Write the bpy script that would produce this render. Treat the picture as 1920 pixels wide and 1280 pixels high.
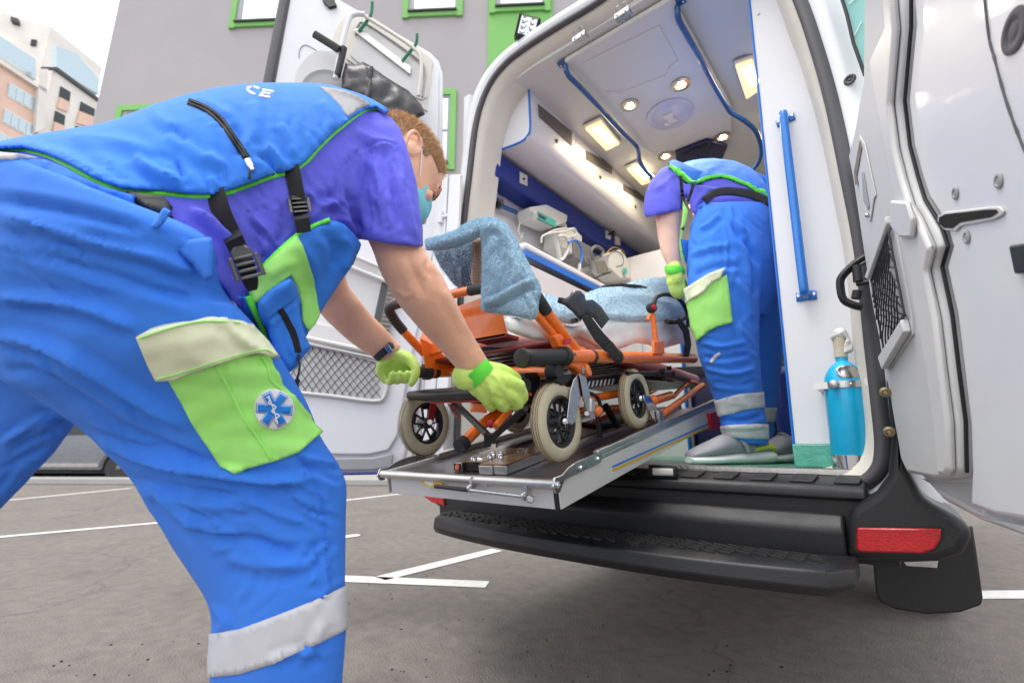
import bpy, bmesh, math, random
import numpy as np
from mathutils import Vector, Matrix, noise
from mathutils.bvhtree import BVHTree
from mathutils.geometry import delaunay_2d_cdt
for _o in list(bpy.data.objects): bpy.data.objects.remove(_o)
random.seed(7)
rng = np.random.default_rng(7)
SC = bpy.context.scene
COL = SC.collection
R = math.radians

# ---------------------------------------------------------------- camera
F = 890.0                      # focal length in pixels of the 1920 wide photograph
TH = math.atan(195.0 / F)      # pitch up
AZ = math.atan(740.0 / F * math.cos(TH))   # the camera looks this far left of the van's axis (+Y)
CO = Vector((0, 0, 0.78))
FWD = Vector((-math.sin(AZ) * math.cos(TH), math.cos(AZ) * math.cos(TH), math.sin(TH)))
RGT = Vector((math.cos(AZ), math.sin(AZ), 0))
UPV = RGT.cross(FWD)
cd = bpy.data.cameras.new('camera'); cam = bpy.data.objects.new('camera', cd); COL.objects.link(cam)
cd.sensor_width = 36; cd.lens = F / 1920 * 36; cd.clip_start = 0.05; cd.clip_end = 2000
cam.matrix_world = Matrix((( RGT.x, UPV.x, -FWD.x, CO.x), (RGT.y, UPV.y, -FWD.y, CO.y), (RGT.z, UPV.z, -FWD.z, CO.z), (0, 0, 0, 1)))
cd.dof.use_dof = True; cd.dof.focus_distance = 1.12; cd.dof.aperture_fstop = 4.0
SC.camera = cam

# ---------------------------------------------------------------- world, sun, exposure
w = bpy.data.worlds.new('World'); SC.world = w; w.use_nodes = True
nt = w.node_tree; nt.nodes.clear()
sky = nt.nodes.new('ShaderNodeTexSky'); sky.sky_type = 'NISHITA'; sky.sun_disc = False
SUN_EL, SUN_AZ = R(70), R(-160)            # high, behind and to the left of the camera, through cloud
sky.sun_elevation = SUN_EL; sky.sun_rotation = SUN_AZ
sky.air_density = 1.0; sky.dust_density = 4.0; sky.ozone_density = 1.0
hs = nt.nodes.new('ShaderNodeHueSaturation'); hs.inputs['Saturation'].default_value = 0.12
mixc = nt.nodes.new('ShaderNodeMix'); mixc.data_type = 'RGBA'; mixc.inputs[0].default_value = 0.62
mixc.inputs[7].default_value = (8.6, 8.9, 9.4, 1)      # even cloud layer over the sky
bg = nt.nodes.new('ShaderNodeBackground'); bg.inputs['Strength'].default_value = 0.135
wo = nt.nodes.new('ShaderNodeOutputWorld')
nt.links.new(sky.outputs[0], hs.inputs['Color']); nt.links.new(hs.outputs[0], mixc.inputs[6])
nt.links.new(mixc.outputs[2], bg.inputs['Color']); nt.links.new(bg.outputs[0], wo.inputs['Surface'])
sl = bpy.data.lights.new('sun', 'SUN'); sun = bpy.data.objects.new('sun', sl); COL.objects.link(sun)
sl.energy = 1.15; sl.angle = R(30); sl.color = (1.0, 0.965, 0.91)
_sd = Vector((math.sin(SUN_AZ) * math.cos(SUN_EL), math.cos(SUN_AZ) * math.cos(SUN_EL), math.sin(SUN_EL)))
sun.rotation_euler = _sd.to_track_quat('Z', 'Y').to_euler()
SC.view_settings.view_transform = 'Standard'; SC.view_settings.look = 'None'
SC.view_settings.gamma = 1.0; SC.view_settings.use_curve_mapping = False
SC.view_settings.exposure = 0.80

# ---------------------------------------------------------------- pixel <-> place helpers (photo pixels, 1920 x 1280)
def ray(x, y): return FWD + RGT * ((x - 960) / F) - UPV * ((y - 640) / F)
def D(x, y, d): return CO + ray(x, y) * d
def onX(x, y, X): r = ray(x, y); return CO + r * ((X - CO.x) / r.x)
def onY(x, y, Y): r = ray(x, y); return CO + r * ((Y - CO.y) / r.y)
def onZ(x, y, Z): r = ray(x, y); return CO + r * ((Z - CO.z) / r.z)
def onP(x, y, p, n): r = ray(x, y); return CO + r * ((Vector(p) - CO).dot(n) / r.dot(n))
FW, RG, UP3, CO3 = (np.array(v[:]) for v in (FWD, RGT, UPV, CO))
def proj(V):
    v = np.asarray(V, float).reshape(-1, 3) - CO3; z = v @ FW; z = np.where(z < 1e-3, 1e-3, z)
    return np.stack([960 + F * (v @ RG) / z, 640 - F * (v @ UP3) / z], 1), z
def s2l(c): c = c / 255.0; return c / 12.92 if c <= 0.04045 else ((c + 0.055) / 1.055) ** 2.4
def spl(pts, n=8):
    P = [Vector(p) for p in pts]
    if len(P) < 3: return P
    out = []
    for i in range(len(P) - 1):
        a, b, c, d = P[max(i - 1, 0)], P[i], P[i + 1], P[min(i + 2, len(P) - 1)]
        for k in range(n):
            t = k / n
            out.append(0.5 * ((2 * b) + (c - a) * t + (2 * a - 5 * b + 4 * c - d) * t * t + (3 * b - a - 3 * c + d) * t ** 3))
    out.append(P[-1]); return out
def spl2(pts, n=6): return [(p.x, p.y) for p in spl([Vector((x, y, 0)) for x, y in pts], n)]

# ---------------------------------------------------------------- materials
MATS = {}
def mat(name, col, rough=0.5, metal=0.0, var=0.06, vs=6.0, bump=0.0, bs=60.0, coat=0.0, sss=0.0, trans=0.0, sheen=0.0, emit=None, es=0.0, dirt=0.0, weave=0.0, ws=900.0, alpha=1.0, rv=0.12):
    if name in MATS: return MATS[name]
    m = bpy.data.materials.new(name); m.use_nodes = True; t = m.node_tree; N = t.nodes; L = t.links
    b = N['Principled BSDF']; c4 = (*col, 1)
    tc = N.new('ShaderNodeTexCoord')
    n1 = N.new('ShaderNodeTexNoise'); n1.inputs['Scale'].default_value = vs; n1.inputs['Detail'].default_value = 6; n1.inputs['Roughness'].default_value = 0.6
    L.new(tc.outputs['Object'], n1.inputs['Vector'])
    mr = N.new('ShaderNodeMapRange'); mr.inputs[1].default_value = 0.3; mr.inputs[2].default_value = 0.7
    mr.inputs[3].default_value = 1 - var; mr.inputs[4].default_value = 1 + var
    L.new(n1.outputs['Fac'], mr.inputs[0])
    mx = N.new('ShaderNodeMix'); mx.data_type = 'RGBA'; mx.blend_type = 'MULTIPLY'; mx.inputs[0].default_value = 1
    mx.inputs[6].default_value = c4; L.new(mr.outputs[0], mx.inputs[7])
    last = mx.outputs[2]
    if dirt > 0:
        n2 = N.new('ShaderNodeTexNoise'); n2.inputs['Scale'].default_value = 3.1; n2.inputs['Detail'].default_value = 9; n2.inputs['Roughness'].default_value = 0.75
        L.new(tc.outputs['Object'], n2.inputs['Vector'])
        r2 = N.new('ShaderNodeMapRange'); r2.inputs[1].default_value = 0.52; r2.inputs[2].default_value = 0.75; r2.inputs[4].default_value = dirt
        L.new(n2.outputs['Fac'], r2.inputs[0])
        m2 = N.new('ShaderNodeMix'); m2.data_type = 'RGBA'; m2.inputs[7].default_value = (0.13, 0.115, 0.1, 1)
        L.new(r2.outputs[0], m2.inputs[0]); L.new(last, m2.inputs[6]); last = m2.outputs[2]
    L.new(last, b.inputs['Base Color'])
    b.inputs['Metallic'].default_value = metal
    rr = N.new('ShaderNodeMapRange'); rr.inputs[1].default_value = 0.3; rr.inputs[2].default_value = 0.7
    rr.inputs[3].default_value = max(0.02, rough - rv * 0.5); rr.inputs[4].default_value = min(1, rough + rv * 0.5)
    L.new(n1.outputs['Fac'], rr.inputs[0]); L.new(rr.outputs[0], b.inputs['Roughness'])
    b.inputs['Coat Weight'].default_value = coat; b.inputs['Coat Roughness'].default_value = 0.06
    if sss: b.inputs['Subsurface Weight'].default_value = sss; b.inputs['Subsurface Radius'].default_value = (0.02, 0.008, 0.004); b.inputs['Subsurface Scale'].default_value = 0.35
    if trans: b.inputs['Transmission Weight'].default_value = trans
    if sheen: b.inputs['Sheen Weight'].default_value = sheen; b.inputs['Sheen Roughness'].default_value = 0.4
    if alpha < 1: b.inputs['Alpha'].default_value = alpha
    if emit: b.inputs['Emission Color'].default_value = (*emit, 1); b.inputs['Emission Strength'].default_value = es
    h = None
    if bump:
        n3 = N.new('ShaderNodeTexNoise'); n3.inputs['Scale'].default_value = bs; n3.inputs['Detail'].default_value = 5
        L.new(tc.outputs['Object'], n3.inputs['Vector'])
        bp = N.new('ShaderNodeBump'); bp.inputs['Strength'].default_value = bump; bp.inputs['Distance'].default_value = 0.004
        L.new(n3.outputs['Fac'], bp.inputs['Height']); h = bp
    if weave:
        w1 = N.new('ShaderNodeTexWave'); w1.inputs['Scale'].default_value = ws; w1.inputs['Distortion'].default_value = 1.5; w1.bands_direction = 'DIAGONAL'
        L.new(tc.outputs['Object'], w1.inputs['Vector'])
        bq = N.new('ShaderNodeBump'); bq.inputs['Strength'].default_value = weave; bq.inputs['Distance'].default_value = 0.0006
        L.new(w1.outputs['Fac'], bq.inputs['Height'])
        if h: L.new(h.outputs[0], bq.inputs['Normal'])
        h = bq
    if h: L.new(h.outputs[0], b.inputs['Normal'])
    MATS[name] = m; return m

# ---------------------------------------------------------------- mesh helpers
def new_obj(name, me, m=None, parent=None, smooth=40):
    o = bpy.data.objects.new(name, me); COL.objects.link(o)
    if m is not None and len(me.materials) == 0: me.materials.append(m)
    if smooth is not None and len(me.polygons):
        me.polygons.foreach_set('use_smooth', [True] * len(me.polygons))
        if smooth < 180: me.set_sharp_from_angle(angle=R(smooth))
    if parent is not None:
        o.parent = parent; o.matrix_parent_inverse = wm(parent).inverted()
    return o
def wm(o):
    m = Matrix.Translation(o.location)
    return m if o.parent is None else wm(o.parent) @ o.matrix_parent_inverse @ m
def thing(name, label, cat, loc=(0, 0, 0), group=None):
    o = bpy.data.objects.new(name, None); COL.objects.link(o); o.empty_display_size = 0.05
    o.location = loc; o['label'] = label; o['category'] = cat
    if group: o['group'] = group
    return o
def tag(o, label, cat, group=None):
    o['label'] = label; o['category'] = cat
    if group: o['group'] = group
    return o
def struct(o): o['kind'] = 'structure'; return o
def lab(o, t): o['label'] = t; return o
def bev(o, wd=0.004, seg=2, ang=35):
    b = o.modifiers.new('bevel', 'BEVEL'); b.width = wd; b.segments = seg; b.limit_method = 'ANGLE'; b.angle_limit = R(ang); b.harden_normals = False
    return o
class MB:
    def __init__(s): s.v = []; s.f = []
    def add(s, v, f):
        k = len(s.v); s.v += [tuple(p) for p in v]; s.f += [tuple(i + k for i in q) for q in f]; return s
    def hexa(s, p):   # 0-3 bottom loop, 4-7 top loop
        return s.add(p, [(3, 2, 1, 0), (4, 5, 6, 7), (0, 1, 5, 4), (1, 2, 6, 5), (2, 3, 7, 6), (3, 0, 4, 7)])
    def box(s, a, b):
        x0, y0, z0 = (min(a[i], b[i]) for i in range(3)); x1, y1, z1 = (max(a[i], b[i]) for i in range(3))
        return s.hexa([(x0, y0, z0), (x1, y0, z0), (x1, y1, z0), (x0, y1, z0), (x0, y0, z1), (x1, y0, z1), (x1, y1, z1), (x0, y1, z1)])
    def obox(s, c, ax, ay, az):   # centre and three half axes
        c, ax, ay, az = Vector(c), Vector(ax), Vector(ay), Vector(az)
        return s.hexa([c - ax - ay - az, c + ax - ay - az, c + ax + ay - az, c - ax + ay - az, c - ax - ay + az, c + ax - ay + az, c + ax + ay + az, c - ax + ay + az])
    def prism(s, pts, off):
        pts = [Vector(p) for p in pts]; off = Vector(off); n = len(pts)
        return s.add(pts + [p + off for p in pts], [tuple(range(n - 1, -1, -1)), tuple(range(n, 2 * n))] + [(i, (i + 1) % n, n + (i + 1) % n, n + i) for i in range(n)])
    def tube(s, pts, r, n=12, caps=True, closed=False, flat=None):
        P = [Vector(p) for p in pts]; m = len(P)
        rr = r if isinstance(r, list) else [r] * m
        T = []
        for i in range(m):
            a = P[(i - 1) % m] if closed or i > 0 else P[i]; b = P[(i + 1) % m] if closed or i < m - 1 else P[i]
            t = (b - a); T.append(t.normalized() if t.length > 1e-9 else Vector((0, 0, 1)))
        u = T[0].orthogonal().normalized(); vs = []; fs = []
        if flat is not None: u = (Vector(flat) - T[0] * Vector(flat).dot(T[0])).normalized()
        for i in range(m):
            if flat is not None: u = Vector(flat)
            u = (u - T[i] * u.dot(T[i])); u = u.normalized() if u.length > 1e-6 else T[i].orthogonal().normalized()
            w_ = T[i].cross(u)
            ra = rr[i] if isinstance(rr[i], (tuple, list)) else (rr[i], rr[i])
            for k in range(n):
                a = 2 * math.pi * (k + (0.5 if n == 4 else 0)) / n; vs.append(P[i] + u * (math.cos(a) * ra[0]) + w_ * (math.sin(a) * ra[1]))
        for i in range(m if closed else m - 1):
            j = (i + 1) % m
            for k in range(n): fs.append((i * n + k, i * n + (k + 1) % n, j * n + (k + 1) % n, j * n + k))
        if caps and not closed: fs.append(tuple(range(n - 1, -1, -1))); fs.append(tuple(range((m - 1) * n, m * n)))
        return s.add(vs, fs)
    def lathe(s, prof, o, axis, n=32, closed=False):   # prof: (radius, height along axis)
        o = Vector(o); A = Vector(axis).normalized(); u = A.orthogonal().normalized(); w_ = A.cross(u); vs = []; fs = []; m = len(prof)
        for r_, h in prof:
            for k in range(n):
                a = 2 * math.pi * k / n; vs.append(o + A * h + (u * math.cos(a) + w_ * math.sin(a)) * max(r_, 1e-4))
        for i in range(m if closed else m - 1):
            j = (i + 1) % m
            for k in range(n): fs.append((i * n + k, i * n + (k + 1) % n, j * n + (k + 1) % n, j * n + k))
        if not closed: fs.append(tuple(range(n - 1, -1, -1))); fs.append(tuple(range((m - 1) * n, m * n)))
        return s.add(vs, fs)
    def cyl(s, a, b, r, n=16): return s.tube([a, b], r, n)
    def loft(s, st, n=28):       # st: list of (centre, half axis a, half axis b)
        vs = []; fs = []; m = len(st)
        for c, a, b in st:
            for k in range(n):
                t = 2 * math.pi * k / n; vs.append(Vector(c) + Vector(a) * math.cos(t) + Vector(b) * math.sin(t))
        for i in range(m - 1):
            for k in range(n): fs.append((i * n + k, i * n + (k + 1) % n, (i + 1) * n + (k + 1) % n, (i + 1) * n + k))
        fs.append(tuple(range(n - 1, -1, -1))); fs.append(tuple(range((m - 1) * n, m * n)))
        return s.add(vs, fs)
    def ball(s, c, rx, ry=None, rz=None, n=16):
        c = Vector(c); rx = Vector((rx, 0, 0)) if not isinstance(rx, Vector) else rx
        ry = Vector((0, rx.length, 0)) if ry is None else ry; rz = Vector((0, 0, rx.length)) if rz is None else rz
        vs = [c - rz]; fs = []; h = n // 2
        for i in range(1, h):
            p = -math.pi / 2 + math.pi * i / h
            for k in range(n): a = 2 * math.pi * k / n; vs.append(c + rz * math.sin(p) + (rx * math.cos(a) + ry * math.sin(a)) * math.cos(p))
        vs.append(c + rz)
        for k in range(n): fs.append((0, 1 + (k + 1) % n, 1 + k)); fs.append((len(vs) - 1, 1 + (h - 2) * n + k, 1 + (h - 2) * n + (k + 1) % n))
        for i in range(h - 2):
            for k in range(n): fs.append((1 + i * n + k, 1 + i * n + (k + 1) % n, 1 + (i + 1) * n + (k + 1) % n, 1 + (i + 1) * n + k))
        return s.add(vs, fs)
    def mesh(s, name='mesh', fix=True):
        me = bpy.data.meshes.new(name); me.from_pydata([tuple(p) for p in s.v], [], s.f); me.update()
        if fix:
            b = bmesh.new(); b.from_mesh(me); bmesh.ops.recalc_face_normals(b, faces=b.faces); b.to_mesh(me); b.free()
        return me
    def build(s, name, m, parent=None, smooth=40, bevel=0, seg=2):
        o = new_obj(name, s.mesh(name), m, parent, smooth)
        if bevel: bev(o, bevel, seg)
        return o
def st(x1, y1, x2, y2, d, th, sh=0.0):   # loft station from two outline points at depth d, thickness th along the view
    p, q = D(x1, y1, d), D(x2, y2, d); c = (p + q) / 2; v = (c - CO).normalized()
    return (c + v * sh, (q - p) / 2, v * th / 2)
def sm(stations, n=4):        # smooth interpolation between loft stations
    cs = spl([s_[0] for s_ in stations], n); as_ = spl([s_[1] for s_ in stations], n); bs = spl([s_[2] for s_ in stations], n)
    return list(zip(cs, as_, bs))
def remesh(mb, voxel=0.006, smooth=6, name='mesh'):
    me = mb.mesh(name) if isinstance(mb, MB) else mb
    o = bpy.data.objects.new('tmp', me); COL.objects.link(o)
    r = o.modifiers.new('r', 'REMESH'); r.mode = 'VOXEL'; r.voxel_size = voxel; r.use_smooth_shade = True
    if smooth: s_ = o.modifiers.new('s', 'SMOOTH'); s_.iterations = smooth; s_.factor = 0.5
    dg = bpy.context.evaluated_depsgraph_get(); ev = o.evaluated_get(dg); out = bpy.data.meshes.new_from_object(ev)
    bpy.data.objects.remove(o); out.name = name; out.materials.clear(); return out
def co_of(me): a = np.empty(len(me.vertices) * 3, np.float32); me.vertices.foreach_get('co', a); return a.reshape(-1, 3).astype(float)
def no_of(me): a = np.empty(len(me.vertices) * 3, np.float32); me.vertices.foreach_get('normal', a); return a.reshape(-1, 3).astype(float)
def set_co(me, V): me.vertices.foreach_set('co', V.astype(np.float32).ravel()); me.update()
def dist_poly(P, poly, closed=False):   # distance of 2-D points to a polyline, nearest point, parameter along it 0..1
    A = np.array(poly, float); B = np.roll(A, -1, 0) if closed else A[1:]; A = A if closed else A[:-1]
    best = np.full(len(P), 1e9); near = np.zeros((len(P), 2)); tt = np.zeros(len(P)); side = np.zeros(len(P)); n = len(A)
    for i in range(n):
        d = B[i] - A[i]; L2 = max(d @ d, 1e-9); t = np.clip(((P - A[i]) @ d) / L2, 0, 1); q = A[i] + t[:, None] * d
        e = np.hypot(*(P - q).T); m = e < best; best[m] = e[m]; near[m] = q[m]; tt[m] = (i + t[m]) / n
        cr = d[0] * (P[:, 1] - A[i][1]) - d[1] * (P[:, 0] - A[i][0]); side[m] = np.sign(cr[m])
    return best, near, tt, side
def inside(P, poly):
    A = np.array(poly, float); B = np.roll(A, -1, 0); c = np.zeros(len(P), bool)
    for a, b in zip(A, B):
        if a[1] == b[1]: continue
        m = ((a[1] > P[:, 1]) != (b[1] > P[:, 1])) & (P[:, 0] < (b[0] - a[0]) * (P[:, 1] - a[1]) / (b[1] - a[1]) + a[0]); c ^= m
    return c
def folds(me, fl, k_=1.0):            # cloth folds: ridges (+) and grooves (-) along traced lines, pushed along the normals of the near side
    V = co_of(me); N = no_of(me); P, z = proj(V); vd = V - CO3; vd /= np.linalg.norm(vd, axis=1)[:, None]
    face = np.clip(-(N * vd).sum(1) * 1.6, 0, 1); off = np.zeros(len(V))
    for poly, wd, amp in fl:
        d, _, t, side = dist_poly(P, spl2(poly, 5) if len(poly) > 2 else poly)
        en = np.clip(np.minimum(t, 1 - t) * 5, 0, 1); en = en * en * (3 - 2 * en)
        sd = d * side / wd
        off += k_ * amp * ((0.45 * np.exp(-sd ** 2) + 0.55 * np.exp(-np.abs(sd) * 1.7)) - 0.55 * np.exp(-((sd - 1.5) / 0.9) ** 2) - 0.3 * np.exp(-((sd + 1.5) / 0.9) ** 2)) * en
    set_co(me, V + N * (off * face)[:, None])
def rand_folds(poly, ang, n, ln_, wd, amp, seed=1, spread=12):   # many small creases of similar direction inside a region
    r_ = np.random.default_rng(seed); A_ = np.array(poly, float); lo, hi = A_.min(0), A_.max(0); out = []
    while len(out) < n:
        p = r_.uniform(lo, hi)
        if not inside(p[None], poly)[0]: continue
        a = R(ang + r_.normal(0, spread)); l = ln_ * r_.uniform(.5, 1.3) / 2; c = r_.normal(0, l * .18); d = np.array([math.cos(a), math.sin(a)]); q = np.array([-d[1], d[0]])
        out.append(([tuple(p - d * l), tuple(p + q * c), tuple(p + d * l)], wd * r_.uniform(.7, 1.4), amp * r_.uniform(.5, 1.2) * (1 if r_.random() < .6 else -1)))
    return out
def puckers(line_, side, n, ln_, wd, amp, seed=2):               # short gathers that run off a seam
    r_ = np.random.default_rng(seed); P = spl2(line_, 6); out = []
    for i in range(n):
        k = r_.integers(1, len(P) - 1); t = np.array(P[min(k + 1, len(P) - 1)]) - np.array(P[k - 1]); t /= np.linalg.norm(t) + 1e-9; q = np.array([-t[1], t[0]]) * side; l = ln_ * r_.uniform(.5, 1.4); b = np.array(P[k]); s_ = t * r_.normal(0, .35) * l
        out.append(([tuple(b - q * 4), tuple(b + q * l * .5 + s_ * .4), tuple(b + q * l + s_)], wd * r_.uniform(.7, 1.3), amp * r_.uniform(.5, 1.2)))
    return out
def wrinkle(me, amp=0.003, freq=14.0, stretch=(1, 1, 1), seed=0.0):
    V = co_of(me); N = no_of(me); off = np.empty(len(V)); sx, sy, sz = stretch
    for i, (x, y, z) in enumerate(V):
        p = Vector((x * freq * sx + seed, y * freq * sy, z * freq * sz))
        a = noise.noise(p); q = noise.noise(p * 2.3 + Vector((a * 1.5, 3, 1)))
        off[i] = (1 - abs(a) * 2.4) * 0.7 + q * 0.35 - 0.35
    set_co(me, V + N * (off * amp)[:, None])
def bvh(me): return BVHTree.FromPolygons([v.co.copy() for v in me.vertices], [tuple(p.vertices) for p in me.polygons])
def cdt(poly, step):
    B = []
    n = len(poly)
    for i in range(n):
        a, b = Vector(poly[i]), Vector(poly[(i + 1) % n]); k = max(1, int((b - a).length / step))
        for j in range(k): B.append(a + (b - a) * j / k)
    A = np.array(poly, float); x0, y0 = A.min(0); x1, y1 = A.max(0)
    xs = np.arange(x0 + step * 0.5, x1, step); ys = np.arange(y0 + step * 0.5, y1, step)
    G = np.array([(x + (step * .5 if k % 2 else 0), y) for k, y in enumerate(ys) for x in xs]) if len(xs) and len(ys) else np.zeros((0, 2))
    if len(G):
        G = G[inside(G, poly)]
        if len(G): d = dist_poly(G, [tuple(b) for b in B], True)[0]; G = G[d > step * 0.45]
    nb = len(B); pts = B + [Vector((float(g[0]), float(g[1]))) for g in G]
    v, e, f, *_ = delaunay_2d_cdt(pts, [(i, (i + 1) % nb) for i in range(nb)], [], 1, 1e-4)
    return [(p.x, p.y) for p in v], [tuple(q) for q in f]
def patch(name, poly, bv, m, parent, off=0.003, thick=0.003, step=6, dmax=3.0, smooth=60, rel=None, lift=None):
    v2, f = cdt(poly, step); pts = []; ds = []; miss = []
    for x, y in v2:
        r = ray(x, y); L = r.length; hit = bv.ray_cast(CO, r / L, dmax)
        if hit[0] is None: miss.append(len(ds)); ds.append(None); pts.append(None); continue
        ds.append(hit[3] / L); pts.append(hit[0])
    good = [(v2[i], ds[i]) for i in range(len(ds)) if ds[i] is not None]
    if not good: return None
    for i in miss:
        x, y = v2[i]; g = min(good, key=lambda q: (q[0][0] - x) ** 2 + (q[0][1] - y) ** 2); ds[i] = g[1]
    adj = [set() for _ in v2]
    for q in f:
        for a_ in range(len(q)): adj[q[a_]].add(q[a_ - 1]); adj[q[a_ - 1]].add(q[a_])
    raw = list(ds); ms = set(miss)
    for _ in range(22):
        nd = [(sum(ds[j] for j in adj[i]) / len(adj[i])) if adj[i] else ds[i] for i in range(len(ds))]
        ds = [nd[i] if i in ms else min(raw[i], nd[i] + .0006) for i in range(len(ds))]
    V = []
    for i, (x, y) in enumerate(v2):
        h = lift(x, y) if lift else 0.0
        V.append(D(x, y, ds[i] - off - h))
    me = bpy.data.meshes.new(name); me.from_pydata([tuple(p) for p in V], [], f); me.update()
    # orient faces to the camera
    b = bmesh.new(); b.from_mesh(me)
    for q in b.faces:
        q.normal_update()
        if q.normal.dot(q.calc_center_median() - CO) > 0: q.normal_flip()
    b.to_mesh(me); b.free()
    o = new_obj(name, me, m, parent, smooth)
    s_ = o.modifiers.new('solid', 'SOLIDIFY'); s_.thickness = thick + off * 0.9; s_.offset = -1
    return o
def ribbon(poly, wd):
    P = [Vector((x, y)) for x, y in poly]; L = []; Rr = []
    for i, p in enumerate(P):
        t = (P[min(i + 1, len(P) - 1)] - P[max(i - 1, 0)]).normalized(); n = Vector((-t.y, t.x)); w_ = (wd[i] if isinstance(wd, (list, tuple)) else wd) / 2
        L.append(tuple(p + n * w_)); Rr.append(tuple(p - n * w_))
    return L + Rr[::-1]
def surf_line(poly, bv, off=0.002, n=4, dmax=3.0):
    out = []; last = None
    for x, y in spl2(poly, n):
        r = ray(x, y); h = bv.ray_cast(CO, r.normalized(), dmax)
        if h[0] is not None: last = h[3] / r.length
        if last is not None: out.append(D(x, y, last - off))
    # soften depth jumps
    for _ in range(2):
        dd = [(p - CO).dot(FWD) for p in out]
        for i in range(1, len(out) - 1):
            k = (dd[i - 1] + 2 * dd[i] + dd[i + 1]) / 4; out[i] = CO + (out[i] - CO) * (k / dd[i])
    return out
def inflate(poly, depth, thick, rad, step=8, back=1.0, nz=0.0, nf=20.0):   # cushion-like solid with a traced outline
    v2, f = cdt(poly, step); P = np.array(v2); d = dist_poly(P, poly, True)[0]
    t = np.clip(d / rad, 0, 1); h = np.sqrt(np.clip(1 - (1 - t) ** 2, 0, 1)) * thick / 2; h[d < 0.5] = 0
    n = len(v2); V = []
    dep = [depth(x, y) if callable(depth) else depth for x, y in v2]
    for i, (x, y) in enumerate(v2):
        p = D(x, y, dep[i]); k = noise.noise(p * nf) * nz * min(1, t[i] * 2); V.append(D(x, y, dep[i] - h[i] - k))
    idx = {}
    for i, (x, y) in enumerate(v2):
        if h[i] == 0: idx[i] = i
        else: idx[i] = len(V); V.append(D(x, y, dep[i] + h[i] * back))
    m = MB(); m.add(V, list(f) + [tuple(idx[i] for i in reversed(q)) for q in f if not all(h[i] == 0 for i in q)]); return m
def shell(me, poly, name, m, parent, off=0.004, thick=0.003, extra=None, smooth=60):   # piece of a garment: the part of its mesh inside a traced outline, lifted off it
    V = co_of(me); N = no_of(me); P, z = proj(V); ins = inside(P, poly)
    if extra is not None: ins &= extra(V, N)
    b = bmesh.new(); b.from_mesh(me); b.verts.ensure_lookup_table()
    bmesh.ops.delete(b, geom=[b.verts[i] for i in np.where(~ins)[0]], context='VERTS')
    out = bpy.data.meshes.new(name); b.to_mesh(out); 
    bd = [v.index for v in b.verts if v.is_boundary]; b.free()
    V = co_of(out); N = no_of(out); P, z = proj(V); bd = np.array(bd, int)
    if len(bd):
        d, near, _, _ = dist_poly(P[bd], poly, True); ok = d < 14
        for k, i in enumerate(bd):
            if ok[k]: V[i] = np.array(D(near[k][0], near[k][1], z[i])[:])
    set_co(out, V + N * off)
    o = new_obj(name, out, m, parent, smooth)
    s_ = o.modifiers.new('solid', 'SOLIDIFY'); s_.thickness = thick; s_.offset = -1
    return o
def dupe(o, parent=None, M=None):
    c = o.copy(); COL.objects.link(c)
    if parent is not None: c.parent = parent
    for ch in o.children: dupe(ch, c)
    return c
def screw(mb, c, n, r=0.004): c = Vector(c); n = Vector(n).normalized(); mb.lathe([(r, 0), (r, .0012), (r * .7, .0022), (r * .4, .0022), (r * .35, .0012)], c, n, 10)

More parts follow.
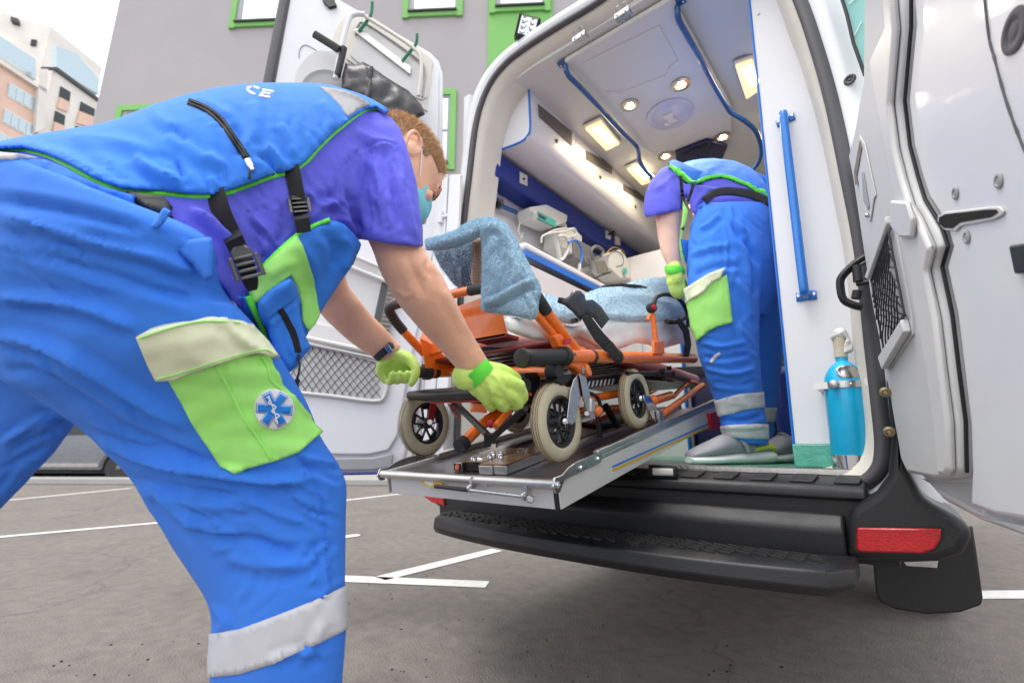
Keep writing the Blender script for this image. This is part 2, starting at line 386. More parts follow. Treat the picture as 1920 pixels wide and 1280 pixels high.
# ================================================================ materials
M = dict(
 asphalt=mat('asphalt', (0.205, 0.182, 0.168), 0.9, var=0.10, vs=1.3, bump=0.0),
 line=mat('road_paint', (0.74, 0.73, 0.7), 0.75, var=0.12, vs=9, bump=0.4, bs=160, dirt=0.35),
 kerb=mat('kerb_concrete', (0.36, 0.35, 0.33), 0.85, bump=0.5, bs=60),
 stucco=mat('grey_stucco', (0.40, 0.375, 0.385), 0.95, var=0.05, vs=0.7, bump=1.0, bs=18),
 green_wall=mat('green_stucco', (0.22, 0.50, 0.15), 0.9, var=0.05, vs=1, bump=0.8, bs=18),
 sill=mat('dark_sill', (0.05, 0.055, 0.055), 0.5),
 mirror_glass=mat('window_glass', (0.85, 0.9, 0.93), 0.03, 0.9, var=0.02, rv=0),
 frame_grey=mat('window_frame_grey', (0.33, 0.34, 0.35), 0.5),
 dark_glass=mat('dark_glass', (0.02, 0.03, 0.035), 0.05, rv=0),
 pale_concrete=mat('pale_concrete', (0.74, 0.71, 0.66), 0.9, var=0.1, vs=0.3),
 peach=mat('peach_brick', (0.74, 0.52, 0.42), 0.9, var=0.1, vs=0.5),
 apt_glass=mat('apartment_glass', (0.45, 0.55, 0.6), 0.1, 0.5),
 white=mat('white_paint', (0.72, 0.73, 0.75), 0.32, var=0.02, vs=2, coat=0.35, rv=0.08),
 white_door=mat('white_door_paint', (0.71, 0.72, 0.745), 0.42, var=0.025, vs=3, coat=0.12, rv=0.1, dirt=0.05),
 inner=mat('inner_white_plastic', (0.62, 0.615, 0.605), 0.42, var=0.02, vs=2, bump=0.05, bs=300),
 trim=mat('door_trim_plastic', (0.58, 0.58, 0.575), 0.55, var=0.03, vs=4, bump=0.12, bs=500),
 beige=mat('beige_plastic', (0.66, 0.63, 0.56), 0.5, var=0.03, bump=0.08, bs=300),
 headliner=mat('ceiling_plastic', (0.62, 0.62, 0.585), 0.4, var=0.02, vs=1.5),
 lami=mat('white_laminate', (0.72, 0.725, 0.75), 0.4, var=0.015, vs=2, coat=0.2),
 blue_lami=mat('blue_laminate', (0.004, 0.026, 0.23), 0.5, var=0.05, coat=0.0),
 blue_rail=mat('blue_rail', (0.0, 0.17, 0.62), 0.25, var=0.05, coat=0.6),
 navy_rail=mat('navy_rail', (0.004, 0.07, 0.24), 0.3, var=0.06, coat=0.4),
 edge_blue=mat('blue_edging', (0.01, 0.16, 0.62), 0.4),
 black_pl=mat('black_plastic', (0.010, 0.010, 0.0115), 0.42, var=0.12, vs=5, bump=0.22, bs=420, dirt=0.05, rv=0.2),
 black_dark=mat('underbody_black', (0.008, 0.008, 0.009), 0.6),
 rubber=mat('black_rubber', (0.022, 0.021, 0.021), 0.6, var=0.1, bump=0.15, bs=200),
 seal_dark=mat('grey_seal', (0.07, 0.068, 0.075), 0.55, bump=0.2, bs=300),
 green_floor=mat('green_vinyl', (0.10, 0.32, 0.21), 0.4, var=0.1, vs=9, bump=0.3, bs=90, coat=0.2, dirt=0.15),
 green_wood=mat('green_vinyl_step', (0.09, 0.38, 0.29), 0.45, var=0.15, vs=20, bump=1.0, bs=55, dirt=0.2),
 alu=mat('brushed_aluminium', (0.62, 0.61, 0.58), 0.34, 1.0, var=0.1, vs=14, bump=0.06, bs=200),
 alu_white=mat('painted_aluminium', (0.68, 0.68, 0.665), 0.4, 0.25, var=0.05, vs=5, dirt=0.06),
 chrome=mat('chrome', (0.75, 0.75, 0.76), 0.1, 1.0, var=0.02, rv=0.05),
 steel=mat('zinc_steel', (0.5, 0.5, 0.51), 0.28, 1.0, var=0.15, vs=20, bump=0.05),
 dull_steel=mat('worn_steel_plate', (0.30, 0.29, 0.285), 0.33, 1.0, var=0.25, vs=12, bump=0.1, bs=90),
 red_lens=mat('red_lens', (0.42, 0.002, 0.005), 0.3, var=0.14, vs=60, coat=0.25, bump=0.3, bs=300),
 slot=mat('deep_slot_black', (0.003, 0.003, 0.003), 0.95),
 red=mat('red_plastic', (0.5, 0.015, 0.02), 0.35),
 yellow=mat('yellow_print', (0.75, 0.5, 0.03), 0.5),
 yel_line=mat('ochre_stripe', (0.62, 0.38, 0.03), 0.5),
 navy=mat('navy_plastic', (0.005, 0.008, 0.05), 0.25),
 vent=mat('vent_brown', (0.17, 0.155, 0.13), 0.6, var=0.15, vs=40),
 warm=mat('lamp_tube', (1, 0.9, 0.7), 0.4, emit=(1.0, 0.80, 0.50), es=9.0),
 warmd=mat('lamp_diffuser', (0.8, 0.68, 0.42), 0.3, emit=(1.0, 0.74, 0.40), es=0.55),
 spot=mat('spot_bulb', (1, 0.9, 0.7), 0.4, emit=(1.0, 0.85, 0.55), es=14.0),
 gold=mat('spot_ring', (0.55, 0.5, 0.4), 0.25, 0.7),
 frost=mat('frosted_cover', (0.50, 0.51, 0.60), 0.2, var=0.05, coat=0.4),
 cyan=mat('cyan_bottle_paint', (0.0, 0.42, 0.72), 0.38, var=0.10, vs=16, bump=0.1, bs=70, coat=0.35, dirt=0.12),
 tape=mat('wrapped_plastic', (0.62, 0.62, 0.62), 0.35, var=0.12, vs=30, bump=0.6, bs=60),
 kraft=mat('masking_tape', (0.55, 0.49, 0.38), 0.7, bump=0.5, bs=120),
 orange=mat('orange_paint', (0.93, 0.19, 0.012), 0.25, var=0.06, vs=8, coat=0.7, rv=0.1),
 maroon=mat('dark_red_plastic', (0.20, 0.012, 0.01), 0.4, var=0.15),
 foam=mat('black_foam', (0.025, 0.026, 0.027), 0.62, var=0.1, bump=0.1, bs=250),
 blackm=mat('black_metal', (0.012, 0.012, 0.013), 0.33, 0.3, var=0.1, bump=0.06),
 tyre=mat('cream_tyre', (0.50, 0.46, 0.32), 0.62, var=0.1, vs=11, bump=0.15, bs=120, dirt=0.18),
 rim=mat('black_rim', (0.02, 0.02, 0.022), 0.35, var=0.1),
 wood=mat('brown_lacquer', (0.26, 0.13, 0.05), 0.25, 0.4, var=0.3, vs=9, coat=0.4),
 webbing=mat('black_webbing', (0.022, 0.020, 0.020), 0.7, weave=1.0, ws=1100, var=0.12, vs=20, bump=0.1),
 leather=mat('black_leatherette', (0.032, 0.030, 0.034), 0.38, var=0.1, bump=0.35, bs=45),
 towel=mat('blue_towel', (0.42, 0.60, 0.71), 0.95, var=0.06, vs=18, bump=0.7, bs=230, sheen=0.5),
 towel_fur=mat('towel_pile', (0.47, 0.66, 0.78), 0.95, var=0.06, vs=60, sheen=0.4),
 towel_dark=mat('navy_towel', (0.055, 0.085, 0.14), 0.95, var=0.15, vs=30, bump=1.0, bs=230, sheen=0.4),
 satin=mat('brown_satin', (0.34, 0.22, 0.14), 0.45, var=0.1, bump=0.1),
 sheet=mat('disposable_sheet', (0.86, 0.85, 0.84), 0.6, var=0.03, bump=0.35, bs=25, sss=0.1),
 pink=mat('pink_mattress', (0.72, 0.42, 0.38), 0.6, var=0.05, vs=6),
 trousers=mat('blue_trousers', (0.040, 0.222, 0.85), 0.82, var=0.07, vs=5, weave=0.5, ws=700, sheen=0.05, bump=0.75, bs=15),
 vest=mat('blue_vest', (0.030, 0.215, 0.80), 0.78, var=0.06, vs=4, weave=0.4, ws=700, sheen=0.05, bump=0.6, bs=13),
 shirt=mat('purple_shirt', (0.115, 0.122, 0.68), 0.9, var=0.12, vs=9, bump=0.5, bs=60, sheen=0.12),
 piping=mat('green_piping', (0.14, 0.86, 0.05), 0.45, var=0.06, weave=0.2),
 hivis=mat('green_hivis', (0.40, 0.90, 0.20), 0.55, var=0.08, vs=7, weave=0.35, ws=700, bump=0.15, bs=35),
 hivis_pale=mat('pale_hivis_flap', (0.80, 0.84, 0.58), 0.55, var=0.12, vs=11, weave=0.35, ws=700, bump=0.15, bs=35),
 reflect=mat('reflective_tape', (0.60, 0.60, 0.63), 0.45, 0.0, var=0.06, vs=14, bump=0.2, bs=50),
 yoke=mat('grey_yoke_cloth', (0.36, 0.35, 0.36), 0.7, bump=0.3, bs=60),
 glove=mat('green_glove', (0.60, 0.82, 0.17), 0.5, var=0.08, vs=14, bump=0.25, bs=90, sss=0.25),
 cuffm=mat('glove_cuff', (0.13, 0.78, 0.05), 0.4, var=0.05),
 skin=mat('skin', (0.84, 0.47, 0.31), 0.5, var=0.08, vs=22, bump=0.25, bs=260, sss=0.3),
 skin_pale=mat('skin_pale', (0.86, 0.56, 0.44), 0.5, var=0.07, vs=22, bump=0.2, bs=260, sss=0.3),
 hair=mat('ginger_hair', (0.34, 0.20, 0.10), 0.6, var=0.3, vs=120),
 hair2=mat('hair_strand', (0.62, 0.39, 0.21), 0.5, var=0.35, vs=200),
 mask=mat('teal_mask', (0.22, 0.62, 0.70), 0.8, var=0.05, bump=0.2, bs=200),
 patchw=mat('white_patch', (0.80, 0.80, 0.82), 0.8, bump=0.4, bs=500),
 patchb=mat('blue_stitching', (0.01, 0.22, 0.72), 0.8, bump=0.4, bs=500),
 buckle=mat('buckle_plastic', (0.014, 0.014, 0.016), 0.35),
 shoe=mat('grey_foam_clog', (0.30, 0.30, 0.325), 0.6, var=0.05), sole=mat('clog_sole', (0.80, 0.80, 0.78), 0.6),
 shoey=mat('yellow_clog_lining', (0.66, 0.68, 0.05), 0.6),
 device=mat('device_plastic', (0.62, 0.63, 0.60), 0.45, var=0.04), device_g=mat('device_grey', (0.16, 0.165, 0.17), 0.4),
 teal=mat('teal_print', (0.02, 0.42, 0.33), 0.4), hook=mat('green_hook', (0.005, 0.19, 0.09), 0.35, coat=0.4),
 carpaint=mat('silver_car_paint', (0.20, 0.215, 0.235), 0.28, 0.6, coat=0.6), net=mat('black_net', (0.02, 0.018, 0.022), 0.6),
 lens=mat('lamp_lens', (0.75, 0.8, 0.8), 0.05, 0.6), brass=mat('screw_brass', (0.25, 0.2, 0.12), 0.4, 0.9),
 teal_glass=mat('teal_window', (0.20, 0.48, 0.44), 0.06, coat=0.5),
)
# asphalt gets its own grain: stones, patches and fine cracks
def asphalt_nodes(m):
    t = m.node_tree; N = t.nodes; L = t.links; b = N['Principled BSDF']; tc = N.new('ShaderNodeTexCoord')
    v = N.new('ShaderNodeTexVoronoi'); v.inputs['Scale'].default_value = 130; L.new(tc.outputs['Object'], v.inputs['Vector'])
    n = N.new('ShaderNodeTexNoise'); n.inputs['Scale'].default_value = 420; n.inputs['Detail'].default_value = 3; L.new(tc.outputs['Object'], n.inputs['Vector'])
    n2 = N.new('ShaderNodeTexNoise'); n2.inputs['Scale'].default_value = 14; n2.inputs['Detail'].default_value = 8; L.new(tc.outputs['Object'], n2.inputs['Vector'])
    a = N.new('ShaderNodeMath'); a.operation = 'ADD'; L.new(v.outputs['Distance'], a.inputs[0]); L.new(n.outputs['Fac'], a.inputs[1])
    bp = N.new('ShaderNodeBump'); bp.inputs['Strength'].default_value = 0.85; bp.inputs['Distance'].default_value = 0.005; L.new(a.outputs[0], bp.inputs['Height']); L.new(bp.outputs[0], b.inputs['Normal'])
    r = N.new('ShaderNodeValToRGB'); r.color_ramp.elements[0].position = 0.25; r.color_ramp.elements[0].color = (0.6, 0.6, 0.6, 1); r.color_ramp.elements[1].position = 0.75; r.color_ramp.elements[1].color = (1.45, 1.43, 1.4, 1)
    mm = N.new('ShaderNodeMix'); mm.data_type = 'FLOAT'; mm.inputs[0].default_value = 0.45; L.new(n.outputs['Fac'], mm.inputs[2]); L.new(n2.outputs['Fac'], mm.inputs[3]); L.new(mm.outputs[0], r.inputs[0])
    def mul(src_, fac_socket):
        q = N.new('ShaderNodeMix'); q.data_type = 'RGBA'; q.blend_type = 'MULTIPLY'; q.inputs[0].default_value = 1; L.new(src_, q.inputs[6]); L.new(fac_socket, q.inputs[7]); return q.outputs[2]
    wn = N.new('ShaderNodeTexNoise'); wn.inputs['Scale'].default_value = 2.2; wn.inputs['Detail'].default_value = 6; L.new(tc.outputs['Object'], wn.inputs['Vector'])
    wv = N.new('ShaderNodeVectorMath'); wv.operation = 'MULTIPLY_ADD'; L.new(wn.outputs['Color'], wv.inputs[0]); wv.inputs[1].default_value = (.9, .9, 0); L.new(tc.outputs['Object'], wv.inputs[2])
    vc = N.new('ShaderNodeTexVoronoi'); vc.feature = 'DISTANCE_TO_EDGE'; vc.inputs['Scale'].default_value = 0.42; L.new(wv.outputs[0], vc.inputs['Vector'])
    cr = N.new('ShaderNodeMapRange'); cr.inputs[1].default_value = 0.0; cr.inputs[2].default_value = 0.006; cr.inputs[3].default_value = 0.72; cr.inputs[4].default_value = 1.0; L.new(vc.outputs['Distance'], cr.inputs[0])
    sn = N.new('ShaderNodeTexNoise'); sn.inputs['Scale'].default_value = 1.7; sn.inputs['Detail'].default_value = 4; L.new(tc.outputs['Object'], sn.inputs['Vector'])
    sr = N.new('ShaderNodeMapRange'); sr.inputs[1].default_value = 0.58; sr.inputs[2].default_value = 0.72; sr.inputs[3].default_value = 1.0; sr.inputs[4].default_value = 0.80; L.new(sn.outputs['Fac'], sr.inputs[0])
    src = mul(mul(b.inputs['Base Color'].links[0].from_socket, cr.outputs[0]), sr.outputs[0])
    x = N.new('ShaderNodeMix'); x.data_type = 'RGBA'; x.blend_type = 'MULTIPLY'; x.inputs[0].default_value = 1; L.new(src, x.inputs[6]); L.new(r.outputs[0], x.inputs[7]); L.new(x.outputs[2], b.inputs['Base Color'])
asphalt_nodes(M['asphalt'])

# ================================================================ ground
g = MB(); n = 40; ext = 220
g.add([(-ext, -ext, 0), (ext, -ext, 0), (ext, ext, 0), (-ext, ext, 0)], [(0, 1, 2, 3)])
struct(g.build('asphalt_ground', M['asphalt']))
def line(p, q, wd, round_end=False):
    a, b = onZ(*p, 0), onZ(*q, 0); t = (b - a).normalized(); nn = Vector((-t.y, t.x, 0)) * wd / 2; z = Vector((0, 0, 0.004))
    pts = [a - nn, b - nn]
    if round_end: pts += [b + (t * math.cos(x) + -nn.normalized() * math.sin(x)) * wd / 2 for x in np.linspace(R(80), R(-80), 7)]
    pts += [b + nn, a + nn]
    m = MB(); m.add([p_ + z for p_ in pts], [tuple(range(len(pts)))]); struct(m.build('road_marking', M['line'], smooth=None))
line((-60, 945), (246, 915), 0.11); line((-60, 1012), (297, 980), 0.10); line((560, 948), (800, 920), 0.10)
line((560, 897), (760, 901), 0.12); line((560, 1018), (664, 1004), 0.11, True)
line((520, 1080), (914, 1096), 0.13); line((712, 1085), (932, 1031), 0.115); line((1760, 1116), (2050, 1114), 0.14)

# pebbles and grit lying on the asphalt near the camera
gr = MB()
for i in range(420):
    x = rng.uniform(-2.6, 0.6); y = rng.uniform(-.3, 2.2); s_ = rng.uniform(.0012, .0042); k = Vector((x, y, s_ * .4)); a = rng.uniform(0, 6.28)
    gr.obox(k, (s_ * math.cos(a), s_ * math.sin(a), s_ * .2), (-s_ * .7 * math.sin(a), s_ * .7 * math.cos(a), 0), (0, .1 * s_, s_ * .5))
o = gr.build('loose_grit', M['black_dark'], smooth=None); o['kind'] = 'stuff'

# ================================================================ clinic building behind
A = D(178, 215, 14); B = D(1022, 20, 14); t = Vector((B.x - A.x, B.y - A.y, 0)).normalized(); nn = Vector((t.y, -t.x, 0))   # nn faces the camera
if (CO - A).dot(nn) < 0: nn = -nn
A.z = 0; up = Vector((0, 0, 1))
clinic = thing('clinic_building', 'grey rendered building with bright green window surrounds behind the ambulance', 'building', A)
def cw(px, py): p = onP(px, py, A, nn); return ((p - A).dot(t), p.z)
def cp(u, z, o=0): return A + t * u + up * z + nn * o
m = MB(); m.hexa([cp(0, 0), cp(26, 0), cp(26, 0, -8), cp(0, 0, -8), cp(0, 22), cp(26, 22), cp(26, 22, -8), cp(0, 22, -8)]); m.build('wall', M['stucco'], clinic)
u0, _ = cw(915, 60); u1, _ = cw(1037, 60); m = MB(); m.prism([cp(u0, 0, .003), cp(u1, 0, .003), cp(u1, 22, .003), cp(u0, 22, .003)], nn * .04); m.build('green_panel', M['green_wall'], clinic)
def win(l, r, zb, zt, base=0.0, grn=0.17):
    f = MB()
    for (a, b, c, d) in ((l - grn, l, zb - grn, zt + grn), (r, r + grn, zb - grn, zt + grn), (l, r, zt, zt + grn), (l, r, zb - grn * .8, zb)):
        f.prism([cp(a, c, base + .003), cp(b, c, base + .003), cp(b, d, base + .003), cp(a, d, base + .003)], nn * .07)
    wf = f.build('window', M['green_wall'], clinic)
    k = MB(); k.prism([cp(l, zb, base + .004), cp(r, zb, base + .004), cp(r, zb + .05, base + .004), cp(l, zb + .05, base + .004)], nn * .14); k.build('sill', M['sill'], wf)
    k = MB()
    for (a, b, c, d) in ((l, l + .16, zb + .05, zt), (r - .07, r, zb + .05, zt), (l + .16, r - .07, zt - .07, zt), (l + .16, r - .07, zb + .05, zb + .1), (l + .16, r - .07, zb + 1.05, zb + 1.11)):
        k.prism([cp(a, c, base + .005), cp(b, c, base + .005), cp(b, d, base + .005), cp(a, d, base + .005)], nn * .03)
    k.build('window_frame', M['frame_grey'], wf)
    k = MB(); k.prism([cp(l + .16, zb + .1, base + .006), cp(r - .07, zb + .1, base + .006), cp(r - .07, zt - .07, base + .006), cp(l + .16, zt - .07, base + .006)], nn * .008); k.build('pane', M['mirror_glass'], wf)
for (x0, x1, yb, b0) in ((442, 548, 47, 0), (766, 857, 28, 0), (929, 1021, 21, .045)):
    l, z = cw(x0, yb); r, _ = cw(x1, yb); win(l, r, z, z + 2.2, b0)
l, z = cw(232, 210); r, _ = cw(330, 205); win(l, r, z - 2.2, z)
_, z = cw(842, 180); r, _ = cw(844, 220); win(r - 1.5, r, z - 2.2, z)
for k_ in range(3): win(r - 9.2 + 4.6 * k_, r - 7.7 + 4.6 * k_, 5.0, 7.2)
m = MB(); m.prism([cp(-4, 0, 0.01), cp(30, 0, 0.01), cp(30, 0, 2.0), cp(-4, 0, 2.0)], up * .13); struct(m.build('pavement', M['kerb'], bevel=.02))

# ================================================================ apartment block, far left
apt = thing('apartment_building', 'tall apartment block with peach brick bands and pale concrete loggias at far left', 'building', (-78, 0, 0))
def facade(p, q, dp, ext0=0):   # footprint corners from two roof pixels at the same height
    a = D(*p, dp); r_ = ray(*q); b = CO + r_ * ((a.z - CO.z) / r_.z); return a, b
def slab(name, a, b, zt, depth, m_, z0=0.0, par=apt):
    t_ = (b - a); t_.z = 0; t_.normalize(); n_ = Vector((t_.y, -t_.x, 0)); n_ = n_ if (CO - a).dot(n_) > 0 else -n_
    k = MB(); A0 = Vector((a.x, a.y, z0)); B0 = Vector((b.x, b.y, z0)); k.hexa([A0, B0, B0 - n_ * depth, A0 - n_ * depth] + [Vector((p.x, p.y, zt)) for p in (A0, B0, B0 - n_ * depth, A0 - n_ * depth)])
    return k.build(name, m_, par), n_
def quad(name, px, a, n_, m_, th=0.2, par=apt, off=0.02):
    P = [onP(x, y, a, n_) + n_ * off for x, y in px]; k = MB(); k.prism(P, n_ * th); return k.build(name, m_, par)
a, b = facade((96, 50), (192, 128), 66); slab('upper_block', a, b, a.z, 9, M['pale_concrete'])
a2 = a.copy(); c = D(-60, 42, 62); b2 = Vector((c.x, c.y, a.z)); _, n_ = slab('rear_block', b2, a2, a.z + .01, 6, M['pale_concrete'])
quad('small_window', [(60, 76), (70, 77), (68, 88), (58, 87)], a2, n_, M['dark_glass'])
quad('roof_vent', [(24, 38), (38, 42), (38, 50), (24, 46)], a2, n_, M['sill'], .6)
a3, b3 = facade((100, 130), (184, 190), 58); tw, n3 = slab('stair_tower', a3, b3, a3.z, 5, M['pale_concrete'])
tc_ = (b3 - a3).normalized()
quad('glass_balcony', [(98, 88), (135, 100), (178, 150), (178, 178), (140, 155), (98, 126)], a3 - n3 * 3, n3, M['apt_glass'], .6)
quad('roof_edge', [(76, 126), (104, 127), (184, 186), (184, 192), (102, 133), (76, 132)], a3, n3, M['sill'], .3)
for q in ([(113, 162), (131, 173), (129, 192), (110, 182)], [(103, 208), (121, 217), (119, 236), (100, 228)], [(151, 191), (177, 205), (175, 219), (148, 208)], [(141, 236), (168, 246), (166, 262), (139, 254)]):
    quad('loggia', q, a3, n3, M['dark_glass'], .1)
for q in ([(110, 183), (129, 193), (124, 211), (105, 203)], [(147, 209), (175, 220), (170, 240), (141, 231)], [(100, 229), (119, 237), (116, 250), (96, 246)]):
    quad('brick_band', q, a3, n3, M['peach'], .25)
a4, b4 = facade((0, 120), (82, 172), 52); e4 = a4 - (b4 - a4).normalized() * 12; _, n4 = slab('main_block', e4, b4, a4.z, 8, M['peach'])
quad('roof_edge', [(-20, 104), (0, 117), (82, 170), (82, 177), (0, 124), (-20, 111)], a4, n4, M['pale_concrete'], .5)
quad('glass_balcony', [(-20, 62), (0, 74), (60, 112), (62, 152), (0, 112), (-20, 100)], a4 - n4 * 1.5, n4, M['apt_glass'], .5)
quad('corner_column', [(68, 130), (84, 131), (78, 240), (60, 250)], b4, n4, M['pale_concrete'], .5)
for (dx, dy, k_) in ((0, 0, 1), (-9, 48, 1), (-18, 92, 1)):
    P0, P1, P2, P3 = ((16 + dx, 154 + dy), (72 + dx, 187 + dy), (68 + dx, 212 + dy), (12 + dx, 182 + dy))
    wn = quad('window', [P0, P1, P2, P3], a4, n4, M['pale_concrete'], .06)
    for j in range(4):
        l, r = j / 4 + .02, (j + 1) / 4 - .03; L_ = lambda s, u_: (P0[0] * (1 - s) * (1 - u_) + P1[0] * s * (1 - u_) + P2[0] * s * u_ + P3[0] * (1 - s) * u_, P0[1] * (1 - s) * (1 - u_) + P1[1] * s * (1 - u_) + P2[1] * s * u_ + P3[1] * (1 - s) * u_)
        quad('pane', [L_(l, .08), L_(r, .08), L_(r, .92), L_(l, .92)], a4, n4, M['apt_glass'], .04, wn, .09)

# ================================================================ silver car parked beyond the legs
W0 = onZ(214, 906, 0); ct = Vector((.80, .60, 0)); cn = Vector((ct.y, -ct.x, 0)); cn = cn if (CO - W0).dot(cn) > 0 else -cn
car = thing('parked_car', 'silver grey car parked on the asphalt behind the paramedic\'s legs', 'car', W0 - ct * 1.4)
def cq(x, z, o): return W0 + ct * x + up * z - cn * o      # x along the car from the near wheel, o across
side = [(-3.75, .35), (-3.85, .62), (-3.6, .82), (-2.75, .95), (-2.0, 1.38), (-.5, 1.42), (.45, 1.02), (.85, .92), (.92, .45), (.75, .3), (.4, .28)]
arc = lambda cx, n_=9: [(cx + .36 * math.cos(a), .32 + .36 * math.sin(a)) for a in np.linspace(R(-8), R(188), n_)]
out = [(-3.75, .35), (-3.85, .62), (-3.6, .82), (-2.75, .95), (-2.0, 1.38), (-.5, 1.42), (.45, 1.02), (.85, .92), (.92, .45), (.75, .3)] + arc(0) + arc(-2.75)
m = MB(); m.prism([cq(x, z, 0) for x, z in out], -cn * 1.75); m.build('body', M['carpaint'], car, bevel=.05, seg=3)
for s0 in (-.01, 1.755):
    m = MB(); m.prism([cq(x, z, s0) for x, z in ((-2.55, .98), (-1.95, 1.32), (-.55, 1.35), (.25, 1.02))], -cn * .008); m.build('side_window', M['dark_glass'], car)
m = MB(); m.prism([cq(x, z, -.02) for x, z in ((-2.35, .34), (-.4, .34), (-.4, .41), (-2.35, .41))], -cn * .03); m.build('sill_trim', M['chrome'], car)
m = MB(); m.prism([cq(x, z, .1) for x, z in ((-3.6, .2), (.6, .2), (.6, .45), (-3.6, .45))], -cn * 1.55); m.build('underbody', M['black_dark'], car)
for x in (0, -2.75):
    for s0 in (.03, 1.52):
        m = MB(); m.lathe([(.2, 0), (.29, 0), (.32, .03), (.32, .17), (.29, .2), (.2, .2)], cq(x, .32, s0), -cn, 28); wh = m.build('wheel', M['rubber'], car)
        m = MB(); m.lathe([(.05, .0), (.2, .02), (.2, .18), (.05, .18)], cq(x, .32, s0), -cn, 20); m.build('rim', M['steel'], wh)

# ================================================================ ambulance
YR = 1.56
van = thing('ambulance', 'white high roof ambulance van with rear doors open showing its lit interior', 'ambulance', (-.8, 1.6, 0))
def yl(px, Y): return [onY(x, y, Y) for x, y in px]
ZB = onY(1400, 926, YR).z
right = [(1420, 926), (1520, 926), (1600, 915), (1645, 886), (1657, 840), (1650, 760), (1636, 640), (1617, 470), (1590, 330), (1560, 190), (1530, 85), (1500, 0)]
left = [(1125, 2), (1060, 42), (1000, 80), (950, 118), (915, 165), (893, 230), (880, 330), (868, 440)]
LR = yl(right, YR); LL = yl(left, YR)
topr = [Vector((LL[0].x + .25, YR, LL[0].z + .025)), Vector((LL[0].x + .5, YR, LL[0].z - .01)), Vector((LR[-1].x - .06, YR, LL[0].z - .12))]
LOOP = LR + topr[::-1] + LL + [Vector((LL[-1].x - .005, YR, z)) for z in (1.5, 1.0, .78)] + [Vector((LL[-1].x + .03, YR, .685)), Vector((LL[-1].x + .11, YR, ZB)), Vector((-1.1, YR, ZB))]
LOOP = spl(LOOP + [LOOP[0]], 5)[:-1]
cx, cz = -.8, 1.7
def scl(dx, dz, dy, zmin=None):
    out = []
    for p in LOOP:
        v = Vector((p.x - cx, 0, p.z - cz)); q = Vector((p.x + dx * max(-1, min(1, v.x / .7)), p.y + dy, p.z + dz * max(-1, min(1, v.z / .75))))
        if zmin is not None: q.z = max(q.z, zmin)
        out.append(q)
    return out
def ring(name, loops, m_, par=van, bevel=0):
    n_ = len(loops[0]); k = MB(); vs = [p for L_ in loops for p in L_]; fs = []
    for i in range(len(loops) - 1):
        for j in range(n_): fs.append((i * n_ + j, i * n_ + (j + 1) % n_, (i + 1) * n_ + (j + 1) % n_, (i + 1) * n_ + j))
    k.add(vs, fs); me = k.mesh(name, False)
    return new_obj(name, me, m_, par, 50)
body = ring('body_shell', [scl(.012, .012, 0, .60), scl(.03, .03, -.012, .60), scl(.055, .06, -.01, .60), scl(.085, .09, .03, .60), scl(.10, .11, .08, .55), scl(.12, .13, .3, .5), scl(.13, .14, 1.2, .45), scl(.13, .14, 3.6, .45), scl(.05, .05, 4.4, .45)], M['white'])
seal = MB().tube(LOOP, (0.0165, 0.022), 12, closed=True).build('door_seal', M['seal_dark'], van)
ring('inner_frame', [scl(-.004, -.004, 0), scl(-.025, -.03, .012), scl(-.04, -.05, .05), scl(-.05, -.055, .16)], M['beige'])
k = MB()
for px in ((1130, 4), (1100, 5)): pass
# roof marker strip and work lamp on the roof edge
m = MB(); m.tube([onY(x, y, 1.62) for x, y in ((1052, 38), (1085, 18), (1120, -2), (1180, -30))], (.008, .022), 10); m.build('roof_marker', M['red_lens'], van)
wl = MB(); c = D(989, 56, 2.35); rx = RGT * .045 - UPV * .012; ru = UPV * .05 + RGT * .012; wl.obox(c, rx, ru, FWD * .02)
for i in range(9):
    a = -1 + i * .25
    wl.obox(c + rx * a - ru * 1.08, rx * .05, ru * .1, FWD * .02); wl.obox(c + rx * a + ru * 1.08, rx * .05, ru * .1, FWD * .02); wl.obox(c + ru * a - rx * 1.08, rx * .1, ru * .05, FWD * .02); wl.obox(c + ru * a + rx * 1.08, rx * .1, ru * .05, FWD * .02)
wl = wl.build('work_lamp', M['black_pl'], van)
m = MB(); m.obox(c - FWD * .022, rx * .86, ru * .86, FWD * .004)
m.build('lamp_lens', M['lens'], wl)
m = MB()
for i in (-.45, .45):
    for j in (-.55, 0, .55): m.lathe([(.016, 0), (.012, .008), (.004, .003)], c - FWD * .027 + rx * i + ru * j, -FWD, 14)
m.build('reflector', M['chrome'], wl)
m = MB(); m.cyl(c - ru * 1.1, c - ru * 2.2 + rx * .5, .012); m.obox(c - ru * 1.9 + rx * .4, rx * .4, ru * .2, FWD * .02); m.build('lamp_bracket', M['black_pl'], wl)

# ---- interior shell (wall, ceiling, floor, bulkhead)
Y0, Y1, XL, XR, ZF, ZC = 1.60, 3.55, -1.60, -.02, .715, 2.60
def xz(pts, y0, y1, name, m_, par=van, bevel=0):
    k = MB(); k.prism([Vector((x, y0, z)) for x, z in pts], (0, y1 - y0, 0)); return k.build(name, m_, par, bevel=bevel)
m = MB(); m.box((XL - .04, Y0, ZF), (XL, Y1, 2.66)); m.build('left_wall', M['lami'], van)
m = MB(); m.box((XR + .0, Y0 + .1, ZF), (XR + .04, Y1, 2.45)); m.build('right_wall', M['lami'], van)
m = MB(); m.box((XL, Y0, ZF - .03), (XR, Y1 + .1, ZF)); m.build('floor', M['green_floor'], van)
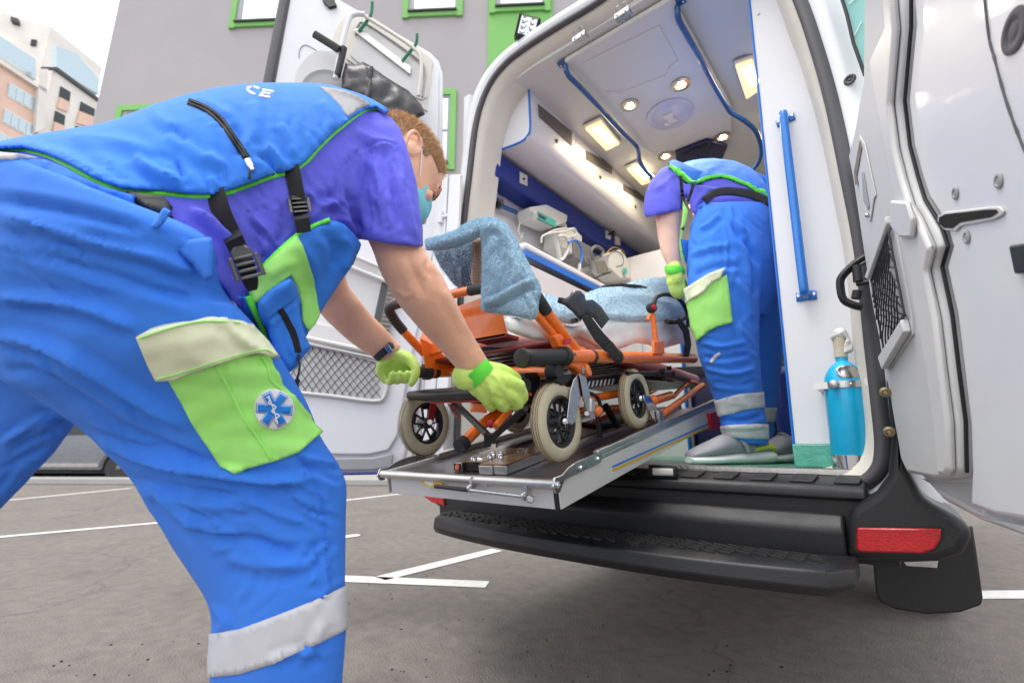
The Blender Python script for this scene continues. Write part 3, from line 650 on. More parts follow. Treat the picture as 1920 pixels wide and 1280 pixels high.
# ceiling with a dropped centre panel
xz([(XL, 2.50), (-1.42, 2.58), (-1.2, 2.605), (-.35, 2.605), (-.02, 2.50), (-.02, 2.66), (XL, 2.66)], Y0 + .02, Y1, 'ceiling', M['headliner'])
cpn = [(-1.03, 1.66), (-.50, 1.66), (-.49, 2.5), (-.55, 2.72), (-.68, 2.86), (-.85, 2.86), (-.98, 2.74), (-1.04, 2.5)]
m = MB(); m.prism([Vector((x, y, 2.602)) for x, y in cpn], (0, 0, -.028)); o = m.build('ceiling_panel', M['headliner'], van); bev(o, .018, 4)
m = MB()
for q in (((1095, 117), (1236, 48)), ((1236, 48), (1270, 112)), ((1137, 172), (1163, 174)), ((1163, 174), (1250, 140)), ((1250, 140), (1255, 126)), ((1255, 126), (1273, 112))):
    a, b = (onZ(x, y, 2.573) for x, y in q); m.tube([a, b], .0028, 6)
m.build('panel_seam', M['beige'], van)
# bulkhead
m = MB(); m.box((XL, Y1, ZF), (XR, Y1 + .05, 2.66)); m.build('bulkhead', M['lami'], van)
m = MB(); m.box((-1.02, Y1 - .02, .9), (-.45, Y1 - .002, 2.0)); m.build('cab_window', M['dark_glass'], van)
m = MB(); m.box((-1.05, Y1 - .45, ZF), (-.10, Y1 - .02, 1.25)); m.build('rear_facing_seat', M['navy'], van, bevel=.04)
m = MB(); m.box((-.46, 2.5, ZF), (-.06, 3.1, 1.15)); m.build('side_seat', M['blue_lami'], van, bevel=.04)

# ---- left upper cabinet with curved underside
Yc0, Yc1 = 1.72, 3.5
pA, pB, pC, pD = (onY(x, y, Yc0) for x, y in ((991, 156), (994, 240), (977, 266), (917, 287)))
prof = [(pA.x, 2.60), (pA.x, pA.z), (pB.x, pB.z)] + [(p.x, p.z) for p in spl([pB, onY(990, 256, Yc0), pC, onY(950, 276, Yc0), pD], 4)[1:]] + [(XL + .002, pD.z), (XL + .002, 2.49), (XL + .05, 2.6)]
cab = xz(prof, Yc0, Yc1, 'wall_cabinet', M['lami'])
ed = [onY(x, y, Yc0) for x, y in spl2([(991, 156), (993, 200), (994, 242), (988, 256), (977, 266), (950, 277), (916, 288)], 4)]
MB().tube(ed, (.006, .004), 6).build('edge_strip', M['edge_blue'], cab)
pv = pB - pA
def fv(px, py): # on the sloping cabinet face
    n_ = Vector((pv.z, 0, -pv.x)).normalized(); return onP(px, py, pA, n_), n_
def slope_quad(px, m_, name, th, par):
    P = [fv(*q) for q in px]; n_ = P[0][1]; n_ = n_ if n_.dot(CO - P[0][0]) > 0 else -n_
    k = MB(); k.prism([p[0] + n_ * .002 for p in P], n_ * th); return k.build(name, m_, par)
for q in ([(1008, 196), (1010, 220), (1071, 274), (1071, 247)], [(1098, 283), (1098, 299), (1146, 327), (1147, 308)], [(1168, 346), (1168, 357), (1206, 379), (1207, 366)]):
    v_ = slope_quad(q, M['vent'], 'air_vent', .003, cab)
    (x0, y0), (x1, y1), (x2, y2), (x3, y3) = q
    for j in range(3, 0, -1): pass
    k = MB()
    for j in range(1, 9):
        s_ = j / 9; a = fv(x0 + (x1 - x0) * s_, y0 + (y1 - y0) * s_); b = fv(x3 + (x2 - x3) * s_, y3 + (y2 - y3) * s_); n_ = a[1] if a[1].dot(CO - a[0]) > 0 else -a[1]
        k.tube([a[0] + n_ * .006, b[0] + n_ * .006], .0016, 5)
    k.build('vent_grille', M['vent'], v_)
for q in ((1043, 265), (1125, 333), (1191, 388)):
    p, n_ = fv(*q); n_ = n_ if n_.dot(CO - p) > 0 else -n_; k = MB(); k.lathe([(.012, 0), (.012, .006), (.007, .008), (.007, .003)], p, n_, 14); k.build('latch', M['brass'], cab)
for x in ((1078, 250), (1150, 312)):
    a = fv(*x); b = fv(x[0] + 1, x[1] + 22); n_ = a[1] if a[1].dot(CO - a[0]) > 0 else -a[1]; MB().tube([a[0] + n_ * .001, b[0] + n_ * .001], .0015, 5).build('seam', M['beige'], cab)
# blue rail box under the cabinet
bT = onY(916, 290, Yc0 - .03); bB = onY(910, 338, Yc0 - .03)
k = MB(); k.box((XL + .001, Yc0 - .03, bB.z), (bT.x + .055, Yc1 + .03, bT.z - .002)); bl = k.build('blue_rail_box', M['blue_lami'], van, bevel=.012)
for q in ([(974, 322), (974, 343), (988, 349), (988, 330)],):
    P = [onX(x, y, bT.x + .057) for x, y in q]; k = MB(); k.prism(P, (.004, 0, 0)); so = k.build('switch_plate', M['device'], bl); c = onX(982, 336, bT.x + .062); MB().ball(c, .008).build('switch', M['black_pl'], so)
for q in ([(1135, 432), (1135, 447), (1144, 450), (1144, 437)], [(1152, 442), (1152, 458), (1162, 461), (1162, 446)]):
    P = [onX(x, y, bT.x + .057) for x, y in q]; k = MB(); k.prism(P, (.006, 0, 0)); so = k.build('socket_plate', M['device'], bl)
c = onX(1140, 440, bT.x + .06); k = MB(); k.tube([c, c + Vector((.05, .0, .01))], .01, 8); k.build('plug', M['black_pl'], so)
k = MB(); a = onX(1192, 400, -1.28); 
P = [onZ(x, y, pD.z - .001) for x, y in ((1193, 403), (1210, 418), (1206, 424), (1190, 410))]
# ---- counter along the left wall
k = MB(); k.box((XL + .001, 1.70, ZF), (-1.30, 3.0, 1.64)); cnt = k.build('side_counter', M['lami'], van, bevel=.01)
a, b = onX(988, 474, -1.295), onX(1126, 538, -1.295)
k = MB(); k.box((-1.62, 1.685, a.z + .012), (-1.288, 3.0, a.z + .05)); k.build('counter_rim', M['lami'], cnt, bevel=.012)
k = MB(); k.box((-1.3, 1.69, a.z - .022), (-1.287, 3.0, a.z + .010)); k.build('blue_strip', M['edge_blue'], cnt)
k = MB(); k.box((XL, 3.02, ZF), (-1.05, 3.06, 2.1)); k.build('end_panel', M['lami'], van); k = MB(); k.box((-1.05, 3.018, ZF), (-1.04, 3.062, 2.1)); k.build('edge_strip', M['edge_blue'], van)

# ---- ceiling rails
def rail(px, zs, m_, r, name='grab_rail'):
    P = spl([onZ(x, y, z) for (x, y), z in zip(px, zs)], 6)
    o = MB().tube(P, r, 12).build(name, m_, van, smooth=60)
    for e in (0,):
        k = MB(); c = P[e] + Vector((0, 0, .02)); k.tube([c + Vector((-.035, 0, 0)), c + Vector((.035, 0, 0))], (.02, .007), 12, flat=(0, 1, 0)); k.tube([c, P[e]], r * .9, 10); bo = k.build('rail_bracket', m_, o, smooth=50)
        for sx in (-.025, .025): k = MB(); screw(k, c + Vector((sx, 0, -.007)), (0, 0, -1), .005); k.build('screw', M['chrome'], bo)
    return o
rail([(1060, 124), (1066, 142), (1090, 166), (1130, 209), (1165, 247), (1191, 272), (1197, 284), (1199, 300), (1208, 317), (1226, 336)], [2.572, 2.53, 2.52, 2.52, 2.52, 2.52, 2.52, 2.51, 2.46, 2.40], M['navy_rail'], .0125)
rail([(1270, 15), (1273, 38), (1290, 70), (1310, 105), (1340, 162), (1366, 205), (1374, 214), (1395, 226), (1417, 246), (1427, 275), (1424, 300), (1412, 318)], [2.572, 2.53, 2.52, 2.52, 2.52, 2.52, 2.52, 2.50, 2.47, 2.43, 2.39, 2.36], M['navy_rail'], .0125)
for q in ([(1283, 78), (1303, 112), (1304, 124), (1284, 90)], [(1334, 168), (1352, 200), (1350, 205), (1333, 176)]):
    k = MB(); k.prism([onZ(x, y, 2.60) for x, y in q], (0, 0, -.02)); k.build('ceiling_slot', M['black_dark'], van)
k = MB(); k.prism([onZ(x, y, 2.573) for x, y in ((1265, 281), (1326, 257), (1364, 268), (1355, 292), (1268, 300))], (0, 0, -.03)); hb = k.build('roof_hatch', M['navy'], van, bevel=.01)
k = MB(); k.tube([onZ(1280, 290, 2.53), onZ(1330, 270, 2.53)], .008, 8); k.build('hatch_bar', M['blackm'], hb)
# lamps
def lamp(px, tube_px, z):
    P = [onZ(x, y, z) for x, y in px]; c = sum(P, Vector()) / 4; k = MB(); k.prism([c + (p - c) * 1.12 for p in P], (0, 0, -.012)); o = k.build('ceiling_lamp', M['headliner'], van, bevel=.006)
    k = MB(); k.prism([p + Vector((0, 0, -.0125)) for p in P], (0, 0, -.016)); k.build('diffuser', M['warmd'], o, bevel=.008)
    a, b = (onZ(x, y, z - .03) for x, y in tube_px); k = MB(); k.tube([a, b], (.022, .006), 12, flat=(b - a).normalized().cross(Vector((0, 0, 1)))); k.build('lamp_tube', M['warm'], o)
    ld = bpy.data.lights.new('lamp_glow', 'AREA'); ld.energy = 0.8; ld.color = (1, .80, .55); ld.shape = 'RECTANGLE'; ld.size = .12; ld.size_y = .25; lo = bpy.data.objects.new('lamp_glow', ld); COL.objects.link(lo); lo.location = c + Vector((0, 0, -.05)); lo.parent = o; lo.matrix_parent_inverse = wm(o).inverted()
zl = 2.598
lamp([(1096, 235), (1127, 220), (1162, 264), (1136, 277)], ((1118, 240), (1148, 268)), zl)
lamp([(1174, 312), (1195, 303), (1220, 336), (1203, 342)], ((1190, 313), (1213, 334)), zl)
lamp([(1377, 116), (1411, 104), (1424, 162), (1398, 180)], ((1401, 128), (1416, 158)), zl)
lamp([(1428, 232), (1452, 220), (1470, 250), (1445, 262)], ((1440, 235), (1458, 250)), zl)
for x, y in ((1276, 158), (1181, 197), (1355, 256), (1248, 292)):
    c = onZ(x, y, 2.572); k = MB(); k.lathe([(.048, 0), (.048, -.006), (.03, -.008), (.024, .002), (.018, .004)], c, (0, 0, 1), 28); o = k.build('spot_lamp', M['gold'], van)
    for a in (0.3, 2.4, 4.5): k = MB(); k.ball(c + Vector((.011 * math.cos(a), .011 * math.sin(a), -.006)), .0075, n=10); k.build('bulb', M['spot'], o)
    ld = bpy.data.lights.new('spot_glow', 'SPOT'); ld.energy = 11; ld.spot_size = R(130); ld.spot_blend = 1; ld.color = (1, .93, .82); ld.shadow_soft_size = .04; lo = bpy.data.objects.new('spot_glow', ld); COL.objects.link(lo); lo.location = c + Vector((0, 0, -.03)); lo.parent = o; lo.matrix_parent_inverse = wm(o).inverted()
c = onZ(1256, 214, 2.572); k = MB(); k.lathe([(.125, 0), (.123, -.008), (.10, -.012), (.09, -.009), (.07, -.014), (.05, -.024), (.0, -.026)], c, (0, 0, 1), 48); o = k.build('ceiling_fan_cover', M['frost'], van, smooth=30)
k = MB(); k.prism([c + Vector((a * .03, b * .045, -.026)) for a, b in ((-1, -1), (-.45, 0), (-1, 1), (1, 1), (.45, 0), (1, -1))], (0, 0, -.004)); k.build('cover_grip', M['beige'], o)
# fine lettering plate on the ceiling
k = MB(); a, b, c_, d_ = (onZ(x, y, 2.572) for x, y in ((1262, 256), (1306, 240), (1307, 250), (1266, 265))); 
for p, q in ((a, b), (b, c_), (c_, d_), (d_, a)): k.tube([p, q], .0016, 5)
k.build('ceiling_badge', M['beige'], van)
# door latch strikers on the header
for x, y in ((1088, 66), (1168, 22)):
    c = onY(x, y, YR + .03) + Vector((0, -.012, 0)); k = MB(); k.obox(c + Vector((0, .012, -.02)), (.034, 0, .002), (0, .02, 0), (0, .0, .014)); o = k.build('latch_striker', M['steel'], van, bevel=.003)
    k = MB(); 
    for dx in (-.022, .010): k.tube([c + Vector((dx, 0, -.008)), c + Vector((dx, -.014, .012)), c + Vector((dx + .014, -.014, .012)), c + Vector((dx + .014, 0, -.008))], .0028, 8)
    k.build('striker_loop', M['steel'], o)
    for sx in (-.018, .018): k = MB(); screw(k, c + Vector((sx, -.008, -.026)), (0, -1, -.3)); k.build('screw', M['brass'], o)

# ---- partition cabinet at the right rear
k = MB(); pb = onY(1490, 868, 1.70); k.box((pb.x + .004, 1.70, ZF + .07), (-.035, 2.3, 2.62)); o = k.build('partition', M['lami'], van)
P = [onY(1405, 0, 1.70), onY(1489, 838, 1.70)]; P = [P[0] + (P[0] - P[1]) * .15] + P
me = o.data   # lean the partition's free edge as the photograph shows
for v in me.vertices:
    if v.co.x < -.1: tt = (v.co.z - P[2].z) / (P[1].z - P[2].z); v.co.x = P[2].x + (P[1].x - P[2].x) * tt + .004
k = MB(); k.tube([p + Vector((0, -.001, 0)) for p in P], (.004, .004), 6); k.build('edge_strip', M['edge_blue'], o)
k = MB(); k.box((pb.x, 1.692, ZF + .001), (-.045, 2.3, ZF + .069)); k.build('green_plinth', M['green_wood'], van, bevel=.004)
a, b = onY(1468, 212, 1.655), onY(1508, 548, 1.655); h = (a - b).normalized()
k = MB(); k.tube(spl([a + Vector((0, .045, 0)), a + Vector((0, .012, -.003)), a - h * .03, (a + b) / 2, b + h * .03, b + Vector((0, .012, .003)), b + Vector((0, .045, 0))], 5), .0135, 14); gr_ = k.build('grab_handle', M['blue_rail'], van, smooth=60)
for c, sx in ((a, 1), (b, 1)):
    k = MB(); dx = Vector((1, 0, -.05 if c is b else .1)).normalized(); k.tube([c + Vector((0, .042, 0)) - dx * .028, c + Vector((0, .042, 0)) + dx * .028], (.016, .005), 16, flat=(0, 0, 1)); br = k.build('handle_bracket', M['blue_rail'], gr_, smooth=50)
    for sx in (-1, 1): k = MB(); screw(k, c + Vector((0, .036, 0)) + dx * .021 * sx, (0, -1, 0), .005); k.build('screw', M['chrome'], br)
k = MB(); screw(k, onY(1422, 26, 1.698), (0, -1, 0), .005); k.build('screw', M['lami'], van)

# ---- sill, tread and step
k = MB(); k.box((-1.56, 1.575, ZF - .012), (-.075, 1.603, ZF + .002)); tr = k.build('tread_strip', M['alu'], van)
k = MB()
for i in range(150):
    x = -1.55 + i * .00985
    for j in (0, 1): k.obox((x + (.0049 if j else 0), 1.577 + j * .012, ZF + .0035), (.0036, .0026 * (1 if j else -1), 0), (-.001, .0015, 0), (0, 0, .0015))
    k.obox((x, 1.5738, ZF - .004), (.0036, 0, .0026 * (1 if i % 2 else -1)), (0, .0015, 0), (0, 0, .0015))
k.build('tread_pattern', M['alu'], tr, smooth=None)['kind'] = 'stuff'
sy = [(1.60, ZF - .014), (1.572, ZF - .014), (1.50, ZF - .035), (1.492, ZF - .05), (1.492, ZF - .07), (1.60, ZF - .08)]
k = MB(); k.prism([Vector((-1.52, y, z)) for y, z in sy], (1.43, 0, 0)); sp = k.build('sill_plate', M['black_pl'], van, bevel=.008)
for i in range(14):
    k = MB(); x = -1.45 + i * .1; k.hexa([(x, 1.565, ZF - .0155), (x + .055, 1.565, ZF - .0155), (x + .045, 1.512, ZF - .031), (x - .01, 1.512, ZF - .031), (x, 1.565, ZF - .010), (x + .055, 1.565, ZF - .010), (x + .045, 1.512, ZF - .0255), (x - .01, 1.512, ZF - .0255)])
    k.build('grip_pad', M['rubber'], sp, bevel=.002)
k = MB(); c = onY(1243, 884, 1.50); k.tube([c - Vector((.045, 0, 0)), c + Vector((.045, 0, 0))], (.02, .006), 14, flat=(0, 0, 1)); o = k.build('door_striker', M['black_dark'], sp); k = MB(); k.tube([c + Vector((-.03, -.006, 0)), c + Vector((.035, -.006, 0))], (.011, .004), 12, flat=(0, 0, 1)); k.build('striker_plate', M['beige'], sp)
# bumper: centre beam
def yz(prof, x0, x1, name, m_, par=van, bevel=.0, seg=2, nx=1, fy=None):
    k = MB(); xs = np.linspace(x0, x1, nx + 1); n_ = len(prof); vs = []; fs = []
    for x in xs: vs += [Vector((x, y + (fy(x) if fy else 0), z)) for y, z in prof]
    for i in range(nx): fs += [(i * n_ + j, i * n_ + (j + 1) % n_, (i + 1) * n_ + (j + 1) % n_, (i + 1) * n_ + j) for j in range(n_)]
    fs += [tuple(range(n_ - 1, -1, -1)), tuple(range(nx * n_, (nx + 1) * n_))]; k.add(vs, fs); return k.build(name, m_, par, bevel=bevel, seg=seg)
zt = onY(1576, 966, 1.45).z; zt2 = onY(1576, 985, 1.435).z; zb = onY(1583, 1048, 1.44).z
xs_ = onY(1586, 1000, 1.44).x
bp = [(1.62, ZB - .005), (1.535, ZB - .012), (1.515, ZB - .035), (1.465, zt), (1.44, zt - .022), (1.43, zb + .06), (1.44, zb - .04), (1.62, zb - .04)]
bow = lambda x: .035 * ((x + .8) / .8) ** 2
bum = yz(bp, -1.60, xs_ - .003, 'bumper', M['black_pl'], bevel=.008, seg=3, nx=14, fy=bow)
# bumper corners
def corner(px, yy, dep, bevel=.03):
    P = [onY(x, y, yy) for x, y in px]; k = MB(); k.prism(P, (0, dep, 0)); return k.build('bumper_corner', M['black_pl'], van, bevel=bevel, seg=4)
cr = corner([(1589, 968), (1600, 950), (1640, 925), (1665, 890), (1672, 820), (1660, 700), (1700, 700), (1705, 880), (1735, 935), (1790, 965), (1822, 985), (1822, 1010), (1805, 1040), (1760, 1054), (1700, 1056), (1589, 1050)], 1.45, .30, .02)
k = MB(); rp = [(1607, 988), (1765, 990), (1763, 1010), (1752, 1028), (1730, 1036), (1612, 1034), (1606, 1028)]
k.prism([onY(x, y, 1.447) for x, y in rp], (0, -.008, 0)); rf = k.build('reflector', M['red_lens'], van, bevel=.004); k = MB(); c = sum((onY(x, y, 1.449) for x, y in rp), Vector()) / 7
k.prism([c + (onY(x, y, 1.449) - c) * 1.05 for x, y in rp], (0, -.004, 0)); k.build('reflector_rim', M['black_dark'], rf)
k = MB()
for i in range(38): p = onY(1640 + i * 3.2, 994, 1.4385); k.obox(p, (.0009, 0, 0), (0, .0008, 0), (0, 0, .0009))
k.build('lens_print', M['red'], rf, smooth=None)['kind'] = 'stuff'
lc = MB(); P = [onY(x, y, 1.47) for x, y in ((797, 915), (880, 905), (900, 975), (850, 962), (815, 948))]; lc.prism(P, (0, .3, 0)); lc.build('bumper_corner', M['black_pl'], van, bevel=.02)
k = MB(); k.prism([onY(x, y, 1.465) for x, y in ((797, 917), (831, 921), (836, 948), (812, 941), (799, 932))], (0, -.01, 0)); lab(k.build('tail_reflector', M['red_lens'], van, bevel=.004), 'red reflector on the left bumper corner')
for x, y in ((1442, 936), (1614, 930), (1667, 809), (1128, 919), (1660, 735)):
    k = MB(); c = onY(x, y, 1.515 if x < 1650 else 1.448); k.lathe([(.012, 0), (.012, .004), (.006, .006), (.004, .003)], c, (0, -1, 0), 14); k.build('bolt', M['brass'], van)
# step: bowed tread board
sz = .525; stz = .462
fw = lambda x: .03 + .085 * (abs(x + .8) / .66) ** 2.6
stp = [(1.46, sz - .012), (1.40, sz - .012), (1.385, sz), (1.20, sz), (1.175, sz - .01), (1.17, stz + .02), (1.185, stz), (1.46, stz)]
k = MB(); xs = np.linspace(-1.455, -.125, 30); n_ = len(stp); vs = []; fs = []
for x in xs:
    e = min(1, (min(x + 1.455, -.125 - x)) / .05); e = 1 - (1 - e) ** 2; yb = fw(x)
    for y, z in stp: vs.append(Vector((x, y + (yb + .05 * (1 - e)) * max(0, min(1, (1.46 - y) / .2)), z if z > sz - .05 else z + .018 * (1 - e))))
for i in range(29): fs += [(i * n_ + j, i * n_ + (j + 1) % n_, (i + 1) * n_ + (j + 1) % n_, (i + 1) * n_ + j) for j in range(n_)]
fs += [tuple(range(n_ - 1, -1, -1)), tuple(range(29 * n_, 30 * n_))]; k.add(vs, fs); stepo = k.build('rear_step', M['black_pl'], van, bevel=.01, seg=4)
k = MB()
for i in range(34):
    x = -1.40 + i * .0365; yb = fw(x)
    for j in range(5):
        y = 1.372 - j * .030 - (i % 2) * .006
        if y < 1.205 + yb + .01: continue
        k.obox((x, y, sz + .0022), (.017, -.007, 0), (.0012, .0035, 0), (0, 0, .003)); k.obox((x + .004, y - .009, sz + .0018), (.015, -.006, 0), (.0006, .0016, 0), (0, 0, .002))
k.build('tread_ribs', M['rubber'], stepo, smooth=None)['kind'] = 'stuff'
k = MB(); k.box((-1.55, 1.5, .50), (-.05, 3.6, .66)); k.box((-1.35, 1.9, .46), (-1.27, 3.5, .5)); k.box((-.40, 1.9, .46), (-.32, 3.5, .5)); k.build('chassis', M['black_dark'], van)
k = MB(); k.cyl((-1.5, 3.35, .36), (-.1, 3.35, .36), .05); k.ball((-.8, 3.35, .36), .14); k.build('rear_axle', M['black_dark'], van)
def wheel(x, s_, y=2.45):
    k = MB(); k.lathe([(.22, 0), (.33, .005), (.36, .03), (.365, .11), (.36, .19), (.33, .215), (.22, .22)], (x, y, .365), (s_, 0, 0), 40); w_ = k.build('wheel', M['rubber'], van)
    k = MB(); k.lathe([(.05, .06), (.2, .04), (.225, .01), (.225, .2), (.05, .2)], (x, y, .365), (s_, 0, 0), 28); k.build('rim', M['steel'], w_)
for y in (3.35, 6.2): wheel(-.13, 1, y); wheel(-1.62, -1, y)
# mud flap, right rear
fl = [(1636, 1050), (1824, 985), (1832, 1040), (1843, 1120), (1840, 1134), (1800, 1148), (1740, 1151), (1680, 1142), (1650, 1128), (1642, 1110)]
k = MB(); P = [onY(x, y, 1.86) for x, y in fl]; k.prism(P, (0, .012, 0)); mf = k.build('mud_flap', M['black_pl'], van, bevel=.005)
k = MB(); k.prism([p + Vector((0, 1.0, .05)) for p in [Vector((-1.62, 1.86, .55)), Vector((-1.35, 1.86, .55)), Vector((-1.37, 1.86, .26)), Vector((-1.60, 1.86, .25))]], (0, .012, 0)); k.build('mud_flap', M['black_pl'], van, bevel=.005)
k = MB(); k.prism([onY(x, y, 1.84) for x, y in ((1690, 1046), (1760, 1046), (1757, 1064), (1700, 1060))], (0, .01, 0)); k.build('flap_bracket', M['steel'], mf)
# grey plug on the right jamb
c = onY(1594, 150, YR - .014); k = MB(); k.lathe([(.016, 0), (.016, .003), (.012, .006), (.009, .005), (.009, .002), (.004, .002), (.003, .005)], c, (-.25, -1, 0), 24); k.build('rubber_plug', M['seal_dark'], van)

# ================================================================ right rear door, swung wide open towards the camera
Q1, Q2 = onY(1600, 290, 1.47), onY(1693, 870, 1.47); dd = Vector((.235, -.972, 0)).normalized()
dn = (Q2 - Q1).cross(dd).normalized(); dn = dn if dn.dot(CO - Q1) > 0 else -dn
rd = MB()
def dq(px, o=0.0): return [onP(x, y, Q1, dn) + dn * o for x, y in px]
def slabd(px, o0, o1, name, m_, par, bevel=0.0, seg=2): k = MB(); k.prism(dq(px, o0), dn * (o1 - o0)); return k.build(name, m_, par, bevel=bevel, seg=seg)
out = [(1622, -60), (1620, 150), (1603, 245), (1592, 292), (1602, 335), (1622, 470), (1636, 560), (1652, 640), (1669, 740), (1692, 862), (1704, 893), (1742, 938), (1800, 972), (1870, 1000), (1960, 1045), (2150, 1130), (2150, -60)]
door = slabd(out, -.10, -.022, 'rear_door', M['white_door'], van, .012, 3); lab(door, 'right rear door swung wide open towards the camera')
trim = [(1627, -70), (1624, 150), (1607, 245), (1595, 292), (1604, 335), (1624, 470), (1638, 560), (1654, 640), (1672, 740), (1694, 860), (1706, 886), (1760, 897), (1797, 893), (1806, 880), (1803, 790), (1790, 690), (1778, 590), (1760, 505), (1764, 480), (1771, 462), (1760, 430), (1744, 402), (1728, 377), (1714, 330), (1700, 275), (1689, 190), (1702, 50), (1697, 0), (1690, -70)]
tp = slabd(trim, -.021, .006, 'door_trim', M['trim'], door, .008, 3)
ridge = [(1672, -70), (1681, 44), (1650, 107), (1654, 140), (1700, 374), (1702, 395), (1728, 520), (1760, 690), (1775, 800), (1782, 890), (1797, 891), (1804, 880), (1801, 790), (1788, 690), (1776, 590), (1757, 505), (1768, 462), (1742, 404), (1726, 379), (1711, 330), (1697, 275), (1686, 190), (1699, 50), (1688, -70)]
slabd(ridge, .0065, .020, 'trim_ridge', M['inner'], tp, .008, 3)
slabd([(1703, 370), (1738, 372), (1748, 405), (1746, 440), (1722, 440), (1703, 420)], .021, .030, 'trim_cap', M['inner'], tp, .006)
sheet_ = [(1704, -70), (1711, 50), (1698, 190), (1708, 275), (1722, 328), (1736, 372), (1752, 398), (1768, 425), (1779, 462), (1768, 500), (1788, 590), (1800, 690), (1812, 790), (1815, 880), (1812, 948), (1860, 966), (1960, 985), (2140, 1020), (2140, -70)]
sp_ = slabd(sheet_, -.021, -.004, 'inner_panel', M['white_door'], door, .012, 4)
k = MB(); k.tube(dq([(1706, -70), (1706, 50), (1694, 190), (1704, 275), (1718, 329), (1732, 374), (1748, 400), (1764, 428), (1775, 462), (1764, 500), (1783, 590), (1795, 690), (1808, 790), (1810, 885)], -.002), .0030, 8); k.build('trim_gap_seal', M['black_dark'], tp)
# pull handle recess
slabd([(1620, 252), (1630, 268), (1651, 365), (1647, 372), (1640, 415), (1630, 402), (1616, 330), (1614, 300)], .0065, .0095, 'handle_recess', M['inner'], tp, .002)
slabd([(1622, 262), (1626, 275), (1616, 330), (1619, 345), (1613, 345), (1611, 320)], .0100, .0115, 'recess_edge', M['vent'], tp)
slabd([(1627, 318), (1630, 322), (1640, 385), (1639, 392), (1630, 375)], .0100, .013, 'pull_handle', M['frame_grey'], tp, .001)
k = MB(); c = dq([(1638, 402)], .012)[0]; k.ball(c, .006, n=10); k.build('lock_knob', M['steel'], tp)
# net pocket
fr = slabd([(1684, 402), (1690, 432), (1722, 600), (1723, 625), (1675, 693), (1668, 690), (1640, 528), (1643, 514)], .0065, .010, 'pocket_back', M['inner'], tp)
slabd([(1683, 402), (1686, 416), (1646, 522), (1640, 517)], .0105, .022, 'pocket_frame', M['trim'], tp, .003)
slabd([(1716, 596), (1722, 620), (1676, 692), (1668, 668)], .0105, .024, 'pocket_frame', M['trim'], tp, .003)
nets = MB(); n0 = [(1686, 434), (1715, 592)]; n1 = [(1651, 524), (1676, 652)]
def npt(u, v):   # u across, v down the pocket
    A0 = Vector((1686, 432)).lerp(Vector((1651, 524)), u); A1 = Vector((1717, 588)).lerp(Vector((1675, 655)), u); q = A0.lerp(A1, v); return (q.x, q.y)
for s_ in (1, -1):
    for i in range(-6, 9):
        P = []
        for j in range(13):
            v = j / 12; u = i / 7 + s_ * v * 1.2 + (0 if s_ > 0 else 0.55)
            if -0.02 <= u <= 1.02: x, y = npt(min(1, max(0, u + .03 * math.sin(j * 2.1 + i))), v); P.append(dq([(x, y)], .016 + .006 * math.sin(v * 3.1) + .002 * s_)[0])
        if len(P) > 2: nets.tube(spl(P, 3), .0016, 5)
for a, b in ((0, 0), (1, 1)): pass
nets.tube(dq([npt(u, 0) for u in np.linspace(0, 1, 8)], .018), .003, 6); nets.tube(dq([npt(u, 1) for u in np.linspace(0, 1, 8)], .018), .003, 6)
nets.tube(dq([npt(0, v) for v in np.linspace(0, 1, 8)], .018), .0022, 6); nets.tube(dq([npt(1, v) for v in np.linspace(0, 1, 8)], .018), .0022, 6)
lab(nets.build('storage_net', M['net'], tp), 'black elastic net over the pocket of the right door')['kind'] = 'stuff'
# plugs, screws, slots
def plug(px, o, rx_, ry_, name='rubber_plug', m_=M['seal_dark'], par=door):
    c = dq([px], o)[0]; k = MB(); k.lathe([(1, 0), (1, .0012), (.85, .0022), (.62, .0022), (.55, .0008), (.36, .0008), (.3, .0014), (.1, .0014)], (0, 0, 0), (0, 0, 1), 28)
    q = dn.to_track_quat('Z', 'Y').to_matrix(); k.v = [tuple(c + q @ Vector((v[0] * rx_, v[1] * ry_, v[2]))) for v in k.v]; return k.build(name, m_, par)
plug((1896, 60), -.003, .030, .024)
for q in ((1787, 363), (1867, 340), (1808, 445)): plug(q, -.003, .0105, .0105, 'bolt', M['frame_grey'])
slabd([(1757, 405), (1770, 398), (1855, 388), (1872, 388), (1880, 396), (1876, 405), (1860, 413), (1800, 424), (1790, 434), (1770, 432), (1757, 420)], -.0035, -.0005, 'latch_slot_rim', M['trim'], door, .002)
slabd([(1761, 408), (1772, 402), (1850, 393), (1868, 393), (1872, 398), (1858, 407), (1800, 417), (1786, 428), (1770, 427), (1761, 418)], .0, .0006, 'latch_slot', M['slot'], door)
slabd([(1895, 460), (1925, 456), (1932, 510), (1906, 514)], -.0035, .003, 'door_buffer', M['black_pl'], door, .003)
k = MB(); P = dq([(1838, -20), (1848, 70), (1858, 110), (1880, 190), (1905, 260), (1935, 330)], -.003); k.tube(spl(P, 6), [(.0012 + .0022 * abs(math.sin(i * 1.7) * math.sin(i * .9)), .0012) for i in range(31)], 6, flat=dd); k.build('sealant_bead', M['seal_dark'], door)
slabd([(1704, 896), (1812, 962), (1806, 902), (1760, 903)], -.03, -.021, 'door_lower_flange', M['alu_white'], door, .003)
slabd([(1812, 968), (1860, 985), (1960, 1028), (2150, 1112), (2150, 1045), (1960, 998), (1870, 978)], -.021, -.012, 'door_lower_flange', M['alu_white'], door, .004)
k = MB(); k.tube(dq([(1790, 968), (1870, 1003), (1960, 1050), (2150, 1140)], -.085), .006, 8); k.build('blue_edge_tape', M['blue_lami'], door)
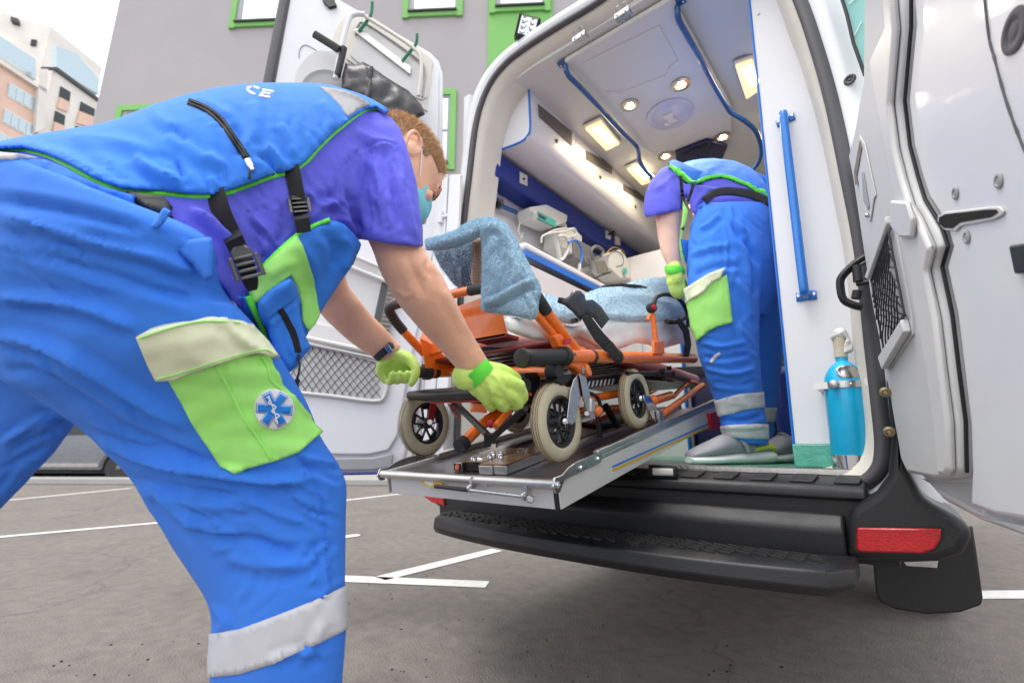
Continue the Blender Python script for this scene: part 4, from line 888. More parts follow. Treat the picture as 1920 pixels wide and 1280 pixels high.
# door check (black hinge arm) on the jamb
k = MB(); hc = [onY(x, y, 1.50) for x, y in ((1622, 482), (1600, 497), (1578, 520), (1576, 540), (1582, 562), (1600, 572), (1616, 576))]
k.tube(spl(hc, 4), (.014, .010), 10, flat=(0, 1, 0)); hk = k.build('hinge_arm', M['black_pl'], van)
k = MB(); k.cyl(onY(1607, 498, 1.49), onY(1610, 528, 1.49), .012); k.tube([onY(1605, 532, 1.49), onY(1632, 528, 1.49)], .007, 10); k.tube([onY(1600, 505, 1.49), onY(1630, 487, 1.49)], .005, 8); k.build('hinge_pin', M['black_pl'], hk)
k = MB(); k.tube([onY(1605, 560, 1.47), onY(1608, 545, 1.47)], .011, 10); k.build('hinge_roller', M['black_dark'], hk)
# teal glass between jamb and door
k = MB(); k.prism([onY(x, y, 1.53) for x, y in ((1582, -60), (1580, 0), (1622, 138), (1640, 138), (1640, -60))], (0, -.006, 0)); gl = k.build('door_window', M['teal_glass'], van)
k = MB(); k.tube([onY(x, y, 1.515) for x, y in ((1574, -60), (1579, 0), (1588, 28), (1600, 80), (1622, 142))], (.006, .004), 6); k.build('window_gasket', M['black_dark'], gl)
k = MB(); k.tube([onY(x, y, 1.518) for x, y in ((1600, 70), (1616, 40))], .0015, 5); k.tube([onY(x, y, 1.518) for x, y in ((1592, 8), (1608, -8))], .0015, 5); k.build('heating_wire', M['lami'], gl)['kind'] = 'stuff'

# ================================================================ left rear door
H0 = Vector((-1.745, 1.44, 0)); ld_ = Vector((-.72, -.69, 0)).normalized(); ln = Vector((ld_.y, -ld_.x, 0)); ln = ln if ln.dot(CO - H0) > 0 else -ln
def lq(px, o=0.0): return [onP(x, y, H0, ln) + ln * o for x, y in px]
def slabl(px, o0, o1, name, m_, par, bevel=0.0, seg=2): k = MB(); k.prism(lq(px, o0), ln * (o1 - o0)); return k.build(name, m_, par, bevel=bevel, seg=seg)
lo_ = [(828, 420), (829, 130), (822, 108), (806, 92), (640, -4), (540, -60), (536, -30), (524, 40), (500, 150), (440, 480), (372, 893), (700, 889), (735, 886), (755, 868), (772, 800)]
ldoor = slabl(lo_, -.09, -.02, 'rear_door', M['white_door'], van, .012, 3); lab(ldoor, 'left rear door swung open behind the first paramedic')
slabl([(822, 420), (822, 134), (815, 114), (800, 100), (640, 8), (546, -45), (542, 0), (515, 150), (455, 480), (392, 850), (690, 852), (728, 844), (745, 815), (765, 700)], -.019, -.004, 'door_inner_panel', M['white_door'], ldoor, .012, 4)
k = MB(); k.tube(lq([(543, -60), (533, 0), (502, 160), (440, 480), (372, 880)], -.0), (.028, .016), 8, flat=ld_); k.build('door_seal', M['seal_dark'], ldoor)
slabl([(372, 862), (700, 858), (738, 850), (735, 874), (700, 880), (372, 886)], -.005, .008, 'lower_flange', M['frame_grey'], ldoor, .004)
k = MB(); k.tube(lq([(372, 888), (640, 888), (735, 886)], .0), .006, 8); k.build('blue_edge_tape', M['blue_lami'], ldoor)
rp_ = lambda P: [ (p.x, p.y) for p in spl([Vector((x, y, 0)) for x, y in P] + [Vector((*P[0], 0))], 3)[:-1]]
wr = [(660, 24), (685, 26), (800, 103), (810, 128), (800, 196), (788, 202), (640, 105), (623, 85), (636, 45)]
slabl(rp_(wr), -.0035, .004, 'window_surround', M['beige'], ldoor, .003)
slabl(rp_([(676, 46), (697, 56), (785, 122), (797, 150), (790, 190), (670, 118), (662, 95)]), .0045, .010, 'window_recess', M['inner'], ldoor, .003)
k = MB(); k.tube(lq(spl2([(668, 70), (672, 52), (690, 50), (780, 112), (796, 135), (792, 185)], 4), .012), (.006), 8); k.build('recess_rim', M['frame_grey'], ldoor)
slabl([(664, 64), (676, 60), (772, 132), (770, 146)], .011, .026, 'hook_plate', M['alu'], ldoor, .002)
for P in ([(675, 67), (687, 57), (698, 46), (702, 36), (703, 28)], [(756, 122), (768, 111), (780, 101), (784, 94), (785, 86)]):
    k = MB(); Q = [lq([p], .027 + .05 * i / 4)[0] for i, p in enumerate(P)]; k.tube(spl(Q, 4), .009, 10); k.build('hook', M['hook'], ldoor, smooth=60)
slabl([(604, -5), (625, -5), (632, 14), (618, 18), (606, 6)], -.003, .012, 'top_latch', M['black_pl'], ldoor, .003)
slabl(rp_([(558, 130), (575, 108), (600, 95), (640, 104), (660, 130), (655, 170), (560, 170)]), -.0035, .003, 'speaker_surround', M['trim'], ldoor, .002)
k = MB(); k.lathe([(.12, 0), (.115, .006), (.10, .001), (.06, -.004), (0, -.004)], lq([(608, 168)], .004)[0], ln, 40); k.build('speaker_cone', M['frame_grey'], ldoor)
k = MB(); k.tube(lq(spl2([(560, 108), (562, 92), (572, 84), (590, 92), (596, 97)], 4), -.002), .002, 6); k.build('pressed_rim', M['frame_grey'], ldoor)
# lower half of the left door
slabl([(640, 470), (735, 505), (712, 640), (612, 600)], -.0035, .003, 'lower_recess', M['inner'], ldoor, .004)
slabl([(724, 498), (745, 506), (716, 650), (694, 640)], .0035, .02, 'black_post', M['seal_dark'], ldoor, .003)
gb = slabl([(733, 525), (750, 530), (727, 640), (710, 632)], .0205, .03, 'ribbed_grille', M['vent'], ldoor)
for i in range(14):
    y = 530 + i * 8; x = 741 - i * 1.55; k = MB(); k.tube(lq([(x - 8, y), (x + 8, y + 2)], .032), .0022, 5); k.build('grille_rib', M['frame_grey'], gb)
for P, r in (([(590, 452), (715, 505)], .010), ([(600, 480), (760, 545)], .011), ([(560, 632), (716, 665)], .012), ([(560, 642), (716, 675)], .006)):
    k = MB(); k.tube(lq(P, .03), r, 10); k.build('door_tube', M['inner'], ldoor, smooth=60)
slabl([(590, 605), (700, 628), (716, 668), (560, 640)], -.003, .006, 'pocket_top', M['inner'], ldoor, .003)
pf = slabl(rp_([(520, 640), (560, 640), (700, 675), (727, 690), (722, 745), (700, 753), (560, 733), (510, 728)]), -.003, .004, 'pocket_back', M['inner'], ldoor, .003)
k = MB(); k.tube([lq([p], .008)[0] for p in spl2([(540, 734), (620, 742), (700, 752), (722, 742), (727, 700), (718, 682), (620, 655), (560, 641)], 3)], .009, 8); k.build('pocket_frame', M['inner'], ldoor, smooth=60)
k = MB()
for s_ in (1, -1):
    for i in range(-8, 22):
        P = []
        for j in range(9):
            v = j / 8; x = 500 + i * 14 + s_ * v * 62 + (0 if s_ > 0 else 62); 
            if 520 < x < 718: yt = 636 + (x - 520) * .215; yb_ = 728 + (x - 520) * .10; P.append(lq([(x + 2.5 * math.sin(j * 3.14), yt + (yb_ - yt) * v)], .012 + .0015 * s_)[0])
        if len(P) > 2: k.tube(P, .0018, 4)
k.build('storage_net', M['net'], ldoor)['kind'] = 'stuff'
# hinge side posts between door and van body
for x0, x1, m_ in ((787, 800, 'inner'), (803, 822, 'lami'), (826, 846, 'white'),):
    k = MB(); k.prism([onY(x, y, 1.50) for x, y in ((x0 + 22, 330), (x1 + 22, 330), (x1 + 12, 560), (x1 - 10, 870), (x0 - 10, 870), (x0 + 8, 560))], (0, -.02, 0)); jo = k.build('hinge_post', M[m_], van, bevel=.004)
for y in (408, 640): 
    c = onY(826, y, 1.47); k = MB(); k.cyl(c + Vector((0, 0, -.03)), c + Vector((0, 0, .03)), .014); k.tube([c, c + Vector((.09, .04, .01))], .008, 8); k.build('hinge', M['white'], van)

# ---- folded carry chair hanging on the left door
cc = thing('folded_carry_chair', 'folded evacuation chair with black covers and white tubes hanging on the left door', 'carry chair', lq([(690, 150)], .05)[0])
T = lambda P, o_=.075: [lq([p], o_)[0] for p in P]
k = MB(); k.tube(spl(T([(636, 168), (645, 120), (660, 62), (672, 50), (690, 50)]), 5), .013, 12); k.build('chair_tube', M['lami'], cc, smooth=60)
k = MB(); k.tube(spl(T([(690, 50), (775, 105), (792, 135), (787, 195)], .06), 5), .009, 12); k.build('chair_tube', M['beige'], cc, smooth=60)
k = MB(); k.tube(T([(640, 163), (652, 112)], .078), .017, 12); k.build('tube_sleeve', M['foam'], cc, smooth=60)
k = MB(); k.tube(T([(600, 92), (645, 120)], .095), (.020, .012), 8, flat=UPV); k.build('foot_strap', M['foam'], cc)
inflate([(648, 118), (665, 122), (680, 116), (692, 122), (720, 142), (745, 158), (766, 170), (776, 182), (790, 196), (797, 215), (770, 230), (730, 230), (680, 195), (640, 168), (642, 140)], lambda x, y: (lq([(x, y)], .09)[0] - CO).dot(FWD), .07, 22, 6, nz=.014, nf=22).build('seat_cover', M['leather'], cc, smooth=80)
inflate([(684, 124), (700, 124), (700, 170), (690, 200), (676, 190), (690, 150)], lambda x, y: (lq([(x, y)], .115)[0] - CO).dot(FWD), .04, 10, 5, nz=.01, nf=40).build('cover_fold', M['leather'], cc, smooth=80)

# ================================================================ oxygen cylinder
oc = onY(1600, 868, 1.72); R0 = .0585
cyl = thing('oxygen_cylinder', 'cyan oxygen cylinder with wrapped valve strapped to the white partition', 'oxygen cylinder', (oc.x, oc.y - .06, ZF))
ax = (onY(1576, 668, 1.63) - onY(1599, 866, 1.63)).normalized(); o0 = onY(1600, 866, 1.63); o0.z = ZF + .001
sc_ = (onY(1635, 780, 1.63) - onY(1553, 780, 1.63)).length / 2
prof = [(sc_ * .2, .022), (sc_, .022), (sc_, .245), (sc_ * .98, .27), (sc_ * .88, .295), (sc_ * .66, .318), (sc_ * .42, .332), (sc_ * .30, .338), (sc_ * .30, .362), (sc_ * .22, .364)]
Hs = (onY(1578, 668, 1.63) - o0).length / .355
k = MB(); k.lathe([(r, h * Hs) for r, h in spl2([(0.001, .034), (sc_ * .95, .034), (sc_, .040)] , 1) + [(sc_, .245)] + spl2(prof[3:8], 4) + prof[8:]], o0, ax, 48); k.build('bottle', M['cyan'], cyl, smooth=35)
k = MB(); k.lathe([(sc_ * .3, .0), (sc_ * 1.01, .0), (sc_ * 1.02, .044 * Hs), (sc_ * .9, .046 * Hs), (sc_ * .9, .004), (sc_ * .3, .004)], o0, ax, 48); k.build('chrome_base', M['chrome'], cyl)
bz = (onY(1594, 722, 1.62) - o0).length; k = MB(); k.lathe([(sc_ * 1.02, bz - .009), (sc_ * 1.045, bz - .009), (sc_ * 1.045, bz + .009), (sc_ * 1.02, bz + .009)], o0, ax, 48, closed=True); bd = k.build('strap_band', M['alu'], cyl)
k = MB(); c = o0 + ax * bz; k.obox(c + Vector((-sc_ * 1.0, -.035, 0)), (.022, 0, 0), (0, .002, 0), (0, 0, .0095)); k.obox(c + Vector((sc_ * 1.05, .0, 0)), (.003, 0, 0), (0, .06, 0), (0, 0, .0095)); k.obox(c + Vector((-sc_ * 1.25, .02, 0)), (.003, 0, 0), (0, .05, 0), (0, 0, .0095)); k.build('band_bracket', M['alu'], bd)
k = MB(); k.lathe([(.011, 0), (.011, .008), (.006, .010)], c + Vector((-.02, -sc_ * 1.04, 0)), (0, -1, 0), 16); k.build('band_screw', M['steel'], bd)
for dx in (.004, .018): k = MB(); k.lathe([(.003, 0), (.002, .003)], c + Vector((dx, -sc_ * 1.04, 0)), (0, -1, 0), 10); k.build('rivet', M['chrome'], bd)
tb = bvh(bpy.data.objects['bottle'].data)
patch('shoulder_label', rp_([(1567, 692), (1578, 686), (1595, 684), (1608, 690), (1616, 704), (1600, 708), (1575, 706)]), tb, M['steel'], cyl, .001, .001, 4)
vp = [onY(x, y, 1.63) for x, y in ((1577, 670), (1576, 655), (1574, 640), (1572, 628), (1575, 618))]
k = MB(); k.tube(vp, [.017, .0165, .0165, .018, .012], 12); vo = k.build('taped_neck', M['kraft'], cyl)
k = MB(); k.loft(sm([(onY(1572, 622, 1.63), Vector((.006, 0, -.004)), Vector((0, .008, 0))), (onY(1558, 634, 1.63), Vector((0, 0, .008)), Vector((0, .012, 0))), (onY(1570, 627, 1.63), Vector((0, 0, .016)), Vector((0, .02, 0))), (onY(1586, 627, 1.63), Vector((0, 0, .016)), Vector((0, .016, 0))), (onY(1589, 645, 1.63), Vector((.01, 0, 0)), Vector((0, .015, 0))), (onY(1588, 660, 1.63), Vector((.013, 0, 0)), Vector((0, .016, 0))), (onY(1572, 668, 1.63), Vector((.004, 0, .008)), Vector((0, .016, 0)))], 3), 16)
wm_ = remesh(k, .002, 3); wrinkle(wm_, .003, 60); new_obj('valve_wrap', wm_, M['tape'], cyl, 80)

# ================================================================ medical devices on the left wall
def wq(px, X): return [onX(x, y, X) for x, y in px]
mon = thing('syringe_pump', 'white syringe pump with teal screen strip clamped to the wall rail', 'medical pump', onX(1010, 410, -1.5))
def pbox(name, px, X, dx, m_, par, bevel=.006): k = MB(); k.prism(wq(px, X), (dx, 0, 0)); return k.build(name, m_, par, bevel=bevel, seg=3)
pbox('pump_body', [(968, 398), (1000, 393), (1040, 412), (1038, 425), (1012, 435), (972, 419)], -1.56, .10, M['device'], mon)
pbox('screen', [(1008, 396), (1041, 414), (1041, 427), (1008, 410)], -1.455, .006, M['teal'], mon, .002)
pbox('dark_display', [(1009, 400), (1024, 408), (1024, 412), (1009, 404)], -1.446, .002, M['navy'], mon, 0)
k = MB(); k.cyl(onX(1000, 400, -1.45), onX(1004, 405, -1.42), .016); k.build('knob', M['device'], mon)
k = MB(); k.tube(spl(wq([(1040, 418), (1056, 422), (1056, 436)], -1.5), 5), .02, 10); k.build('handle', M['device'], mon)
for P in ([(975, 418), (972, 432), (978, 446), (980, 436)],): k = MB(); k.tube(spl(wq(P, -1.48), 5), .0035, 6); k.build('cable', M['device'], mon)
k = MB(); k.tube(wq([(934, 384), (970, 399)], -1.56), .013, 12); wr_ = k.build('wall_rail', M['navy_rail'], van, smooth=60)
k = MB(); k.prism(wq([(929, 372), (940, 376), (944, 392), (928, 394)], -1.595), (.015, 0, 0)); k.build('rail_plate', M['steel'], wr_, bevel=.003)
k = MB(); k.ball(onX(934, 384, -1.56), .02); k.build('rail_end', M['black_pl'], wr_)
vent = thing('ventilator', 'grey white portable ventilator with coiled tubes on the counter shelf', 'ventilator', onX(1040, 470, -1.45))
pbox('housing', [(1020, 440), (1044, 436), (1062, 452), (1060, 494), (1044, 486), (1018, 470)], -1.55, .12, M['device'], vent)
pbox('side_panel', [(1049, 452), (1085, 470), (1086, 505), (1050, 490)], -1.52, .10, M['device_g'], vent)
k = MB(); k.tube(wq([(1041, 442), (1050, 490)], -1.40), .014, 8); k.build('hose_bracket', M['device'], vent)
for P, r in (([(1046, 443), (1060, 444), (1066, 462), (1058, 482), (1050, 488)], .009), ([(1015, 455), (1018, 442), (1040, 436), (1060, 434), (1076, 428), (1080, 440), (1060, 446)], .006), ([(1022, 440), (1045, 430), (1070, 430), (1078, 436)], .006)):
    k = MB(); k.tube(spl(wq(P, -1.38), 6), r, 8); k.build('breathing_tube', M['device'], vent, smooth=60)
k = MB(); k.tube(spl(wq([(1066, 455), (1078, 450), (1088, 462), (1091, 480), (1087, 498)], -1.36), 6), .007, 8); k.build('blue_cable', M['edge_blue'], vent, smooth=60)
k = MB(); k.tube(wq([(1087, 495), (1086, 508)], -1.36), .010, 8); k.build('connector', M['device'], vent)
dfb = thing('defibrillator', 'grey defibrillator case with black strap and coiled leads on the counter', 'defibrillator', onX(1130, 500, -1.45))
pbox('case', [(1108, 484), (1130, 476), (1146, 496), (1152, 532), (1128, 530), (1108, 512)], -1.50, .14, M['device'], dfb, .012)
pbox('front_panel', [(1115, 490), (1132, 488), (1140, 505), (1138, 515), (1120, 512)], -1.355, .006, M['vent'], dfb, .004)
k = MB(); k.tube(wq([(1114, 522), (1130, 515), (1146, 510)], -1.35), (.008, .003), 6); k.build('case_strap', M['foam'], dfb)
k = MB(); k.tube(spl(wq([(1112, 488), (1108, 470), (1118, 462), (1130, 470), (1128, 482)], -1.42), 5), .012, 8); k.build('case_handle', M['device_g'], dfb, smooth=60)
for i, P in enumerate(([(1140, 480), (1152, 470), (1166, 478), (1168, 495), (1155, 500)], [(1142, 486), (1158, 476), (1172, 490), (1166, 512)], [(1145, 500), (1156, 492), (1166, 500), (1160, 520)], [(1136, 476), (1150, 464), (1168, 470), (1172, 484)])):
    k = MB(); k.tube(spl(wq(P, -1.36 - i * .02), 6), .0045, 6); k.build('lead', M['yel_line' if i % 2 else 'device_g'], dfb, smooth=60)
k = MB(); k.tube(spl(wq([(1094, 484), (1104, 486), (1108, 505), (1104, 520)], -1.4), 5), .006, 8); k.build('lead', M['device_g'], dfb, smooth=60)
kit = thing('dressing_box', 'small white box with a teal mark behind the defibrillator', 'box', onX(1172, 515, -1.4))
pbox('box', [(1163, 500), (1178, 497), (1182, 520), (1168, 528)], -1.45, .1, M['device'], kit); pbox('teal_mark', [(1168, 503), (1174, 502), (1176, 513), (1170, 514)], -1.348, .002, M['teal'], kit, 0)

# ================================================================ loading platform (tilted stretcher tray)
PX0, PX1 = -1.235, -.612            # left and right sides
pf0 = Vector((0, .905, .700)); pf1 = Vector((0, 2.15, .945)); pd = (pf1 - pf0).normalized(); pn = Vector((0, -pd.z, pd.y))
lift = thing('loading_platform', 'tilted aluminium loading platform sliding out of the ambulance under the stretcher', 'loading platform', (-.92, 1.5, .72))
def pp(x, s_, h=0): return Vector((x, 0, 0)) + pf0 + pd * s_ + pn * h
L_ = 1.32
def pbx(x0, x1, s0, s1, h0, h1, name, m_, par=lift, bevel=.002): k = MB(); k.hexa([pp(x0, s0, h0), pp(x1, s0, h0), pp(x1, s1, h0), pp(x0, s1, h0), pp(x0, s0, h1), pp(x1, s0, h1), pp(x1, s1, h1), pp(x0, s1, h1)]); return k.build(name, m_, par, bevel=bevel)
pbx(PX0 + .01, PX1 - .01, .01, L_, -.014, -.006, 'tray', M['dull_steel'])
side_r = pbx(PX1 - .006, PX1, .01, L_, -.062, .004, 'side_panel', M['alu_white'])
pbx(PX0, PX0 + .006, .01, L_, -.062, .004, 'side_panel', M['alu_white'])
pbx(PX1 - .03, PX1 + .002, .20, L_, .0045, .016, 'side_rail', M['alu'])
pbx(PX0 - .002, PX0 + .03, .20, L_, .0045, .016, 'side_rail', M['alu'])
pbx(PX1 - .012, PX1 + .003, .20, L_, .0165, .030, 'rail_lip', M['alu'])
for x in (-1.05, -.80): pbx(x - .02, x + .02, .25, L_, -.0055, .010, 'guide_channel', M['alu'])
pbx(-1.0, -.85, .35, L_, -.0055, .004, 'guide_bed', M['black_pl'])
fp = pbx(PX0 + .03, PX1 - .01, .002, .009, -.060, -.008, 'front_panel', M['alu_white'])
pbx(PX1 - .010, PX1 - .001, .0, .009, -.064, -.010, 'corner_edge', M['black_pl'])
k = MB(); k.tube([pp(PX0 + .005, -.006, -.002), pp(PX1 + .004, -.006, -.002)], .0115, 16); k.build('front_tube', M['alu'], lift, smooth=60)
for x in (PX0, PX1):
    k = MB(); P = [(-.018, -.018), (.0, -.026), (.022, -.012), (.05, .012), (.085, .024), (.20, .024), (.215, .012), (.20, -.004), (.10, -.004), (.05, -.006), (.03, -.02)]
    P = [(-.02, -.004), (-.012, -.020), (.004, -.022), (.014, -.012), (.03, -.0), (.20, -.0), (.215, .012), (.20, .026), (.085, .026), (.05, .022), (.02, .012), (-.008, .014)]
    k.prism([pp(x, s_, h) + Vector((.0 if x == PX0 else .0005, 0, 0)) for s_, h in P], (.007 if x == PX1 else -.007, 0, 0)); ep = k.build('end_plate', M['steel'], lift, bevel=.0015)
    for s_, h, r in ((-.002, -.004, .008), (.10, .010, .005), (.185, .012, .005)):
        k = MB(); k.lathe([(r, 0), (r, .003), (r * .7, .005), (r * .45, .005), (r * .4, .002)], pp(x, s_, h) + Vector((.0075 if x == PX1 else -.0075, 0, 0)), (1 if x == PX1 else -1, 0, 0), 14); k.build('bolt', M['chrome'], ep)
def sidepatch(px, name, m_, off=.0006): k = MB(); k.prism([onX(x, y, PX1 + .0002) for x, y in px], (off, 0, 0)); return k.build(name, m_, side_r)
sidepatch([(1148, 873), (1148, 877), (1335, 793), (1335, 790)], 'blue_stripe', M['edge_blue']); sidepatch([(1148, 879), (1149, 884), (1335, 799), (1335, 795)], 'yellow_stripe', M['yel_line'])
sidepatch([(1325, 775), (1352, 768), (1358, 800), (1330, 806)], 'red_end', M['red'], .012)
# spring latch and warning label on the front panel
def fpp(px, o): return [onY(x, y, .903 - o) for x, y in px]
k = MB(); k.prism(fpp([(788, 893), (833, 895), (833, 903), (826, 911), (812, 914), (798, 910), (789, 902)], .0008), (0, -.0008, 0)); yl_ = k.build('warning_label', M['yellow'], fp)
k = MB(); k.prism(fpp([(793, 900), (805, 895), (812, 901), (813, 908), (806, 910), (798, 905)], .0018), (0, -.0006, 0)); k.build('label_figure', M['patchw'], yl_)
k = MB(); a, b = fpp([(816, 911), (878, 918)], .018); k.tube([a, b], .0055, 12); sg = k.build('latch_grip', M['foam'], lift)
k = MB(); a, b = fpp([(878, 918), (985, 931)], .018); k.tube([a, b], .0042, 12); k.build('latch_rod', M['steel'], sg)
for x, y in ((882, 915), (984, 929)):
    k = MB(); c = fpp([(x, y)], .012)[0]; k.lathe([(.010, -.004), (.011, 0), (.011, .006), (.010, .008)], c, (1, -.2, 0), 16); k.obox(c + Vector((.006, .002, .012)), (.004, 0, .004), (0, .008, 0), (-.002, 0, .012)); k.build('latch_bracket', M['steel'], sg)
k = MB(); c = fpp([(993, 934)], .012)[0]; k.lathe([(.0095, 0), (.0095, .012), (.007, .015)], c, (.7, -.7, 0), 6); k.build('hex_nut', M['steel'], sg)
k = MB(); c = fpp([(908, 908)], .004)[0]; k.tube([c - Vector((.012, 0, 0)), c + Vector((.012, 0, -.001))], (.005, .003), 8); k.build('latch_foot', M['steel'], sg)
# stretcher lock blocks on the tray
def blk(x0, x1, s0, s1, h1, name, m_, par, h0=-.005): return pbx(x0, x1, s0, s1, h0, h1, name, m_, par, .0015)
b1 = blk(-1.005, -.975, .075, .30, .018, 'lock_block', M['steel'], lift); blk(-1.005, -.975, .0735, .0745, .017, 'warning_sign', M['black_dark'], b1, -.003)
c = pp(-.990, .072, .007); k = MB(); k.lathe([(.0085, 0), (.0085, .001)], c, (0, -1, 0), 20); k.build('red_symbol', mat('signal_red', (.8, .08, .03), .4), b1)
k = MB(); k.lathe([(.0062, 0), (.0062, .0006)], c + Vector((0, -.0012, 0)), (0, -1, 0), 20, ); k.build('symbol_ring', mat('signal_salmon', (.75, .25, .16), .4), b1)
k = MB(); k.obox(c + Vector((0, -.0024, 0)), (.0008, 0, 0), (0, .0004, 0), (0, 0, .005)); k.obox(c + Vector((0, -.0024, -.003)), (.0022, 0, 0), (0, .0004, 0), (0, 0, .0008)); k.build('symbol_mark', mat('signal_red', (.8, .08, .03), .4), b1)
b2 = blk(-.974, -.905, .085, .28, .016, 'lock_block', M['blackm'], lift); blk(-.998, -.905, .09, .28, .020, 'lock_cover', M['wood'], b2, .0165)
b3 = blk(-.892, -.845, .055, .30, .018, 'lock_block', M['alu'], lift); blk(-.892, -.80, .06, .30, .022, 'lock_cover', M['wood'], b3, .0185); blk(-.844, -.80, .06, .30, .018, 'lock_side', M['alu'], b3)
for i, (x, s_) in enumerate(((-.95, .10), (-.925, .10), (-.915, .13), (-.90, .16), (-.875, .13), (-.93, .16))):
    k = MB(); k.lathe([(.008, 0), (.008, .01), (.005, .014)], pp(x, s_, .018), pn, 6 if i % 2 else 14); k.build('lock_bolt', M['chrome'], b2)

# ================================================================ stretcher
XN, XF = -.655, -1.175
strr = thing('stretcher', 'orange tubular ambulance stretcher with cream wheels rolling onto the loading platform', 'stretcher', (-.92, 1.3, .75))
def sx(px, X): return [onX(x, y, X) for x, y in px]
def stube(pts, r, name, m_, par=strr, n=14, sp=0, smooth=60):
    k = MB(); k.tube(spl(pts, sp) if sp else pts, r, n); return k.build(name, m_, par, smooth=smooth)
def make_wheel(c, r=.098, wd=.034):
    c = Vector(c); k = MB(); h = wd / 2; pr = []
    for a in np.linspace(-115, 115, 19): pr.append((r - .019 + .019 * math.cos(R(a)) * 1.0, h * .98 * math.sin(R(a)) / math.sin(R(90)) if abs(a) < 90 else math.copysign(h * .98, a)))
    pr = [(r - .034, -h * .75)] + pr + [(r - .034, h * .75)]
    k.lathe(pr, c, (1, 0, 0), 56, closed=True); ty = k.build('wheel', M['tyre'], strr, smooth=50)
    k = MB()
    for x in (-.010, -.004, .004, .010): k.tube([c + Vector((x, math.cos(a) * (r + .0004), math.sin(a) * (r + .0004))) for a in np.linspace(0, 2 * math.pi, 57)[:-1]], .0009, 4, closed=True)
    k.build('tyre_groove', M['wood'], ty)['kind'] = 'stuff'
    k = MB(); ri = r - .036
    k.lathe([(ri + .003, -h * .7), (ri + .003, h * .75), (ri - .004, h * .8), (ri - .007, h * .5), (ri - .010, .003), (ri - .010, -.003), (ri - .006, -h * .6)], c, (1, 0, 0), 40, closed=True)
    for i in range(5):
        a = 2 * math.pi * i / 5 + .4; d0 = Vector((0, math.cos(a), math.sin(a))); tn = Vector((0, -math.sin(a), math.cos(a)))
        for sg_ in (-1, 1): k.prism([c + d0 * .012 + tn * .006 * sg_, c + d0 * (ri - .006) + tn * .012 * sg_, c + d0 * (ri - .006) + tn * (.018 * sg_), c + d0 * .012 + tn * .0115 * sg_], (.006, 0, 0))
        k.prism([c + d0 * (ri - .020) - tn * .014, c + d0 * (ri - .020) + tn * .014, c + d0 * (ri - .004) + tn * .017, c + d0 * (ri - .004) - tn * .017], (.006, 0, 0))
    k.lathe([(.018, -h), (.018, h * .8), (.012, h), (.012, -h)], c, (1, 0, 0), 24, closed=True); k.build('rim', M['rim'], ty, smooth=40)
    k = MB(); k.lathe([(.009, h * .8), (.009, h + .006), (.006, h + .010), (.003, h + .010)], c, (1, 0, 0), 16); k.build('axle_bolt', M['chrome'], ty)
    return ty
W1, W2, W3 = D(1045, 790, 1.19), D(797, 793, 1.51), D(1190, 747, 1.55)
W1.x = -.672; 
wr1 = make_wheel(W1, .099, .036); wr2 = make_wheel(W2, .099, .036); wr3 = make_wheel(W3, .098, .034)
W4 = W3 + Vector((-.50, 0, .0)); make_wheel(W4, .098, .034)
def plate(px, X, th, name, m_, par=strr, bevel=.0015): k = MB(); k.prism(sx(px, X), (th, 0, 0)); return k.build(name, m_, par, bevel=bevel)
plate([(1083, 701), (1074, 712), (1068, 735), (1062, 783), (1064, 793), (1071, 796), (1078, 791), (1081, 765), (1088, 745), (1097, 738), (1099, 712), (1090, 703)], -.646, .003, 'fork', M['steel'])
plate([(1085, 700), (1097, 706), (1104, 735), (1114, 780), (1108, 790), (1100, 770), (1092, 740)], -.640, .003, 'fork_lever', M['steel'])
plate([(1069, 690), (1056, 700), (1062, 716), (1078, 706), (1086, 698)], -.700, -.003, 'fork', M['steel'])
plate([(1042, 712), (1052, 704), (1075, 700), (1085, 706), (1070, 716), (1054, 722)], -.652, -.04, 'fork_crown', M['blackm'])
k = MB(); k.obox(onX(1105, 760, -.645), (.012, 0, 0), (0, .010, 0), (0, 0, .018)); k.build('brake_block', M['alu'], strr, bevel=.002)
k = MB(); k.cyl(onX(1100, 775, -.63), onX(1100, 775, -.66), .006); k.build('brake_bolt', M['steel'], strr)
plate([(1205, 741), (1215, 741), (1237, 773), (1240, 790), (1229, 793), (1222, 780), (1207, 752)], -.640, .003, 'fork', M['chrome'])
plate([(1229, 770), (1238, 770), (1241, 792), (1232, 794)], -.635, .01, 'fork_block', M['steel'])
plate([(818, 758), (812, 790), (806, 795), (800, 789), (806, 755)], -1.155, .004, 'fork', M['maroon'])
k = MB(); k.cyl(onX(806, 791, -1.15), onX(806, 791, -1.14), .008); k.build('fork_bolt', M['chrome'], strr)
plate([(838, 756), (858, 760), (860, 786), (850, 780)], -1.05, .004, 'fork_bracket', M['steel'])
